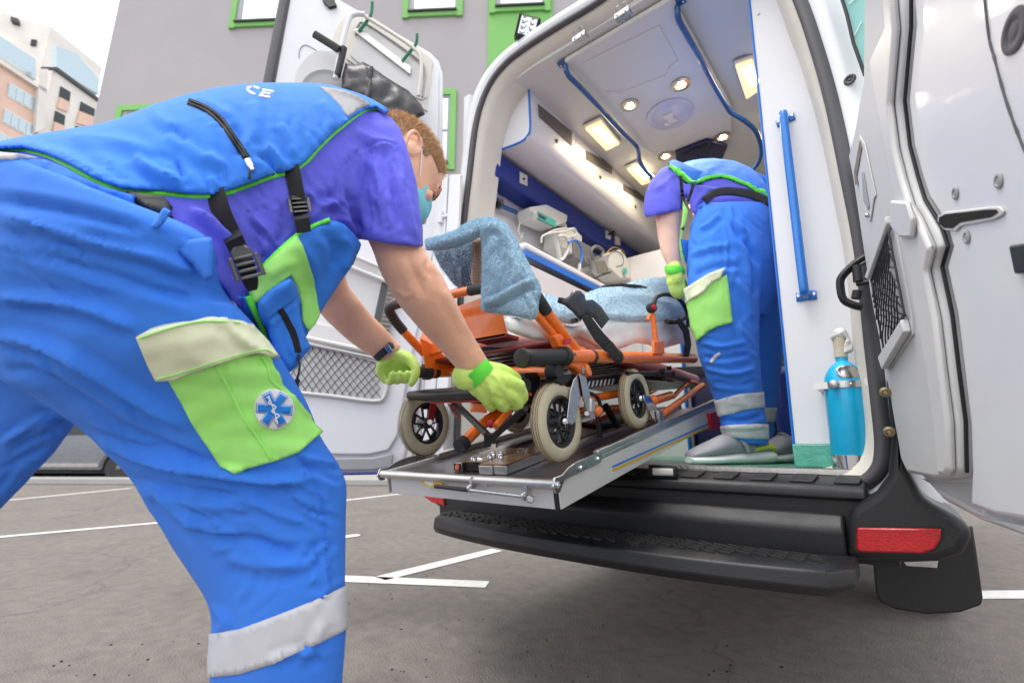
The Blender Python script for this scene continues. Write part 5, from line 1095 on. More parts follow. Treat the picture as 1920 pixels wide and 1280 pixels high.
# main tubes
a, b = sx([(1060, 667), (1300, 672)], XN); mt = stube([a, b], .0195, 'side_tube', M['orange'], n=20)
e = a + (b - a).normalized()
dirn = (b - a).normalized()
h0, h1 = onX(1058, 668, XN), onX(983, 671, XN)
hp = [h0 + (h1 - h0) * t for t in np.linspace(0, 1, 26)]; hg = stube(hp, [.0195 + .0016 * abs(math.sin(i * 1.3)) for i in range(26)], 'push_handle', M['foam'], n=20)
k = MB(); k.lathe([(.015, .0), (.0225, .002), (.0235, .010), (.0225, .018), (.015, .020)], h1 - (h1 - h0).normalized() * .006, (h1 - h0).normalized(), 24); k.build('handle_cap', M['black_pl'], hg, bevel=.001)
k = MB(); k.lathe([(.018, 0), (.0255, .001), (.0255, .018), (.018, .019)], h0 - dirn * .012, dirn, 24); k.build('handle_collar', M['foam'], hg)
for x in (1108, 1152):
    c = onX(x, 669, XN); k = MB(); k.lathe([(.0196, -.006), (.0215, -.006), (.0215, .006), (.0196, .006)], c, dirn, 24, closed=True); k.build('tube_clamp', M['foam'], mt)
for x, y in ((1118, 667), (1078, 664)): c = onX(x, y, XN + .019); k = MB(); screw(k, c, (1, 0, .1), .005); k.build('screw', M['brass'], mt)
a2, b2 = sx([(800, 697), (900, 702)], XF); b2 = a2 + dirn * 1.3; mt2 = stube([a2, b2], .0195, 'side_tube', M['orange'], n=20)
hl0, hl1 = onX(800, 697, XF), onX(722, 701, XF); hg2 = stube([hl0 + (hl1 - hl0) * t for t in np.linspace(0, 1, 14)], .018, 'push_handle', M['foam'], n=18)
k = MB(); k.lathe([(.018, 0), (.026, .001), (.026, .02), (.018, .021)], hl0 - dirn * .01, dirn, 24); k.build('handle_collar', M['foam'], hg2)
c = onX(815, 697, XF); k = MB(); k.lathe([(.0196, -.009), (.0215, -.009), (.0215, .009), (.0196, .009)], c, dirn, 24, closed=True); k.build('tube_clamp', M['foam'], mt2)
stube([onX(838, 690, XF) + Vector((0, 0, -.005)), onX(1036, 698, -.675)], .0135, 'cross_tube', M['orange'])
k = MB(); k.lathe([(.013, 0), (.019, .001), (.019, .035), (.013, .036)], onX(1028, 698, -.69), (1, 0, 0), 20); k.build('tube_end', M['foam'], strr)
plate([(1060, 645), (1100, 650), (1105, 690), (1092, 704), (1080, 690), (1064, 684)], XN + .003, -.03, 'joint_block', M['orange'], bevel=.006)
k = MB(); k.lathe([(.012, 0), (.017, .001), (.017, .02), (.012, .021)], onX(1092, 697, -.66), (1, .1, .2), 20); k.build('pivot_boss', M['orange'], strr, smooth=30)
k = MB(); k.lathe([(.008, 0), (.011, .001), (.011, .004), (.008, .005)], onX(1092, 695, -.638), (1, .1, .2), 20); k.build('pivot_cap', M['steel'], strr)
plate([(1056, 636), (1066, 634), (1066, 645), (1056, 646)], -.645, .008, 'red_button', M['red'], bevel=.001)
# raised head frame
Yc = onX(1010, 562, XN).y
up_near = [onX(1080, 655, XN), onX(1050, 617, XN), onX(1022, 580, XN), onX(1012, 564, XN)]
arch = up_near + [onY(1000, 552, Yc - .005), onY(960, 543, Yc - .01), onY(905, 541, Yc - .01), onY(850, 551, Yc), onY(790, 565, Yc), onY(750, 566, Yc)] + [onX(731, 576, XF + .02), onX(738, 597, XF), onX(762, 627, XF), onX(795, 662, XF)]
stube(arch, .0135, 'head_frame', M['orange'], n=16, sp=5)
stube(spl([onX(1025, 585, XN), onX(1012, 564, XN), onY(1000, 552, Yc - .005), onY(960, 543, Yc - .01), onY(905, 541, Yc - .01), onY(882, 545, Yc - .007)], 6), .0152, 'frame_grip', M['foam'], n=18)
stube(spl([onY(760, 566, Yc), onX(731, 576, XF + .02), onX(738, 597, XF), onX(757, 621, XF)], 6), .0152, 'frame_grip', M['foam'], n=18)
stube([onX(1004, 588, XN - .012), onX(1050, 640, XN - .012)], .011, 'head_strut', M['orange'])
plate([(1040, 628), (1058, 622), (1090, 650), (1075, 658), (1050, 650)], XN + .005, -.025, 'frame_gusset', M['orange'], bevel=.004)
c = onX(1070, 628, XN + .012); k = MB(); screw(k, c, (1, 0, 0), .005); k.build('bolt', M['steel'], strr)
# orange head tray, mattress deck
k = MB(); k.prism([onY(x, y, 1.0) for x, y in ((784, 640), (800, 600), (848, 577), (905, 556), (940, 548), (949, 631), (890, 641), (800, 668))], (0, .012, 0)); tr_ = k.build('head_tray', M['orange'], strr, bevel=.004)
P = [onY(890, 641, 1.0), onY(949, 631, 1.0)]; k = MB(); k.prism([P[0], P[1], P[1] + Vector((.03, .30, -.012)), P[0] + Vector((.03, .30, -.012))], (0, 0, .01)); k.build('tray_floor', M['maroon'], tr_)
plate([(787, 634), (800, 640), (835, 668), (874, 694), (850, 696), (797, 690)], XF + .02, .004, 'corner_plate', M['orange'])
dk = onX(1100, 655, -.69).z
k = MB(); k.box((-1.15, 1.02, dk - .012), (-.69, 2.25, dk)); k.build('deck', M['maroon'], strr, bevel=.004)
for i in range(11):
    y = 1.06 + i * .05; k = MB(); k.box((-1.1, y, dk - .016), (-.72, y + .02, dk - .0125)); k.build('deck_slat', M['blackm'], strr)
k = MB(); k.box((-1.14, 1.05, dk + .001), (-.70, 2.25, dk + .045)); k.build('mattress', M['pink'], strr, bevel=.02, seg=4)
stube([onX(905, 655, -.95), onX(1050, 662, -.70)], .008, 'under_tube', M['foam'])
stube([onX(945, 662, -.95), onX(1045, 668, -.72)], .006, 'under_tube', M['blackm'])
# front black bar and V brace
fb = [D(768, 741, 1.47), D(800, 741, 1.40), D(890, 736, 1.22), D(985, 722, 1.09)]
k = MB(); k.tube(fb, [(.013, .012), (.018, .02), (.018, .02), (.018, .02)], 18, flat=(0, 0, 1)); k.build('front_bar', M['blackm'], strr, smooth=60)
k = MB(); k.tube([p + Vector((0, .02, -.019)) for p in fb[1:]], .004, 6); k.build('bar_trim', M['red'], strr)
for q in (((852, 754, 1.38), (921, 822, 1.20)), ((921, 822, 1.20), (985, 765, 1.10))):
    k = MB(); p0, p1 = D(*q[0]), D(*q[1]); k.tube([p0, p1], (.011, .011), 4, flat=FWD); k.build('v_brace', M['blackm'], strr, bevel=.002, smooth=None)
k = MB(); k.obox(D(918, 824, 1.20), RGT * .014, UPV * .016, FWD * .012); k.build('brace_foot', M['blackm'], strr, bevel=.002)
k = MB(); k.lathe([(.011, 0), (.011, .01), (.006, .014)], D(925, 838, 1.195), UPV, 6); k.build('hex_nut', M['chrome'], strr)
plate([(972, 700), (1002, 698), (1002, 735), (990, 760), (976, 756)], -.74, .02, 'front_bracket', M['blackm'], bevel=.003)
c = D(980, 731, 1.05); k = MB(); k.lathe([(.006, 0), (.006, .004), (.003, .005)], c, -FWD, 6); k.build('bolt', M['chrome'], strr)
# dark under frame, scissor legs
plate([(1095, 709), (1190, 699), (1190, 716), (1098, 728)], -.72, -.02, 'under_rail', M['blackm'])
for i in range(7):
    x = 1101 + i * 7.5; plate([(x + 3, 715 - i * .8), (x + 6, 714 - i * .8), (x + 3, 725 - i * .8), (x, 726 - i * .8)], -.7185, .001, 'rail_slot', M['lami'], bevel=0)
plate([(1215, 690), (1326, 686), (1330, 706), (1260, 716), (1215, 712)], -.72, -.03, 'under_rail', M['blackm'])
for q, r, X in (([(1098, 748), (1165, 737)], .0125, -.73), ([(1222, 752), (1258, 741)], .0165, -.70), ([(1238, 779), (1317, 722)], .0125, -.66), ([(1262, 744), (1292, 716), (1312, 722)], .009, -.70), ([(866, 834), (905, 795), (955, 760)], .017, -.98), ([(1000, 700), (1052, 700)], .010, -.78), ([(1080, 770), (1180, 762)], .012, -.85), ([(930, 800), (1020, 690)], .012, -.9), ([(1100, 800), (1230, 730)], .010, -.95)):
    stube(sx(q, X), r, 'leg_tube', M['orange'], sp=4 if len(q) > 2 else 0)
k = MB(); k.ball(onX(1119, 770, -.70), .018); k.build('leg_knob', M['orange'], strr); k = MB(); k.ball(onX(1225, 750, -.68), .019); k.build('leg_knob', M['orange'], strr)
k = MB(); k.cyl(onX(860, 838, -.97), onX(872, 828, -.97), .021); k.build('leg_cap', M['foam'], strr)
for q, r, X in (([(1100, 735), (1120, 745), (1128, 770)], .006, -.69), ([(1135, 760), (1170, 820)], .012, -.80), ([(1010, 760), (1120, 800), (1240, 770)], .010, -.85), ([(1120, 775), (1125, 820)], .008, -.75), ([(1240, 700), (1290, 712)], .012, -.68), ([(1175, 700), (1260, 700)], .008, -.66), ([(1010, 720), (1100, 716)], .014, -.82), ([(840, 740), (1000, 770)], .010, -.95)):
    stube(sx(q, X), r, 'under_strut', M['blackm'], sp=4 if len(q) > 2 else 0)
for x, y, r in ((1242, 696, .010), (1255, 690, .008), (1262, 700, .010), (1246, 710, .009), (1232, 702, .008)):
    k = MB(); k.lathe([(r * .5, -.008), (r, -.008), (r, .008), (r * .5, .008)], onX(x, y, -.655), (1, .2, 0), 12); k.build('mechanism_roller', M['blackm'], strr)
k = MB(); k.ball(onX(921, 747 + 47, -.92), .013); k.build('red_knob', M['red'], strr)
k = MB(); k.prism([onX(x, y, -.99) for x, y in ((880, 748), (940, 752), (936, 762), (900, 766), (884, 760))], (.05, 0, 0)); k.build('red_guide', M['red'], strr, bevel=.004)
k = MB(); c = onX(898, 765, -.93); k.obox(c, (.004, 0, 0), (0, .03, 0), (0, 0, .012)); k.build('orange_bracket', M['orange'], strr)
# side post with knob and hose
po = stube(sx([(1223, 585), (1231, 652)], -.645), .0095, 'side_post', M['orange'])
plate([(1221, 640), (1240, 640), (1242, 664), (1222, 664)], -.64, .01, 'post_clamp', M['orange'], bevel=.003)
k = MB(); c = onX(1222, 577, -.64); k.lathe([(.012, -.012), (.018, -.01), (.019, 0), (.018, .008), (.012, .011)], c, (1, -.5, 0), 20); k.build('post_knob', M['foam'], po)
k = MB(); k.lathe([(.010, .011), (.010, .014), (.006, .016)], c, (1, -.5, 0), 16); k.build('knob_cap', M['red'], po)
k = MB(); k.tube(spl(sx([(1218, 590), (1214, 600)], -.645), 2), .006); k.build('knob_lug', M['orange'], po)
stube(sx([(1226, 570), (1232, 556), (1252, 552), (1275, 562), (1288, 585), (1290, 612)], -.66), .0085, 'curved_bar', M['foam'], sp=5)
stube(sx([(1250, 603), (1268, 603), (1284, 596)], -.665), .010, 'side_grip', M['foam'], sp=3)
# straps
def cushion(px, X, th, rad, name, m_, step=6, nz=0.0, nf=25, par=strr, dz=0.0): return inflate(px, lambda x, y: (onX(x, y, X) - CO).dot(FWD) + dz, th, rad, step, nz=nz, nf=nf).build(name, m_, par, smooth=75)
cushion([(1052, 562), (1066, 556), (1074, 544), (1088, 545), (1096, 553), (1098, 562), (1112, 562), (1128, 575), (1143, 598), (1128, 617), (1112, 596), (1098, 588), (1088, 602), (1074, 585), (1058, 572)], -.640, .022, 8, 'strap_pad', M['leather'], 5, .006, 45)
cushion(ribbon([(1096, 590), (1110, 612), (1124, 632), (1143, 652)], [16, 20, 22, 22]), -.634, .008, 5, 'strap', M['webbing'], 5)
cushion(ribbon([(1140, 646), (1152, 662), (1158, 676)], [20, 20, 14]), -.628, .008, 5, 'strap', M['webbing'], 5)
cushion(ribbon([(1270, 598), (1286, 620), (1290, 645), (1286, 668)], [10, 13, 13, 12]), -.632, .008, 4, 'strap', M['webbing'], 5)
k = MB(); c = onX(1152, 669, XN); k.lathe([(.020, -.014), (.0235, -.014), (.0235, .014), (.020, .014)], c, dirn, 24, closed=True); k.build('strap_loop', M['webbing'], strr)
cushion([(1070, 598), (1083, 596), (1084, 604), (1071, 607)], -.635, .006, 3, 'strap_buckle', M['foam'], 4)

# white disposable sheet over the mattress
shm = inflate([(944, 592), (975, 596), (1005, 596), (1040, 606), (1075, 612), (1108, 606), (1160, 602), (1220, 600), (1292, 596), (1292, 640), (1262, 648), (1236, 655), (1215, 646), (1192, 643), (1160, 655), (1120, 652), (1085, 630), (1068, 640), (1045, 641), (1010, 638), (990, 634), (965, 626), (949, 618)], lambda x, y: (onX(x, y, -.69) - CO).dot(FWD) + .02, .05, 14, 6, nz=.016, nf=14)
sho = tag(shm.build('sheet', M['sheet'], None, smooth=80), 'thin white disposable sheet hanging over the side of the stretcher mattress', 'sheet')

# blue towelling blankets
def pile(me, n, ln_, name, m_, par, wd=.0008, seed=3):
    r_ = np.random.default_rng(seed); V = co_of(me); me.calc_loop_triangles(); T_ = np.array([t.vertices[:] for t in me.loop_triangles]); A_, B_, C_ = V[T_[:, 0]], V[T_[:, 1]], V[T_[:, 2]]
    cr_ = np.cross(B_ - A_, C_ - A_); ar = np.linalg.norm(cr_, axis=1); idx = r_.choice(len(T_), n, p=ar / ar.sum()); u = r_.random((n, 2)); u[u.sum(1) > 1] = 1 - u[u.sum(1) > 1]
    P = A_[idx] + (B_ - A_)[idx] * u[:, :1] + (C_ - A_)[idx] * u[:, 1:]; N = cr_[idx] / ar[idx][:, None]
    cl = np.array([noise.noise(Vector(p) * 60) for p in P]); dr = N + r_.normal(0, .30, (n, 3)) + np.array([0, 0, -.35]) + cl[:, None] * np.array([.6, .2, .2]); dr /= np.linalg.norm(dr, axis=1)[:, None]
    sd = np.cross(dr, r_.normal(0, 1, (n, 3))); sd /= np.linalg.norm(sd, axis=1)[:, None]
    L2 = ln_ * r_.uniform(.6, 1.2, n)[:, None]; v = np.empty((n, 3, 3)); v[:, 0] = P - sd * wd; v[:, 1] = P + sd * wd; v[:, 2] = P + dr * L2
    me2 = bpy.data.meshes.new(name); me2.from_pydata(v.reshape(-1, 3), [], np.arange(n * 3).reshape(-1, 3)); o = new_obj(name, me2, m_, par, None); o['kind'] = 'stuff'; return o
def blanket(px, depth, th, rad, name, m_, par, fl, step=5, nz=.006, nf=16, npile=0, ln_=.006):
    me = inflate(px, depth, th, rad, step, nz=nz, nf=nf).mesh(name); me = remesh(me, .0035, 3)
    folds(me, fl); wrinkle(me, .0016, 22)
    o = new_obj(name, me, m_, par, 180)
    if npile: pile(me, npile, ln_, 'towel_pile', M['towel_fur'], o)
    return o
bl1 = thing('head_blanket', 'fluffy light blue blanket draped over the raised end frame of the stretcher', 'blanket', onY(930, 500, Yc))
yd = lambda o_: (lambda x, y: (onY(x, y, Yc + o_) - CO).dot(FWD))
blanket(spl2([(797, 449), (850, 433), (880, 415), (915, 407), (945, 417), (962, 440), (985, 485), (1003, 520), (1014, 541), (1009, 565), (1003, 597), (985, 596), (940, 588), (907, 583), (903, 572), (904, 540), (903, 448), (890, 450), (850, 466), (815, 469), (798, 468)], 3),
        yd(-.03), .075, 24, 'blanket_drape', M['towel'], bl1,
        [([(906, 566), (930, 562), (960, 545), (990, 530), (1014, 528)], 7, .016), ([(903, 470), (905, 445), (915, 425), (935, 425), (955, 450)], 8, .008), ([(925, 440), (920, 480), (930, 520), (915, 555)], 10, .006), ([(955, 470), (970, 500), (965, 530)], 9, .006), ([(820, 455), (860, 445), (900, 430)], 9, .006), ([(985, 545), (1000, 570), (1005, 595)], 6, .007)], npile=42000, ln_=.0048)
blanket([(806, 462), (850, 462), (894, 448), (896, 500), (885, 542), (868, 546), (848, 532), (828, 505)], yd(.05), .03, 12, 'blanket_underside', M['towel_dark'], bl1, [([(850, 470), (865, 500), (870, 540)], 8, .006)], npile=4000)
inflate([(886, 452), (904, 444), (908, 500), (908, 536), (886, 541), (882, 520), (886, 480)], yd(.012), .012, 5, 4, nz=.003, nf=60).build('satin_binding', M['satin'], bl1, smooth=70)
k = MB()
for i in range(14):
    for j in range(4): k.obox(onY(887 + j * 4.6, 456 + i * 5.8, Yc + .004), (.0022, 0, .0006), (0, .0012, 0), (0, 0, .0024))
k.build('binding_weave', M['satin'], bl1, smooth=None)['kind'] = 'stuff'
bl2 = thing('bed_blanket', 'light blue fluffy blanket spread along the stretcher bed towards the second paramedic', 'blanket', onX(1150, 580, -.8))
bd_ = lambda x, y: (onX(x, y, -.70) - CO).dot(FWD) + (600 - y) * .0022
blanket(spl2([(1012, 548), (1030, 552), (1060, 562), (1085, 556), (1120, 541), (1160, 535), (1200, 524), (1240, 519), (1286, 524), (1290, 560), (1284, 598), (1235, 604), (1180, 604), (1135, 600), (1100, 592), (1085, 604), (1060, 606), (1035, 596), (1016, 575)], 3),
        bd_, .12, 30, 'blanket_spread', M['towel'], bl2, [([(1130, 560), (1180, 552), (1230, 560), (1280, 575)], 9, .008), ([(1120, 585), (1180, 592), (1240, 588)], 7, .006), ([(1030, 560), (1050, 580), (1060, 605)], 6, .007), ([(1016, 560), (1030, 585), (1050, 600)], 5, .006)], npile=22000, ln_=.006)
cushion(ribbon([(1128, 537), (1165, 534), (1200, 538), (1230, 547), (1262, 560)], [3, 6, 8, 8, 7]), -.72, .008, 3, 'bed_strap', M['webbing'], 4, dz=.03)
cushion(ribbon([(1046, 562), (1062, 566), (1078, 572)], [10, 14, 12]), -.655, .006, 4, 'grey_strap', M['webbing'], 4)

# ================================================================ people: shared builders
def chain(mb, pts, r):      # capsule chain through (x, y, depth) joints
    P = spl([D(*p) for p in pts], 3) if len(pts) > 2 else [D(*p) for p in pts]
    rr = np.interp(np.linspace(0, 1, len(P)), np.linspace(0, 1, len(r)), r) if isinstance(r, list) else [r] * len(P)
    mb.tube(P, [float(x) for x in rr], 12)
    mb.ball(P[0], float(rr[0]), n=12); mb.ball(P[-1], float(rr[-1]), n=12)
def head_mesh(mb, O, Fv, Uv, Sv, k=1.0):
    prof = [(-.127, .070, .030, .018), (-.120, .088, .005, .036), (-.100, .093, -.030, .050), (-.075, .094, -.055, .058), (-.05, .098, -.070, .064), (-.02, .097, -.082, .069), (.01, .094, -.090, .0725), (.03, .101, -.095, .075), (.055, .098, -.098, .0765), (.08, .082, -.092, .071), (.10, .055, -.072, .056), (.113, .025, -.045, .034), (.118, .005, -.02, .015)]
    st_ = []
    for u, f0, f1, hw in prof: st_.append((O + (Uv * u + Fv * ((f0 + f1) / 2)) * k, Fv * (f0 - f1) / 2 * k, Sv * hw * k))
    mb.loft(sm(st_, 3), 32)
    P = lambda f, s, u: O + (Fv * f + Sv * s + Uv * u) * k
    mb.loft([(P(.090, 0, .012), Fv * .010, Sv * .007), (P(.097, 0, -.008), Fv * .014, Sv * .009), (P(.105, 0, -.03), Fv * .019, Sv * .014), (P(.100, 0, -.043), Fv * .016, Sv * .016), (P(.094, 0, -.048), Fv * .006, Sv * .010)], 14)
    for s in (-1, 1):
        mb.ball(P(.088, s * .034, .024), Fv * .008, Sv * .024, Uv * .008)     # brow
        mb.ball(P(.078, s * .040, -.02), Fv * .014, Sv * .02, Uv * .016)      # cheek
        e = [(-.012, .072, -.030), (-.020, .080, -.018), (-.030, .087, .008), (-.026, .087, .026), (-.010, .081, .031), (.004, .076, .020), (.004, .074, .002), (-.002, .073, -.012)]
        mb.tube(spl([P(f, s * w_, u) for f, w_, u in e], 3), [.0055] * 10 + [.0045] * 12, 8)
        mb.ball(P(-.008, s * .073, .0), Fv * .014, Sv * .006, Uv * .024)
        mb.ball(P(-.008, s * .078, -.030), Fv * .006, Sv * .005, Uv * .009)
    return P
def hair_on(me, O, Fv, Uv, Sv, parent, k, n, cover, ln_fn, m1, m2, seed=5):
    V = co_of(me); N = no_of(me); q = V - np.array(O[:]); f = q @ np.array(Fv[:]) / k; s = q @ np.array(Sv[:]) / k; u = q @ np.array(Uv[:]) / k
    keep = cover(f, s, u) & (np.abs(s) < .083) & (np.hypot(np.hypot(f, s), u) < .14)
    b = bmesh.new(); b.from_mesh(me); b.verts.ensure_lookup_table(); bmesh.ops.delete(b, geom=[b.verts[i] for i in np.where(~keep)[0]], context='VERTS')
    out = bpy.data.meshes.new('hair'); b.to_mesh(out); b.free(); V = co_of(out); N = no_of(out); out.update()
    r_ = np.random.default_rng(seed); out.calc_loop_triangles(); T_ = np.array([t.vertices[:] for t in out.loop_triangles]); A_, B_, C_ = V[T_[:, 0]], V[T_[:, 1]], V[T_[:, 2]]
    cr_ = np.cross(B_ - A_, C_ - A_); ar = np.linalg.norm(cr_, axis=1); idx = r_.choice(len(T_), n, p=ar / ar.sum()); w_ = r_.random((n, 2)); w_[w_.sum(1) > 1] = 1 - w_[w_.sum(1) > 1]
    P = A_[idx] + (B_ - A_)[idx] * w_[:, :1] + (C_ - A_)[idx] * w_[:, 1:]; Nn = cr_[idx] / ar[idx][:, None]
    q = P - np.array(O[:]); f = q @ np.array(Fv[:]) / k; s = q @ np.array(Sv[:]) / k; u = q @ np.array(Uv[:]) / k; L2 = ln_fn(f, s, u) * r_.uniform(.7, 1.15, n) * k
    dr = Nn * .8 + r_.normal(0, .14, (n, 3)) + np.array(Fv[:]) * np.clip(u * 8, -.6, .9)[:, None] - np.array(Uv[:]) * np.clip(.5 - u * 8, 0, .9)[:, None]; dr /= np.linalg.norm(dr, axis=1)[:, None]
    sd = np.cross(dr, r_.normal(0, 1, (n, 3))); sd /= np.linalg.norm(sd, axis=1)[:, None]; wd = .0005
    v = np.empty((n, 5, 3)); mid = P + dr * L2[:, None] * .6; v[:, 0] = P - sd * wd; v[:, 1] = P + sd * wd; v[:, 2] = mid + sd * wd * .7; v[:, 3] = mid - sd * wd * .7; v[:, 4] = P + dr * L2[:, None] + Nn * L2[:, None] * .1
    base = np.arange(n) * 5; F1 = np.stack([base, base + 1, base + 2, base + 3], 1).tolist(); F2 = np.stack([base + 3, base + 2, base + 4], 1).tolist()
    me2 = bpy.data.meshes.new('hair_strands'); me2.from_pydata(v.reshape(-1, 3), [], F1 + F2)
    set_co(out, V + N * .0016 * k); o = new_obj('hair', out, m1, parent, 180); h2 = new_obj('hair_strands', me2, m2, o, None); h2['kind'] = 'stuff'
    return o
def garment(mb, name, m_, par, voxel, sm_, fl, wr_amp, wr_f, stretch=(1, 1, 1), seed=0.0):
    me = remesh(mb, voxel, sm_, name)
    if wr_amp: wrinkle(me, wr_amp, wr_f, stretch, seed)
    folds(me, fl); o = new_obj(name, me, m_, par, 180); return o, me, bvh(me)
def piping(px, bv, r, par, off=.001, m_=None, name='piping', n=5):
    P = surf_line(px, bv, off, n)
    if len(P) < 2: return None
    k = MB(); k.tube(P, r, 8, flat=None); return k.build(name, m_ or M['piping'], par, smooth=80)
def pack(px, bv, name, m_, par, th=.006, off=.002, step=5, rim=.0, lift=None): return patch(name, px, bv, m_, par, off, th, step, lift=lift)
def buckle(c, ux, uy, n_, par, s=1.0):
    c, ux, uy, n_ = Vector(c), Vector(ux).normalized(), Vector(uy).normalized(), Vector(n_).normalized(); o = MB()
    for a in (-1, 1): o.obox(c + ux * a * .0145 * s + n_ * .004, ux * .0028 * s, uy * .017 * s, n_ * .004)
    for a in (-1, -.33, .33, 1): o.obox(c + uy * a * .0145 * s + n_ * .005, ux * .0115 * s, uy * .0022 * s, n_ * .0035)
    k = MB(); k.loft([(c - uy * .017 * s + n_ * (.004), ux * .013 * s, n_ * .004), (c - uy * .024 * s + n_ * .0055, ux * .012 * s, n_ * .003), (c - uy * .031 * s + n_ * .0075, ux * .007 * s, n_ * .002)], 14)
    b = o.build('buckle', M['buckle'], par, bevel=.001); k.build('buckle_tab', M['buckle'], b, smooth=50); return b

# ================================================================ first paramedic, bending over the stretcher, near the camera
pm = thing('person', 'near paramedic in face mask bending forward, pushing the stretcher with green gloves', 'person', (-.75, .15, 0))
# ---- skin
sk = MB()
HF = Vector((.12, .80, -.59)).normalized(); HU = Vector((-.10, .58, .80)); HU = (HU - HF * HU.dot(HF)).normalized(); HS = HF.cross(HU).normalized()
HK = 1.12
HO = D(778, 284, 1.05) - HS * .084
HP = head_mesh(sk, HO, HF, HU, HS, HK)
sk.loft(sm([(HO + HU * -.03 - HF * .045, HF * .055, HS * .055), (HO + HU * -.09 - HF * .05, HF * .055, HS * .056), (HO + HU * -.15 - HF * .05, HF * .060, HS * .060), (D(690, 300, 1.08), Vector((0, 0, .06)), HS * .09)], 3), 24)
sk.loft(sm([(D(680, 300, 1.07), Vector((0, 0, .06)), HS * .10), (D(540, 360, .98), Vector((.0, 0, .08)), HS * .10), (D(330, 400, .88), Vector((0, 0, .06)), HS * .08), (D(130, 470, .84), Vector((0, 0, .06)), HS * .08)], 3), 24)
arm = [(640, 350, 745, 300, .95, .11), (665, 400, 770, 380, .93, .105), (697, 466, 797, 468, .92, .10), (710, 503, 811, 490, .92, .098), (724, 532, 827, 513, .93, .096), (744, 566, 845, 547, .94, .092), (771, 599, 861, 577, .96, .090), (798, 629, 873, 602, .98, .082), (825, 656, 888, 630, 1.0, .070), (862, 698, 911, 668, 1.02, .056), (878, 712, 922, 684, 1.03, .050)]
sk.loft(sm([st(*a) for a in arm], 3), 24)
arm2 = [(560, 470, 650, 420, 1.24, .12), (585, 560, 648, 500, 1.30, .11), (601, 588, 652, 532, 1.32, .10), (624, 612, 672, 560, 1.33, .092), (655, 640, 695, 588, 1.35, .082), (690, 664, 721, 614, 1.36, .066), (713, 677, 741, 637, 1.37, .056), (722, 683, 752, 648, 1.37, .05)]
sk.loft(sm([st(*a) for a in arm2], 3), 20)
leg = [(40, 600, 330, 640, .76, .12), (260, 790, 470, 730, .80, .10), (420, 960, 590, 900, .82, .10), (450, 1120, 610, 1070, .80, .10), (420, 1320, 610, 1320, .79, .12), (440, 1560, 590, 1560, .79, .10), (450, 1650, 600, 1650, .79, .09)]
sk.loft(sm([st(*a) for a in leg], 2), 20)
leg2 = [(-40, 560, 200, 660, .82, .12), (-160, 740, 40, 800, .89, .10), (-300, 950, -120, 990, .92, .10), (-440, 1180, -250, 1190, .90, .12), (-470, 1400, -330, 1400, .88, .10)]
sk.loft(sm([st(*a) for a in leg2], 2), 20)
skm = remesh(sk, .0038, 5, 'body')
folds(skm, [([(808, 478), (800, 500), (808, 520)], 7, -.005), ([(742, 540), (760, 556), (772, 548)], 5, .0025), ([(738, 552), (756, 566)], 4, -.002), ([(830, 540), (850, 580), (880, 630)], 9, .003), ([(760, 470), (780, 520), (800, 560)], 10, -.003)])
pb = new_obj('body', skm, M['skin'], pm, 180); skb = bvh(skm)
hair_on(skm, HO, HF, HU, HS, pm, HK, 17000, lambda f, s, u: ((u > .085 - .0 * f) | ((f < .068 + .25 * (u - .06)) & (u > .038)) | ((f < -.034) & (u > -.075 - f * .25)) | ((np.abs(f - .012) < .012) & (u > .018))), lambda f, s, u: .005 + .011 * np.clip((u - .03) / .06, 0, 1), M['hair'], M['hair2'])
# eye and brow
k = MB(); k.ball(HP(.079, .033, .004), .0095, n=16); k.build('eye', M['patchw'], pm); k = MB(); k.ball(HP(.0870, .037, .004), .0048, n=10); k.build('iris', M['navy'], pm)
k = MB(); k.tube(spl([HP(.098, .018, .022), HP(.094, .036, .027), HP(.082, .054, .022)], 4), (.004, .0025), 6); k.build('eyebrow', M['hair'], pm)
k = MB(); k.tube(spl([HP(.0915, .022, .011), HP(.091, .036, .013), HP(.082, .048, .008)], 4), .0022, 6); k.build('eyelid', M['skin'], pm)
# mask
mk = MB(); st_ = []
for u, f0, hw in ((-.122, .075, .030), (-.115, .095, .044), (-.095, .106, .056), (-.07, .114, .063), (-.048, .124, .066), (-.03, .125, .064), (-.014, .122, .066), (-.002, .116, .058)): st_.append((HP(.035, 0, u), HF * (f0 - .035), HS * hw))
for c, a, b in sm(st_, 2): pass
rows = sm(st_, 3); nn_ = 22; vs = []; fs = []
for i, (c, a, b) in enumerate(rows):
    for j in range(nn_): t = math.pi * (j / (nn_ - 1) - .5) * 1.02; pl = .0016 * math.sin(i * 2.1); vs.append(c + a * math.cos(t) * (1 + pl * 8) + b * math.sin(t))
for i in range(len(rows) - 1):
    for j in range(nn_ - 1): fs.append((i * nn_ + j, i * nn_ + j + 1, (i + 1) * nn_ + j + 1, (i + 1) * nn_ + j))
mk.add(vs, fs); mo = mk.build('face_mask', M['mask'], pm, smooth=60); s_ = mo.modifiers.new('s', 'SOLIDIFY'); s_.thickness = .0012
k = MB(); k.tube(spl([HP(.040, .067, -.028), HP(.02, .074, .0), HP(-.002, .080, .028), HP(-.012, .084, .034)], 4), .0014, 6); k.tube(spl([HP(.040, .062, -.108), HP(.01, .070, -.06), HP(-.012, .078, -.03)], 4), .0012, 6); k.build('ear_loop', M['lami'], mo)['kind'] = 'stuff'

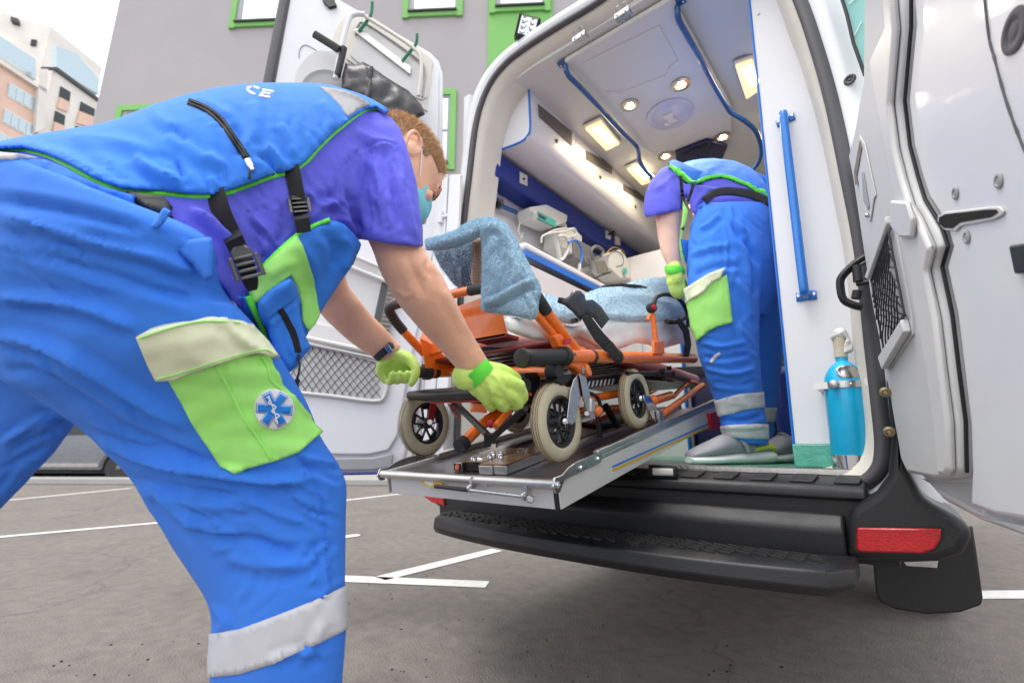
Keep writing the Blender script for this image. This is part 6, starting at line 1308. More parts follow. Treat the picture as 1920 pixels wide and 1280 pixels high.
sh = MB()
tor = [(-30, 292, 320, 405, .73, .28), (60, 272, 362, 435, .75, .29), (140, 260, 420, 520, .77, .30), (215, 246, 462, 600, .79, .31), (300, 212, 488, 612, .82, .32), (385, 187, 518, 598, .86, .32), (460, 176, 560, 560, .89, .34), (530, 172, 608, 525, .93, .36), (600, 173, 652, 480, .97, .36), (655, 184, 684, 430, 1.0, .34), (694, 198, 712, 380, 1.04, .30), (722, 214, 735, 330, 1.07, .16)]
sh.loft(sm([st(*a) for a in tor], 4), 40)
_shb0 = bvh(remesh(MB().add(sh.v, sh.f), .008, 4))
# ---- trousers
tr = MB()
pel = [(-60, 262, 360, 425, .72, .33), (-130, 330, 398, 455, .72, .36), (-170, 470, 415, 530, .73, .36), (-160, 620, 440, 590, .75, .33), (-60, 700, 430, 640, .77, .26)]
tr.loft(sm([st(*a) for a in pel], 3), 30)
nl = [(-120, 520, 438, 566, .70, .24), (-20, 690, 480, 615, .72, .24), (100, 765, 520, 664, .75, .23), (185, 835, 566, 738, .78, .22), (247, 905, 604, 818, .80, .21), (300, 985, 643, 886, .81, .205), (350, 1068, 650, 962, .81, .20), (388, 1128, 650, 1052, .80, .20), (398, 1170, 648, 1130, .79, .20), (391, 1230, 646, 1215, .785, .20), (388, 1310, 642, 1310, .785, .20), (392, 1420, 638, 1430, .785, .19), (400, 1540, 632, 1550, .785, .18), (404, 1612, 628, 1618, .785, .17)]
tr.loft(sm([st(*a) for a in nl], 4), 36)
fl_ = [(-150, 480, 250, 700, .80, .22), (-190, 640, 158, 778, .85, .22), (-240, 755, 82, 868, .89, .22), (-310, 860, 0, 957, .91, .21), (-390, 990, -95, 1062, .92, .20), (-450, 1160, -180, 1190, .91, .19), (-470, 1330, -240, 1345, .90, .18), (-480, 1470, -280, 1480, .89, .17)]
tr.loft(sm([st(*a) for a in fl_], 4), 30)
TF = [([(-20, 372), (80, 386), (180, 408), (280, 436)], 12, -.007), ([(-20, 410), (90, 428), (200, 462), (300, 486), (380, 520)], 14, .007), ([(40, 470), (160, 500), (280, 540), (400, 575)], 13, -.005),
      ([(-20, 556), (100, 566), (190, 588), (262, 622)], 14, .008), ([(-20, 622), (80, 650), (180, 700), (280, 760), (360, 812)], 15, .010), ([(-20, 690), (60, 700), (160, 755), (250, 812), (340, 850), (400, 880)], 13, -.008),
      ([(60, 742), (120, 772), (200, 830), (296, 864), (420, 888), (520, 902), (600, 896)], 11, .012), ([(90, 800), (170, 870), (260, 900), (380, 925), (480, 930)], 14, -.008),
      ([(270, 915), (300, 918), (330, 958), (380, 992), (440, 996), (500, 1015)], 15, .009), ([(355, 985), (400, 1000), (464, 1006), (520, 1030), (575, 1045)], 13, -.009), ([(420, 1040), (500, 1060), (580, 1050)], 16, .006),
      ([(556, 850), (590, 862), (640, 872)], 7, .006), ([(560, 872), (600, 886), (640, 905)], 7, -.005), ([(396, 1130), (420, 1165), (405, 1190)], 10, .007), ([(600, 1010), (610, 1050), (612, 1110)], 9, .004), ([(560, 1250), (590, 1200), (606, 1160)], 12, .005), ([(500, 1240), (560, 1220), (620, 1230)], 10, .004),
      ([(340, 455), (370, 480), (398, 520)], 8, .006), ([(420, 600), (460, 640), (515, 672)], 10, .006), ([(0, 835), (60, 800), (120, 780)], 12, .006), ([(0, 880), (60, 850), (110, 830)], 10, -.005)]
TF = [(a_, b_, c_ * 1.45) for a_, b_, c_ in TF]
TF += rand_folds([(0, 380), (300, 470), (400, 560), (300, 600), (100, 560), (0, 520)], 14, 16, 120, 6, .0035, 11, 7)
TF += rand_folds([(0, 640), (180, 700), (320, 860), (250, 900), (100, 800), (0, 740)], 30, 14, 130, 6, .004, 12, 8)
TF += rand_folds([(300, 900), (600, 900), (640, 960), (500, 1010), (360, 1010)], 18, 16, 110, 6, .004, 13, 12)
TF += rand_folds([(400, 1020), (640, 1000), (640, 1120), (480, 1150)], -25, 12, 90, 7, .0035, 14, 18)
TF += rand_folds([(0, 790), (140, 790), (60, 880), (0, 930)], -38, 8, 90, 6, .004, 16, 8)
TF += puckers([(556, 850), (590, 905), (605, 960), (615, 1050), (620, 1110)], 1, 16, 26, 3.5, .0028, 5)
tro, trm, trb = garment(tr, 'trousers', M['trousers'], pm, .006, 5, TF, .0045, 7, (1, 1, 1), 3)
# waistband, belt and loops
def hitd(bv, x, y, dflt=.7): h = bv.ray_cast(CO, ray(x, y).normalized(), 3); return h[3] / ray(x, y).length if h[0] is not None else dflt
patch('waistband', [(-20, 292), (30, 292), (84, 299), (118, 312), (150, 330), (185, 347), (220, 358), (252, 366), (244, 388), (200, 378), (120, 350), (50, 325), (-20, 312)], BVHTree.FromPolygons([Vector(v) for v in ((0, 0, 0), (.001, 0, 0), (0, .001, 0))], [(0, 1, 2)]) if False else _shb0, M['trousers'], tro, .012, .005, 6)
patch('waistband', [(-20, 284), (0, 285), (40, 288), (74, 296), (40, 298), (-20, 297)], trb, M['reflect'], tro, .004, .003, 5)
inflate([(70, 292), (92, 298), (71, 319), (46, 314)], hitd(trb, 70, 306) - .010, .008, 4, 4).build('belt_loop', M['trousers'], tro, smooth=70)
inflate(ribbon([(314, 392), (302, 412), (288, 428)], [17, 17, 15]), hitd(trb, 300, 415) - .012, .008, 4, 4).build('belt_loop', M['trousers'], tro, smooth=70)
inflate([(325, 470), (345, 450), (397, 444), (400, 470), (398, 520), (385, 528), (360, 495)], lambda x, y: (lambda h: (h[3] / ray(360, 490).length if h[0] else .66))(trb.ray_cast(CO, ray(360, 490).normalized(), 3)) - .006, .014, 8, 5, nz=.004, nf=30).build('pocket_edge', M['trousers'], tro, smooth=80)
# green cargo pocket
pk = pack([(314, 712), (340, 757), (359, 794), (378, 823), (394, 845), (412, 874), (436, 885), (480, 874), (519, 863), (560, 848), (600, 812), (590, 795), (572, 766), (552, 742), (532, 722), (516, 690), (505, 664), (440, 668), (380, 690)], trb, 'cargo_pocket', M['hivis'], tro, .007, .007, 6, lift=lambda x, y: .003 * math.exp(-(((x - 430 - (y - 680) * .25) / 9) ** 2)) + .0035 * noise.noise(Vector((x * .012, y * .035, 0))) )
fp_ = pack([(254, 632), (300, 618), (340, 606), (386, 598), (425, 597), (455, 601), (480, 614), (505, 640), (521, 664), (512, 667), (487, 662), (460, 666), (404, 684), (350, 702), (322, 714), (291, 715), (276, 685)], trb, 'pocket_flap', M['hivis_pale'], tro, .003, .015, 6, lift=lambda x, y: .004 * noise.noise(Vector((x * .015, y * .03, 4))))
pkb = bvh(pk.data)
for P in ([(406, 686), (430, 730), (455, 780), (480, 815), (508, 858)], [(488, 664), (502, 685), (508, 712), (530, 730)]): piping(P, pkb, .0022, pk, .001, M['hivis'], 'pleat')
for P in ([(262, 634), (330, 612), (386, 602), (450, 605)], [(296, 711), (350, 696), (404, 678), (487, 656), (512, 662)]): piping(P, bvh(fp_.data), .0011, fp_, .001, M['hivis'], 'stitch_line')
# star of life patch
cxp, cyp, sc = 514.0, 767.0, 1.0
def el(r, n_=40, cx_=cxp, cy_=cyp, sx_=.98, ang=0): return [(cx_ + r * sx_ * math.cos(a), cy_ + r * math.sin(a)) for a in np.linspace(0, 2 * math.pi, n_, endpoint=False)]
emb = patch('emblem', el(38), pkb, M['patchw'], pk, .0035, .003, 5); eb = bvh(emb.data)
def bar(ang, L, wd): 
    dx, dy = math.cos(R(ang)), math.sin(R(ang)); return [(cxp + dx * a * L - dy * b * wd, cyp + dy * a * L + dx * b * wd) for a, b in ((-1, -1), (1, -1), (1, 1), (-1, 1))]
def star(L, wd):
    out_ = []
    for i in range(6):
        a = 4 + 60 * i; dx, dy = math.cos(R(a)), math.sin(R(a)); inner = wd / math.sin(R(30)) 
        for s, t in ((L, -wd), (L, wd)): out_.append((cxp + dx * s - dy * t, cyp + dy * s + dx * t))
        a2 = a + 30; out_.append((cxp + math.cos(R(a2)) * wd * 2 * .98, cyp + math.sin(R(a2)) * wd * 2 * .98))
    return out_
patch('star_outline', star(34, 9.2), eb, M['patchb'], emb, .0006, .0008, 5); patch('star_gap', star(32.4, 8.0), eb, M['patchw'], emb, .0016, .0008, 5); patch('star', star(31, 6.9), eb, M['patchb'], emb, .0026, .0008, 5)
piping([(504, 742), (509, 757), (514, 770), (521, 795)], eb, .0009, emb, .0042, M['patchw'], 'rod'); piping([(500, 744), (506, 748), (504, 756), (512, 759), (517, 764), (510, 770), (516, 775), (524, 779), (516, 786), (520, 791)], eb, .0011, emb, .0044, M['patchw'], 'serpent')
# reflective band and seam of the shin
shell(trm, [(300, 1200), (398, 1187), (450, 1178), (520, 1152), (580, 1128), (646, 1098), (740, 1070), (740, 1150), (646, 1180), (580, 1212), (520, 1240), (450, 1262), (392, 1268), (300, 1270)], 'reflective_band', M['reflect'], tro, .0025, .002, extra=lambda V, N: V[:, 2] > .2)
for i in range(44):
    pass
sq = surf_line([(556, 842), (575, 870), (592, 905), (604, 950), (610, 1000), (614, 1050), (618, 1090)], trb, .0015, 14)
k = MB()
for i in range(0, len(sq) - 1, 2): k.tube([sq[i], sq[i] + (sq[i + 1] - sq[i]) * .9], .0013, 5)
k.build('seam_stitching', M['trousers'], tro)['kind'] = 'stuff'
sq = surf_line([(600, 1290), (622, 1240), (632, 1200)], trb, .0015, 14)

# ---- shirt
sl_ = [(590, 300, 690, 195, .99, .14), (612, 360, 742, 230, .96, .155), (640, 405, 772, 300, .93, .155), (662, 432, 785, 365, .92, .15), (674, 446, 792, 425, .91, .145), (679, 449, 797, 466, .91, .14)]
sh.loft(sm([st(*a) for a in sl_], 4), 30)
sl2 = [(560, 330, 690, 270, 1.16, .16), (560, 430, 670, 380, 1.22, .15), (570, 500, 668, 455, 1.27, .14)]
sh.loft(sm([st(*a) for a in sl2], 3), 24)
SF = [([(700, 300), (712, 360), (718, 425)], 9, .005), ([(748, 320), (762, 390), (780, 450)], 9, .005), ([(650, 350), (664, 400), (676, 440)], 8, -.006), ([(640, 372), (600, 392), (570, 420)], 8, .006), ([(628, 360), (590, 372), (560, 372)], 8, -.004), ([(640, 318), (665, 288), (708, 268), (750, 272)], 3.2, -.004), ([(627, 362), (640, 318)], 3.2, -.004), ([(640, 405), (655, 425), (670, 445)], 8, .007),
      ([(430, 408), (480, 395), (530, 380)], 3, -.003), ([(528, 380), (526, 430), (512, 480)], 4, -.003), ([(350, 390), (400, 420), (440, 470), (460, 520)], 12, .010), ([(330, 420), (370, 450), (420, 500)], 10, -.007), ([(470, 400), (500, 440), (490, 480)], 10, .005), ([(545, 385), (548, 430), (520, 470)], 8, .005), ([(575, 360), (600, 380), (640, 390)], 8, .005), ([(660, 240), (700, 262), (740, 280)], 12, .004), ([(680, 330), (690, 380), (700, 430)], 7, -.004), ([(730, 300), (740, 370), (750, 430)], 7, -.004),
      ([(682, 434), (720, 432), (760, 442), (796, 460)], 2.5, -.002)]
SF = [(a_, b_, c_ * 1.5) for a_, b_, c_ in SF]
SF += rand_folds([(380, 380), (520, 360), (500, 480), (440, 520)], 50, 12, 80, 5, .0035, 31, 14) + rand_folds([(650, 300), (760, 290), (785, 440), (690, 430)], 78, 14, 90, 5, .003, 32, 8) + rand_folds([(580, 340), (660, 320), (660, 430), (590, 400)], 25, 10, 70, 5, .0035, 33, 14)
SF += puckers([(625, 359), (637, 318), (666, 286), (710, 266), (755, 270)], 1, 10, 22, 3, .002, 8)
sho_, shm_, shb = garment(sh, 't_shirt', M['shirt'], pm, .0055, 5, SF, .003, 13, (1, 1, 1), 9)
patch('belt', [(236, 358), (270, 364), (304, 366), (316, 380), (318, 402), (306, 412), (290, 404), (268, 380)], shb, M['foam'], tro, .010, .004, 5)
# ---- vest: back panel lifted off the torso
VB = [(-60, 276), (0, 276), (40, 275), (80, 284), (118, 300), (150, 318), (185, 336), (220, 348), (258, 355), (300, 357), (345, 361), (383, 364), (422, 358), (470, 341), (505, 328), (540, 320), (562, 310), (580, 294), (600, 272), (620, 252), (642, 234), (664, 217), (686, 204), (706, 200), (722, 212), (760, 190), (720, 120), (300, 60), (-60, 120)]
ve = remesh(sh, .0055, 5, 'vest'); wrinkle(ve, .0018, 5, (1, 1, 1), 1)
V = co_of(ve); N = no_of(ve); set_co(ve, V + N * .011)
VF = [([(249, 292), (289, 323), (353, 350)], 12, .010), ([(120, 262), (180, 262), (240, 272), (290, 290)], 14, .007), ([(323, 238), (350, 265), (397, 296)], 12, -.008), ([(340, 262), (380, 290), (420, 318)], 13, .009), ([(434, 232), (446, 262), (448, 300)], 11, -.006), ([(500, 275), (516, 292), (532, 318)], 9, .008), ([(480, 290), (505, 305), (520, 325)], 8, -.006), ([(524, 232), (540, 262), (554, 300)], 10, .007), ([(540, 180), (560, 230), (562, 290)], 12, .005), ([(395, 318), (400, 340), (410, 356)], 7, .005), ([(366, 184), (400, 200), (440, 225)], 10, .005), ([(470, 190), (480, 230), (476, 270)], 14, .006), ([(60, 262), (140, 280), (200, 320)], 12, -.006), ([(330, 300), (340, 330), (350, 356)], 8, -.006), ([(600, 190), (620, 215), (620, 245)], 10, .005), ([(280, 200), (300, 225), (330, 240)], 12, .006)]
VF = [(a_, b_, c_ * 1.15) for a_, b_, c_ in VF]
VF += puckers([(118, 300), (185, 336), (258, 355), (345, 361), (422, 358), (505, 328), (562, 310), (600, 272), (642, 234), (686, 204)], -1, 14, 42, 5, .0028, 9)
VF += rand_folds([(100, 262), (240, 250), (360, 300), (340, 350), (200, 330)], 32, 6, 120, 9, .0026, 41, 12) + rand_folds([(370, 200), (540, 180), (600, 230), (540, 310), (440, 300)], 74, 7, 100, 9, .0026, 42, 14)
VF += puckers([(352, 190), (385, 203), (412, 224), (436, 256), (462, 296)], 1, 5, 22, 4, .0018, 10) + puckers([(352, 190), (385, 203), (412, 224), (436, 256), (462, 296)], -1, 5, 22, 4, .0018, 11)
folds(ve, VF)
vo = shell(ve, VB, 'vest', M['vest'], pm, .002, .004, extra=lambda V, N: V[:, 2] > .5)
vb = bvh(ve)
vbv = BVHTree.FromObject(vo, bpy.context.evaluated_depsgraph_get()) if False else bvh(vo.data)
pw = (.0052, .0034)
def pipe2(px, bv, name='piping', par=vo, wd=10, m_=M['piping']): return patch(name, ribbon(spl2(px, 5), wd), bv, m_, par, .003, .006, 5)
e1 = pipe2([(-10, 280), (40, 278), (80, 286), (118, 302), (150, 320), (185, 337), (220, 348), (258, 355), (300, 358), (345, 362), (383, 364), (422, 359), (470, 342), (505, 329), (540, 320), (562, 310)], shb, wd=12)
e2 = pipe2([(556, 316), (580, 294), (600, 272), (620, 252), (642, 234), (664, 217), (686, 204), (706, 201)], shb, wd=10)
piping([(700, 201), (712, 203), (722, 212)], shb, .004, vo, .004)
# grey collar yoke, lettering, zip
patch('reflective_yoke', spl2([(596, 162), (640, 168), (672, 180), (694, 196), (672, 204), (652, 218), (640, 200), (618, 178)], 2), bvh(vo.data), M['yoke'], vo, .0015, .002, 5)
k = bvh(vo.data)
def lett(P, wd=4.4): return patch('letter', ribbon(P, wd), k, M['patchw'], vo, .0012, .001, 3)
lett(spl2([(486, 166), (476, 163), (464, 165), (468, 172), (478, 177)], 3)); lett([(492, 168), (513, 172)]); lett([(490, 174), (507, 176)], 3.6); lett([(486, 179), (506, 182)]); lett([(497, 168), (487, 181)], 5)
zp = patch('zip', ribbon(spl2([(352, 190), (385, 203), (412, 224), (436, 256), (462, 296)], 5), 13), k, M['webbing'], vo, .0015, .002, 4); zb_ = bvh(zp.data)
for o_ in (-2.6, 2.6): piping([(352, 190 - o_), (385 + o_ * .5, 203 - o_), (412 + o_, 224 - o_), (436 + o_, 256 - o_ * .5), (462 + o_, 294)], zb_, .0011, zp, .0008, M['foam'], 'zip_teeth')
c = surf_line([(463, 298), (468, 304), (470, 312)], k, .006, 3); kk = MB(); kk.tube([c[0], c[-1]], (.0045, .002), 8); kk.tube([c[-1], c[-1] + (c[-1] - c[0]) * .6], .0042, 10); zs = kk.build('zip_slider', M['chrome'], vo)
kk = MB(); d0 = surf_line([(469, 316), (468, 332), (466, 342)], k, .008, 3); kk.tube(d0, .0022, 6); kk.build('zip_cord', M['foam'], zs); kk = MB(); d1 = surf_line([(467, 342), (460, 360)], k, .010, 3); kk.tube([d1[0], d1[-1]], (.0055, .0022), 8, flat=RGT); kk.build('zip_pull', M['foam'], zs)
# ---- vest: front panel hanging under the chest
FPo = [(480, 540), (491, 501), (520, 472), (558, 440), (585, 424), (621, 410), (645, 417), (666, 438), (680, 458), (664, 495), (641, 528), (613, 570), (599, 592), (580, 622), (565, 660), (540, 690), (518, 690), (505, 660), (491, 632), (474, 590), (463, 554), (470, 545)]
def fdep(x, y):
    base = .80 + .0006 * (x - 540); h = shb.ray_cast(CO, ray(x, y).normalized(), 3)
    if h[0] is not None: base = min(base, h[3] / ray(x, y).length - .018)
    return base
_fd = {}
_gx = [(x, y) for x in range(440, 700, 10) for y in range(390, 720, 10)]
for q in _gx: _fd[q] = fdep(*q)
for _ in range(6):
    _n = {}
    for (x, y), v in _fd.items():
        nb = [_fd[q] for q in ((x + 10, y), (x - 10, y), (x, y + 10), (x, y - 10)) if q in _fd]; _n[(x, y)] = min(_fd[(x, y)] + .002, (v + sum(nb)) / (1 + len(nb)))
    _fd = _n
def fdep(x, y):
    x0 = max(440, min(680, int(x // 10) * 10)); y0 = max(390, min(700, int(y // 10) * 10)); u = (x - x0) / 10; v = (y - y0) / 10
    return _fd[(x0, y0)] * (1 - u) * (1 - v) + _fd[(x0 + 10, y0)] * u * (1 - v) + _fd[(x0, y0 + 10)] * (1 - u) * v + _fd[(x0 + 10, y0 + 10)] * u * v
fpm = inflate(FPo, fdep, .035, 25, 7, back=1.5, nz=.005, nf=12).mesh('front_panel'); fpm = remesh(fpm, .005, 3); folds(fpm, [([(640, 440), (655, 470), (640, 510)], 12, .008), ([(600, 430), (625, 460), (630, 510)], 12, -.006), ([(560, 450), (590, 500), (600, 560)], 14, .005), ([(500, 520), (530, 500), (560, 490)], 10, .004)])
fpo = new_obj('vest_front', fpm, M['vest'], pm, 180); fb_ = bvh(fpm)
patch('green_panel', [(491, 501), (520, 474), (556, 441), (566, 456), (575, 480), (584, 510), (592, 545), (599, 590), (590, 606), (578, 622), (568, 600), (566, 570), (563, 556), (553, 530), (546, 516), (520, 534), (478, 570), (470, 560), (466, 548)], fb_, M['hivis'], fpo, .003, .003, 6)
pipe2([(491, 501), (520, 472), (558, 439), (585, 424), (618, 411)], fb_, par=fpo, wd=7); 
kk = MB(); kk.tube(spl([D(x, y, fdep(x, y) - .022) for x, y in ((466, 556), (476, 580), (489, 608), (496, 630), (499, 642))], 5), (.0045, .0025), 8); kk.build('piping', M['piping'], fpo, smooth=80)
inflate([(456, 548), (468, 560), (480, 590), (492, 622), (491, 634), (478, 626), (466, 606), (456, 590)], lambda x, y: fdep(x, y) + .005, .012, 6, 5).build('vest_hem', M['vest'], fpo, smooth=80)
inflate([(491, 632), (505, 640), (530, 660), (545, 690), (528, 690), (510, 676)], lambda x, y: fdep(x, y) - .012, .012, 5, 5).build('hem_reflective', M['reflect'], fpo, smooth=80)
pom = inflate([(481, 566), (500, 546), (520, 532), (546, 518), (556, 536), (564, 558), (562, 585), (568, 615), (578, 640), (587, 652), (572, 666), (556, 690), (540, 701), (524, 688), (512, 668), (506, 640), (500, 620), (486, 595)], lambda x, y: fdep(x, y) - .030, .045, 16, 5, nz=.006, nf=25).mesh('pouch'); pom = remesh(pom, .004, 3); folds(pom, [([(500, 606), (520, 590), (545, 572), (563, 556)], 4, -.004), ([(512, 600), (508, 640), (520, 670)], 7, .005), ([(530, 620), (536, 650), (548, 680)], 6, -.004), ([(556, 570), (560, 610), (572, 640)], 6, .005)])
poo = new_obj('pouch', pom, M['vest'], fpo, 180); pob = bvh(pom)
patch('zip', ribbon(spl2([(526, 580), (536, 596), (548, 620), (556, 642), (560, 660)], 4), 11), pob, M['webbing'], poo, .002, .003, 4)
kk = MB(); kk.tube(spl([D(x, y, fdep(556, 672) - .05) for x, y in ((559, 672), (562, 684), (560, 700), (556, 712))], 4), .0018, 6); kk.tube([D(557, 712, fdep(556, 672) - .05), D(553, 730, fdep(556, 672) - .05)], (.004, .002), 8, flat=RGT); kk.lathe([(.003, 0), (.003, .008)], D(560, 674, fdep(556, 672) - .05), UPV, 8); kk.build('zip_pull', M['foam'], poo)['kind'] = 'stuff'
inflate([(553, 730), (560, 725), (563, 712), (559, 708), (552, 716)], lambda x, y: fdep(556, 672) - .05, .006, 3, 3).build('pull_tag', M['foam'], poo)
# straps and buckles
def strap(px, bv, off=.008): return patch('strap', px, bv, M['webbing'], vo, off, .003, 5)
fars = bvh(shm_)
def strap_ray(cent, wd, deps, name='strap'):
    P = spl2(cent, 4); W_ = np.interp(np.linspace(0, 1, len(P)), np.linspace(0, 1, len(wd)), wd); dd_ = np.interp(np.linspace(0, 1, len(P)), np.linspace(0, 1, len(deps)), deps); vs = []; fs = []
    for i, (x, y) in enumerate(P):
        a = Vector(P[max(i - 1, 0)]); b = Vector(P[min(i + 1, len(P) - 1)]); t_ = (b - a).normalized(); q = Vector((-t_.y, t_.x)) * W_[i] / 2
        h = fars.ray_cast(CO, ray(x, y).normalized(), 3); dh = h[3] / ray(x, y).length - .010 if h[0] is not None else 9; dd2 = min(dd_[i], dh) if dh < 9 else dd_[i]
        for z_ in (0, .0025):
            for s in (-1, 1): vs.append(D(x + q.x * s, y + q.y * s, dd2 + z_))
    for i in range(len(P) - 1):
        b = i * 4; fs += [(b, b + 1, b + 5, b + 4), (b + 2, b + 6, b + 7, b + 3), (b, b + 4, b + 6, b + 2), (b + 1, b + 3, b + 7, b + 5)]
    fs += [(0, 2, 3, 1), (len(vs) - 4, len(vs) - 3, len(vs) - 1, len(vs) - 2)]
    kk = MB(); kk.add(vs, fs); return kk.build(name, M['webbing'], vo), P, dd_
s1, P1_, d1_ = strap_ray([(402, 355), (416, 400), (438, 448), (460, 495), (470, 528), (474, 545)], [36, 36, 36, 34, 30, 16], [.80, .78, .77, fdep(465, 500) - .03, fdep(475, 530) - .03, fdep(478, 545) - .03])
s2, P2_, d2_ = strap_ray([(546, 310), (552, 340), (560, 380), (566, 410), (570, 436)], [29, 29, 28, 28, 27], [.80, .79, .80, fdep(570, 415) - .03, fdep(572, 436) - .03])
sb1, sb2 = bvh(s1.data), bvh(s2.data)
def on(bv, x, y): h = bv.ray_cast(CO, ray(x, y).normalized(), 3); return h[0] if h[0] else D(x, y, .76)
c = on(sb1, 463, 500); dn_ = (on(sb1, 470, 522) - on(sb1, 452, 474)).normalized(); vv = (CO - c).normalized(); buckle(c, dn_.cross(vv), dn_, vv, s1, 1.15)
c = on(sb2, 562, 384); dn_ = (on(sb2, 567, 408) - on(sb2, 557, 356)).normalized(); vv = (CO - c).normalized(); buckle(c, dn_.cross(vv), dn_, vv, s2, .95)
kk = MB(); kk.tube(spl([D(x, y, fdep(470, 560) - .02) for x, y in ((446, 556), (452, 558), (460, 558), (466, 564))], 4), .0016, 6); kk.build('cord_end', M['trousers'], fpo)

# ---- gloves
g1 = MB()
Wp = (893, 702, 1.025)
for kx, ky, kd, px_, py_, pd_, tx, ty, td in ((973, 722, 1.05, 981, 745, 1.075, 968, 752, 1.11), (960, 742, 1.04, 972, 758, 1.07, 955, 757, 1.11), (937, 750, 1.035, 947, 763, 1.065, 935, 758, 1.10), (912, 748, 1.04, 921, 762, 1.07, 915, 753, 1.10)):
    chain(g1, [Wp, ((Wp[0] + kx) / 2, (Wp[1] + ky) / 2, 1.025), (kx, ky, kd)], [.025, .021, .0145])
    chain(g1, [(kx, ky, kd), (px_, py_, pd_), (tx, ty, td), (tx - 6, ty - 18, td + .008)], [.0145, .0125, .0112, .0100])
chain(g1, [(895, 692, 1.04), (935, 696, 1.05), (962, 706, 1.075), (972, 716, 1.11)], [.022, .019, .0145, .012])
chain(g1, [(872, 706, 1.022), (893, 702, 1.025)], [.030, .031]); chain(g1, [(893, 702, 1.025), (925, 722, 1.03), (945, 735, 1.045)], [.028, .030, .024]); chain(g1, [(897, 722, 1.035), (912, 742, 1.045)], [.026, .018])
gm = remesh(g1, .0026, 4, 'glove'); wrinkle(gm, .0009, 45, seed=2); folds(gm, [([(925, 700), (940, 722), (950, 740)], 5, .002), ([(905, 700), (918, 725), (925, 745)], 5, .002), ([(944, 752), (948, 764)], 3, -.003), ([(926, 754), (930, 766)], 3, -.003), ([(962, 750), (968, 764)], 3, -.003)])
new_obj('glove', gm, M['glove'], pm, 180)
kk = MB(); kk.loft(sm([st(868, 712, 912, 672, 1.022, .070), st(876, 722, 920, 682, 1.025, .072), st(886, 733, 926, 690, 1.03, .072)], 3), 28); lab(kk.build('glove_cuff', M['cuffm'], pm, smooth=60), 'bright green rolled cuff of the near glove')
g2 = MB(); W2_ = (736, 664, 1.37)
for i, (x, y) in enumerate(((726, 682), (740, 682), (754, 683), (767, 686))):
    chain(g2, [W2_, (x - 2, y, 1.385)], [.022, .0155]); q = i * 1.2
    chain(g2, [(x - 2, y, 1.385), (x - 1, y + 20, 1.385), (x + 3, 715 - q, 1.365), (x + 8, 712 - q, 1.345), (x + 10, 701 - q * .5, 1.338)], [.015, .012, .011, .0105, .0095])
chain(g2, [W2_, (765, 672, 1.36), (779, 690, 1.345), (778, 706, 1.338), (771, 719, 1.335)], [.022, .018, .0135, .012, .0095])
chain(g2, [W2_, (718, 680, 1.37), (714, 698, 1.37), (722, 712, 1.37)], [.022, .017, .014, .011])
gm2 = remesh(g2, .0026, 3, 'glove'); wrinkle(gm2, .0007, 45, seed=7); new_obj('glove', gm2, M['glove'], pm, 180)
kk = MB(); kk.loft(sm([st(699, 669, 734, 637, 1.365, .066), st(704, 674, 739, 642, 1.366, .066), st(709, 678, 743, 648, 1.367, .064)], 3), 24); bb = kk.build('wristband', M['foam'], pm, smooth=60)
kk = MB(); c = D(729, 655, 1.332); kk.obox(c, RGT * .006 + UPV * .004, UPV * .010 - RGT * .007, FWD * .002); kk.build('clasp', M['steel'], bb, bevel=.001)
# shoes (below the frame)
for (x, y, d) in ((515, 1640, .79), (-400, 1500, .89)):
    c = D(x, y, d); c.z = .0; t_ = Vector((.1, 1, 0)).normalized(); s_ = Vector((1, -.1, 0)); kk = MB()
    kk.loft(sm([(c - t_ * .10 + Vector((0, 0, .05)), s_ * .03, Vector((0, 0, .045))), (c - t_ * .04 + Vector((0, 0, .06)), s_ * .045, Vector((0, 0, .058))), (c + t_ * .06 + Vector((0, 0, .045)), s_ * .048, Vector((0, 0, .043))), (c + t_ * .15 + Vector((0, 0, .035)), s_ * .048, Vector((0, 0, .033))), (c + t_ * .19 + Vector((0, 0, .025)), s_ * .025, Vector((0, 0, .02)))], 4), 20); so = kk.build('shoe', M['shoe'], pm, smooth=70)

# ================================================================ second paramedic, inside the ambulance with back to the camera
p2 = thing('person', 'far paramedic bending away inside the ambulance, back turned, one green glove on the bed', 'person', (-.45, 1.95, ZF))
up_ = Vector((0, 0, 1))
def hz(px, py, d, hw, hv, tilt=0.0): c = D(px, py, d); return (c, RGT * hw + up_ * tilt, up_ * hv)
sk = MB()
sk.loft(sm([hz(1378, 400, 1.95, .10, .07), hz(1350, 360, 2.15, .12, .08), hz(1335, 350, 2.35, .13, .08), hz(1325, 360, 2.5, .07, .06), hz(1322, 372, 2.6, .055, .055)], 3), 20)
F2 = Vector((.0, .35, -.93)).normalized(); U2 = Vector((0, .93, .35)).normalized(); S2 = F2.cross(U2); O2 = D(1322, 385, 2.70); head_mesh(sk, O2, F2, U2, S2)
ar = [(1245, 335, 1300, 335, 2.05, .10), (1229, 360, 1284, 352, 1.98, .10), (1229, 388, 1277, 380, 1.93, .098), (1230, 420, 1274, 418, 1.90, .09), (1234, 450, 1275, 450, 1.88, .085), (1241, 476, 1276, 478, 1.86, .07), (1250, 498, 1277, 499, 1.85, .055), (1254, 512, 1280, 512, 1.84, .05)]
sk.loft(sm([st(*a) for a in ar], 3), 20)
ar = [(1420, 350, 1475, 360, 2.15, .1), (1420, 420, 1460, 420, 2.3, .09), (1400, 480, 1430, 480, 2.4, .06)]
sk.loft(sm([st(*a) for a in ar], 3), 16)
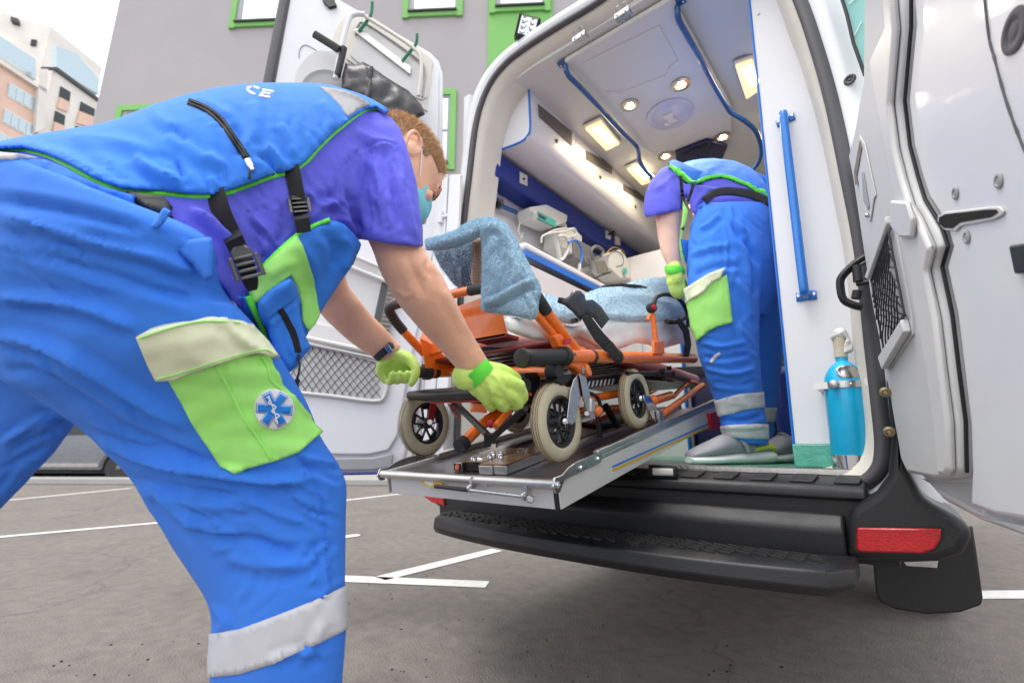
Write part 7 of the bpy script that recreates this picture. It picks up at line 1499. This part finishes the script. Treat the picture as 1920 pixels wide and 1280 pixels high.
for L_ in ([(1320, 440, 1400, 430, 1.85, .14), (1310, 560, 1400, 560, 1.77, .12), (1330, 690, 1410, 690, 1.73, .11), (1368, 800, 1425, 800, 1.73, .09), (1385, 845, 1430, 845, 1.74, .08)], [(1380, 450, 1440, 450, 1.95, .12), (1405, 600, 1455, 600, 1.98, .10), (1412, 740, 1445, 740, 1.98, .09), (1415, 835, 1445, 835, 1.98, .07)]):
    sk.loft(sm([st(*a) for a in L_], 3), 18)
m2 = remesh(sk, .006, 4, 'body'); folds(m2, [([(1236, 402), (1248, 398), (1256, 402)], 3, -.003)]); new_obj('body', m2, M['skin_pale'], p2, 180)
hair_on(m2, O2, F2, U2, S2, p2, 1.0, 2500, lambda f, s, u: (u > .04) | (f < -.03), lambda f, s, u: .012 + 0 * u, M['hair'], M['hair2'])
tr = MB()
tr.loft(sm([st(*a) for a in [(1312, 380, 1438, 378, 1.92, .22), (1304, 395, 1444, 388, 1.90, .27), (1294, 430, 1450, 425, 1.87, .30), (1288, 480, 1455, 480, 1.84, .30), (1290, 530, 1456, 540, 1.85, .27), (1310, 580, 1440, 590, 1.87, .22)]], 4), 32)
tr.loft(sm([st(*a) for a in [(1296, 470, 1440, 460, 1.80, .20), (1289, 520, 1432, 510, 1.77, .20), (1292, 570, 1426, 560, 1.75, .20), (1302, 630, 1424, 625, 1.73, .19), (1314, 685, 1426, 680, 1.72, .185), (1334, 735, 1430, 730, 1.72, .18), (1344, 765, 1432, 760, 1.72, .17), (1350, 795, 1438, 790, 1.72, .165), (1360, 826, 1442, 836, 1.72, .16)]], 4), 30)
tr.loft(sm([st(*a) for a in [(1360, 470, 1455, 470, 1.93, .20), (1375, 560, 1462, 560, 1.97, .19), (1388, 640, 1468, 640, 1.99, .18), (1398, 700, 1464, 700, 2.0, .17), (1404, 750, 1456, 750, 2.0, .16), (1408, 800, 1452, 800, 2.0, .15), (1410, 830, 1450, 832, 2.0, .15)]], 4), 24)
T2 = [([(1365, 385), (1375, 410), (1400, 440)], 6, .010), ([(1372, 395), (1384, 440), (1410, 470), (1425, 500)], 6, -.009), ([(1310, 430), (1330, 420), (1350, 400)], 6, .008), ([(1290, 480), (1330, 465), (1370, 460)], 7, .007), ([(1400, 440), (1415, 500), (1418, 560)], 8, -.010), ([(1300, 520), (1340, 500), (1390, 500)], 7, -.006), ([(1380, 520), (1400, 560), (1410, 600)], 8, .009), ([(1310, 640), (1350, 650), (1400, 640)], 5, .007), ([(1316, 668), (1360, 672), (1410, 660)], 5, -.007), ([(1320, 690), (1370, 700), (1420, 690)], 5, .008), ([(1335, 715), (1380, 722), (1425, 712)], 5, -.007), ([(1345, 782), (1390, 788), (1435, 775)], 5, -.010), ([(1350, 800), (1395, 802), (1436, 798)], 4, .006), ([(1362, 832), (1400, 838), (1438, 830)], 4, -.006), ([(1385, 600), (1395, 640), (1410, 670)], 7, .006)]
T2 = [(a_, b_, c_ * 1.4) for a_, b_, c_ in T2] + rand_folds([(1295, 420), (1440, 400), (1430, 560), (1300, 540)], 60, 16, 60, 4, .004, 51, 20) + rand_folds([(1310, 620), (1420, 620), (1430, 790), (1350, 800)], 5, 18, 60, 4, .004, 52, 14)
t2o, t2m, t2b = garment(tr, 'trousers', M['trousers'], p2, .0075, 4, T2, .004, 11, seed=21)
for px in ([(1335, 745), (1343, 750), (1385, 738), (1433, 734), (1445, 734), (1445, 762), (1433, 763), (1395, 768), (1352, 780), (1340, 780)], [(1345, 800), (1360, 797), (1395, 795), (1440, 795), (1450, 795), (1450, 822), (1440, 823), (1400, 822), (1364, 818), (1352, 818)]):
    shell(t2m, px, 'reflective_band', M['reflect'], t2o, .004, .003, extra=lambda V, N: (V - CO3) @ FW < 1.86)
shell(t2m, [(1425, 764), (1470, 764), (1470, 790), (1425, 790)], 'reflective_band', M['reflect'], t2o, .003, .003, extra=lambda V, N: (V - CO3) @ FW > 1.88)
patch('cargo_pocket', [(1288, 560), (1300, 545), (1363, 515), (1368, 550), (1374, 604), (1345, 612), (1325, 622), (1306, 640), (1297, 610)], t2b, M['hivis'], t2o, .012, .008, 5)
patch('pocket_flap', [(1285, 542), (1300, 530), (1330, 512), (1360, 501), (1352, 520), (1335, 528), (1320, 545), (1300, 558), (1288, 568)], t2b, M['hivis_pale'], t2o, .024, .002, 4)
patch('knee_stripe', ribbon([(1332, 680), (1342, 668), (1350, 662)], 6), t2b, M['reflect'], t2o, .003, .001, 3)
patch('belt', ribbon(spl2([(1322, 376), (1340, 362), (1365, 358), (1400, 362), (1430, 372), (1446, 380)], 3), 15), t2b, M['foam'], t2o, .008, .003, 4)
patch('belt_loop', ribbon([(1364, 348), (1370, 368)], 8), t2b, M['trousers'], t2o, .018, .004, 3); patch('belt_loop', ribbon([(1428, 362), (1434, 380)], 6), t2b, M['trousers'], t2o, .018, .004, 3)
sh = MB()
sh.loft(sm([hz(1376, 392, 1.90, .145, .05, .01), hz(1370, 372, 1.97, .155, .075, .01), hz(1352, 352, 2.10, .185, .10), hz(1338, 338, 2.25, .20, .10), hz(1325, 336, 2.40, .19, .08), hz(1320, 345, 2.50, .10, .06)], 4), 32)
sh.loft(sm([st(*a) for a in [(1262, 305, 1320, 330, 2.12, .16), (1238, 318, 1300, 345, 2.05, .17), (1220, 340, 1290, 362, 1.98, .17), (1209, 368, 1285, 376, 1.94, .165), (1206, 392, 1282, 386, 1.92, .16), (1209, 408, 1280, 392, 1.91, .15)]], 4), 24)
sh.loft(sm([st(*a) for a in [(1400, 320, 1450, 345, 2.2, .15), (1425, 350, 1480, 370, 2.2, .14)]], 3), 16)
sh.loft(sm([st(*a) for a in [(1285, 345, 1345, 352, 1.95, .10), (1290, 375, 1330, 385, 1.90, .06), (1296, 398, 1314, 405, 1.87, .03)]], 3), 16)
s2o, s2m, s2b = garment(sh, 't_shirt', M['shirt'], p2, .0075, 4, [([(1222, 360), (1250, 340), (1270, 320)], 6, .005), ([(1255, 350), (1270, 370), (1275, 390)], 5, -.005), ([(1300, 390), (1315, 370), (1335, 352)], 5, .006)], .003, 14, seed=4)
VP2 = [(1235, 290), (1256, 309), (1275, 329), (1299, 345), (1318, 336), (1340, 330), (1365, 331), (1395, 343), (1420, 357), (1450, 372), (1500, 340), (1440, 270), (1300, 250)]
v2m = s2m.copy(); V = co_of(v2m); N = no_of(v2m); set_co(v2m, V + N * .010); folds(v2m, [([(1300, 322), (1315, 302), (1345, 292)], 6, -.006), ([(1320, 330), (1340, 310), (1370, 300)], 7, .006), ([(1390, 320), (1410, 335), (1430, 350)], 7, .005)])
v2o = shell(v2m, VP2, 'vest', M['vest'], p2, .003, .005); v2b = bvh(v2o.data)
patch('piping', ribbon(spl2([(1256, 309), (1266, 320), (1277, 331), (1299, 345)], 4), 6), v2b, M['piping'], v2o, .012, .006, 3)
patch('piping', ribbon(spl2([(1299, 345), (1318, 336), (1340, 330), (1365, 331), (1395, 343), (1420, 357), (1446, 371)], 4), 6), v2b, M['piping'], v2o, .012, .006, 3)
def loose(px, d, th, name, m_, par=v2o, rad=5, step=4): return inflate(px, d, th, rad, step).build(name, m_, par, smooth=75)
loose(ribbon([(1276, 330), (1278, 350), (1280, 375), (1284, 392)], [6, 6, 7, 6]), 1.88, .008, 'strap', M['webbing'], rad=3)
loose(ribbon([(1300, 345), (1296, 360), (1290, 378)], [5, 6, 5]), 1.86, .008, 'strap', M['webbing'], rad=3)
loose([(1280, 375), (1290, 395), (1288, 410), (1283, 428), (1276, 450), (1280, 475), (1285, 492), (1276, 480), (1273, 455), (1277, 425), (1280, 400)], 1.84, .012, 'green_panel', M['hivis'])
loose([(1276, 448), (1300, 452), (1296, 470), (1290, 500), (1281, 485)], 1.86, .012, 'vest_hem', M['vest'])
k = MB(); k.lathe([(.008, 0), (.008, .004), (.005, .006)], D(1313, 388, 1.70), -FWD, 14); k.build('button', M['trousers'], t2o)
g3 = MB()
chain(g3, [(1264, 503, 1.84), (1266, 525, 1.83)], [.030, .034])
for (a, b_, c_) in (((1258, 530), (1262, 548), (1268, 556)), ((1264, 533), (1268, 550), (1275, 557)), ((1271, 532), (1276, 547), (1281, 553)), ((1277, 528), (1282, 542), (1284, 550))):
    chain(g3, [(1265, 515, 1.83), (*a, 1.82)], [.022, .017]); chain(g3, [(*a, 1.82), (*b_, 1.815), (*c_, 1.82)], [.0145, .012, .0095])
chain(g3, [(1262, 512, 1.85), (1280, 528, 1.86), (1284, 540, 1.86)], [.02, .014, .011])
gm3 = remesh(g3, .0035, 3, 'glove'); new_obj('glove', gm3, M['glove'], p2, 180)
k = MB(); k.loft(sm([st(1246, 498, 1281, 498, 1.845, .080), st(1246, 505, 1284, 506, 1.84, .086), st(1247, 512, 1285, 513, 1.84, .086)], 3), 24); k.build('glove_cuff', M['cuffm'], p2, smooth=60)
# clog
toe, heel = onZ(1290, 872, ZF), onZ(1448, 869, ZF)
def clog(toe, heel):
    T_ = (toe - heel); L_ = T_.length; T_.normalize(); S_ = Vector((-T_.y, T_.x, 0)); z = lambda h: Vector((0, 0, h))
    def sec(f, w_, h0, h1): c = heel + T_ * (L_ * f) + z((h0 + h1) / 2); return (c, S_ * w_ / 2, z((h1 - h0) / 2))
    k = MB(); k.loft(sm([sec(.0, .04, .022, .042), sec(.02, .066, .004, .048), sec(.10, .078, .001, .050), sec(.3, .076, .001, .044), sec(.5, .080, .001, .040), sec(.75, .100, .001, .034), sec(.92, .085, .002, .032), sec(.99, .045, .008, .028)], 4), 24); so = k.build('clog_sole', M['sole'], p2, smooth=50)
    k = MB(); k.loft(sm([sec(.03, .055, .045, .062), sec(.10, .070, .040, .070), sec(.25, .070, .036, .075), sec(.42, .074, .032, .100), sec(.55, .082, .030, .106), sec(.70, .094, .028, .086), sec(.85, .090, .026, .064), sec(.95, .065, .024, .048), sec(.985, .03, .024, .036)], 4), 24); up2 = k.build('clog_upper', M['shoe'], so, smooth=60)
    k = MB(); k.loft(sm([sec(.0, .05, .042, .060), sec(.05, .072, .044, .074), sec(.16, .080, .044, .076), sec(.26, .078, .042, .064), sec(.32, .05, .040, .050)], 4), 20); k.build('heel_lining', M['shoey'], so, smooth=60)
    k = MB(); cc_ = heel + T_ * L_ * .40; P = [cc_ - S_ * .044 + z(.044), cc_ - S_ * .043 + T_ * .02 + z(.078), cc_ + T_ * .04 + z(.112), cc_ + S_ * .043 + T_ * .02 + z(.078), cc_ + S_ * .044 + z(.044)]; k.tube(spl(P, 5), (.010, .004), 10, flat=T_); k.build('heel_strap', M['shoe'], so, smooth=60)
    k = MB(); 
    for i in range(5):
        for j in range(2): c = heel + T_ * L_ * (.62 + .055 * i) + S_ * (-.040 + .008 * j) * (1 if S_.dot(CO - heel) < 0 else -1) + z(.050 - .004 * i + .007 * j); k.ball(c, .0018, n=6)
    k.build('vent_holes', M['black_dark'], so)['kind'] = 'stuff'
clog(toe, heel); clog(toe + Vector((.14, .34, 0)), heel + Vector((.10, .26, 0)))
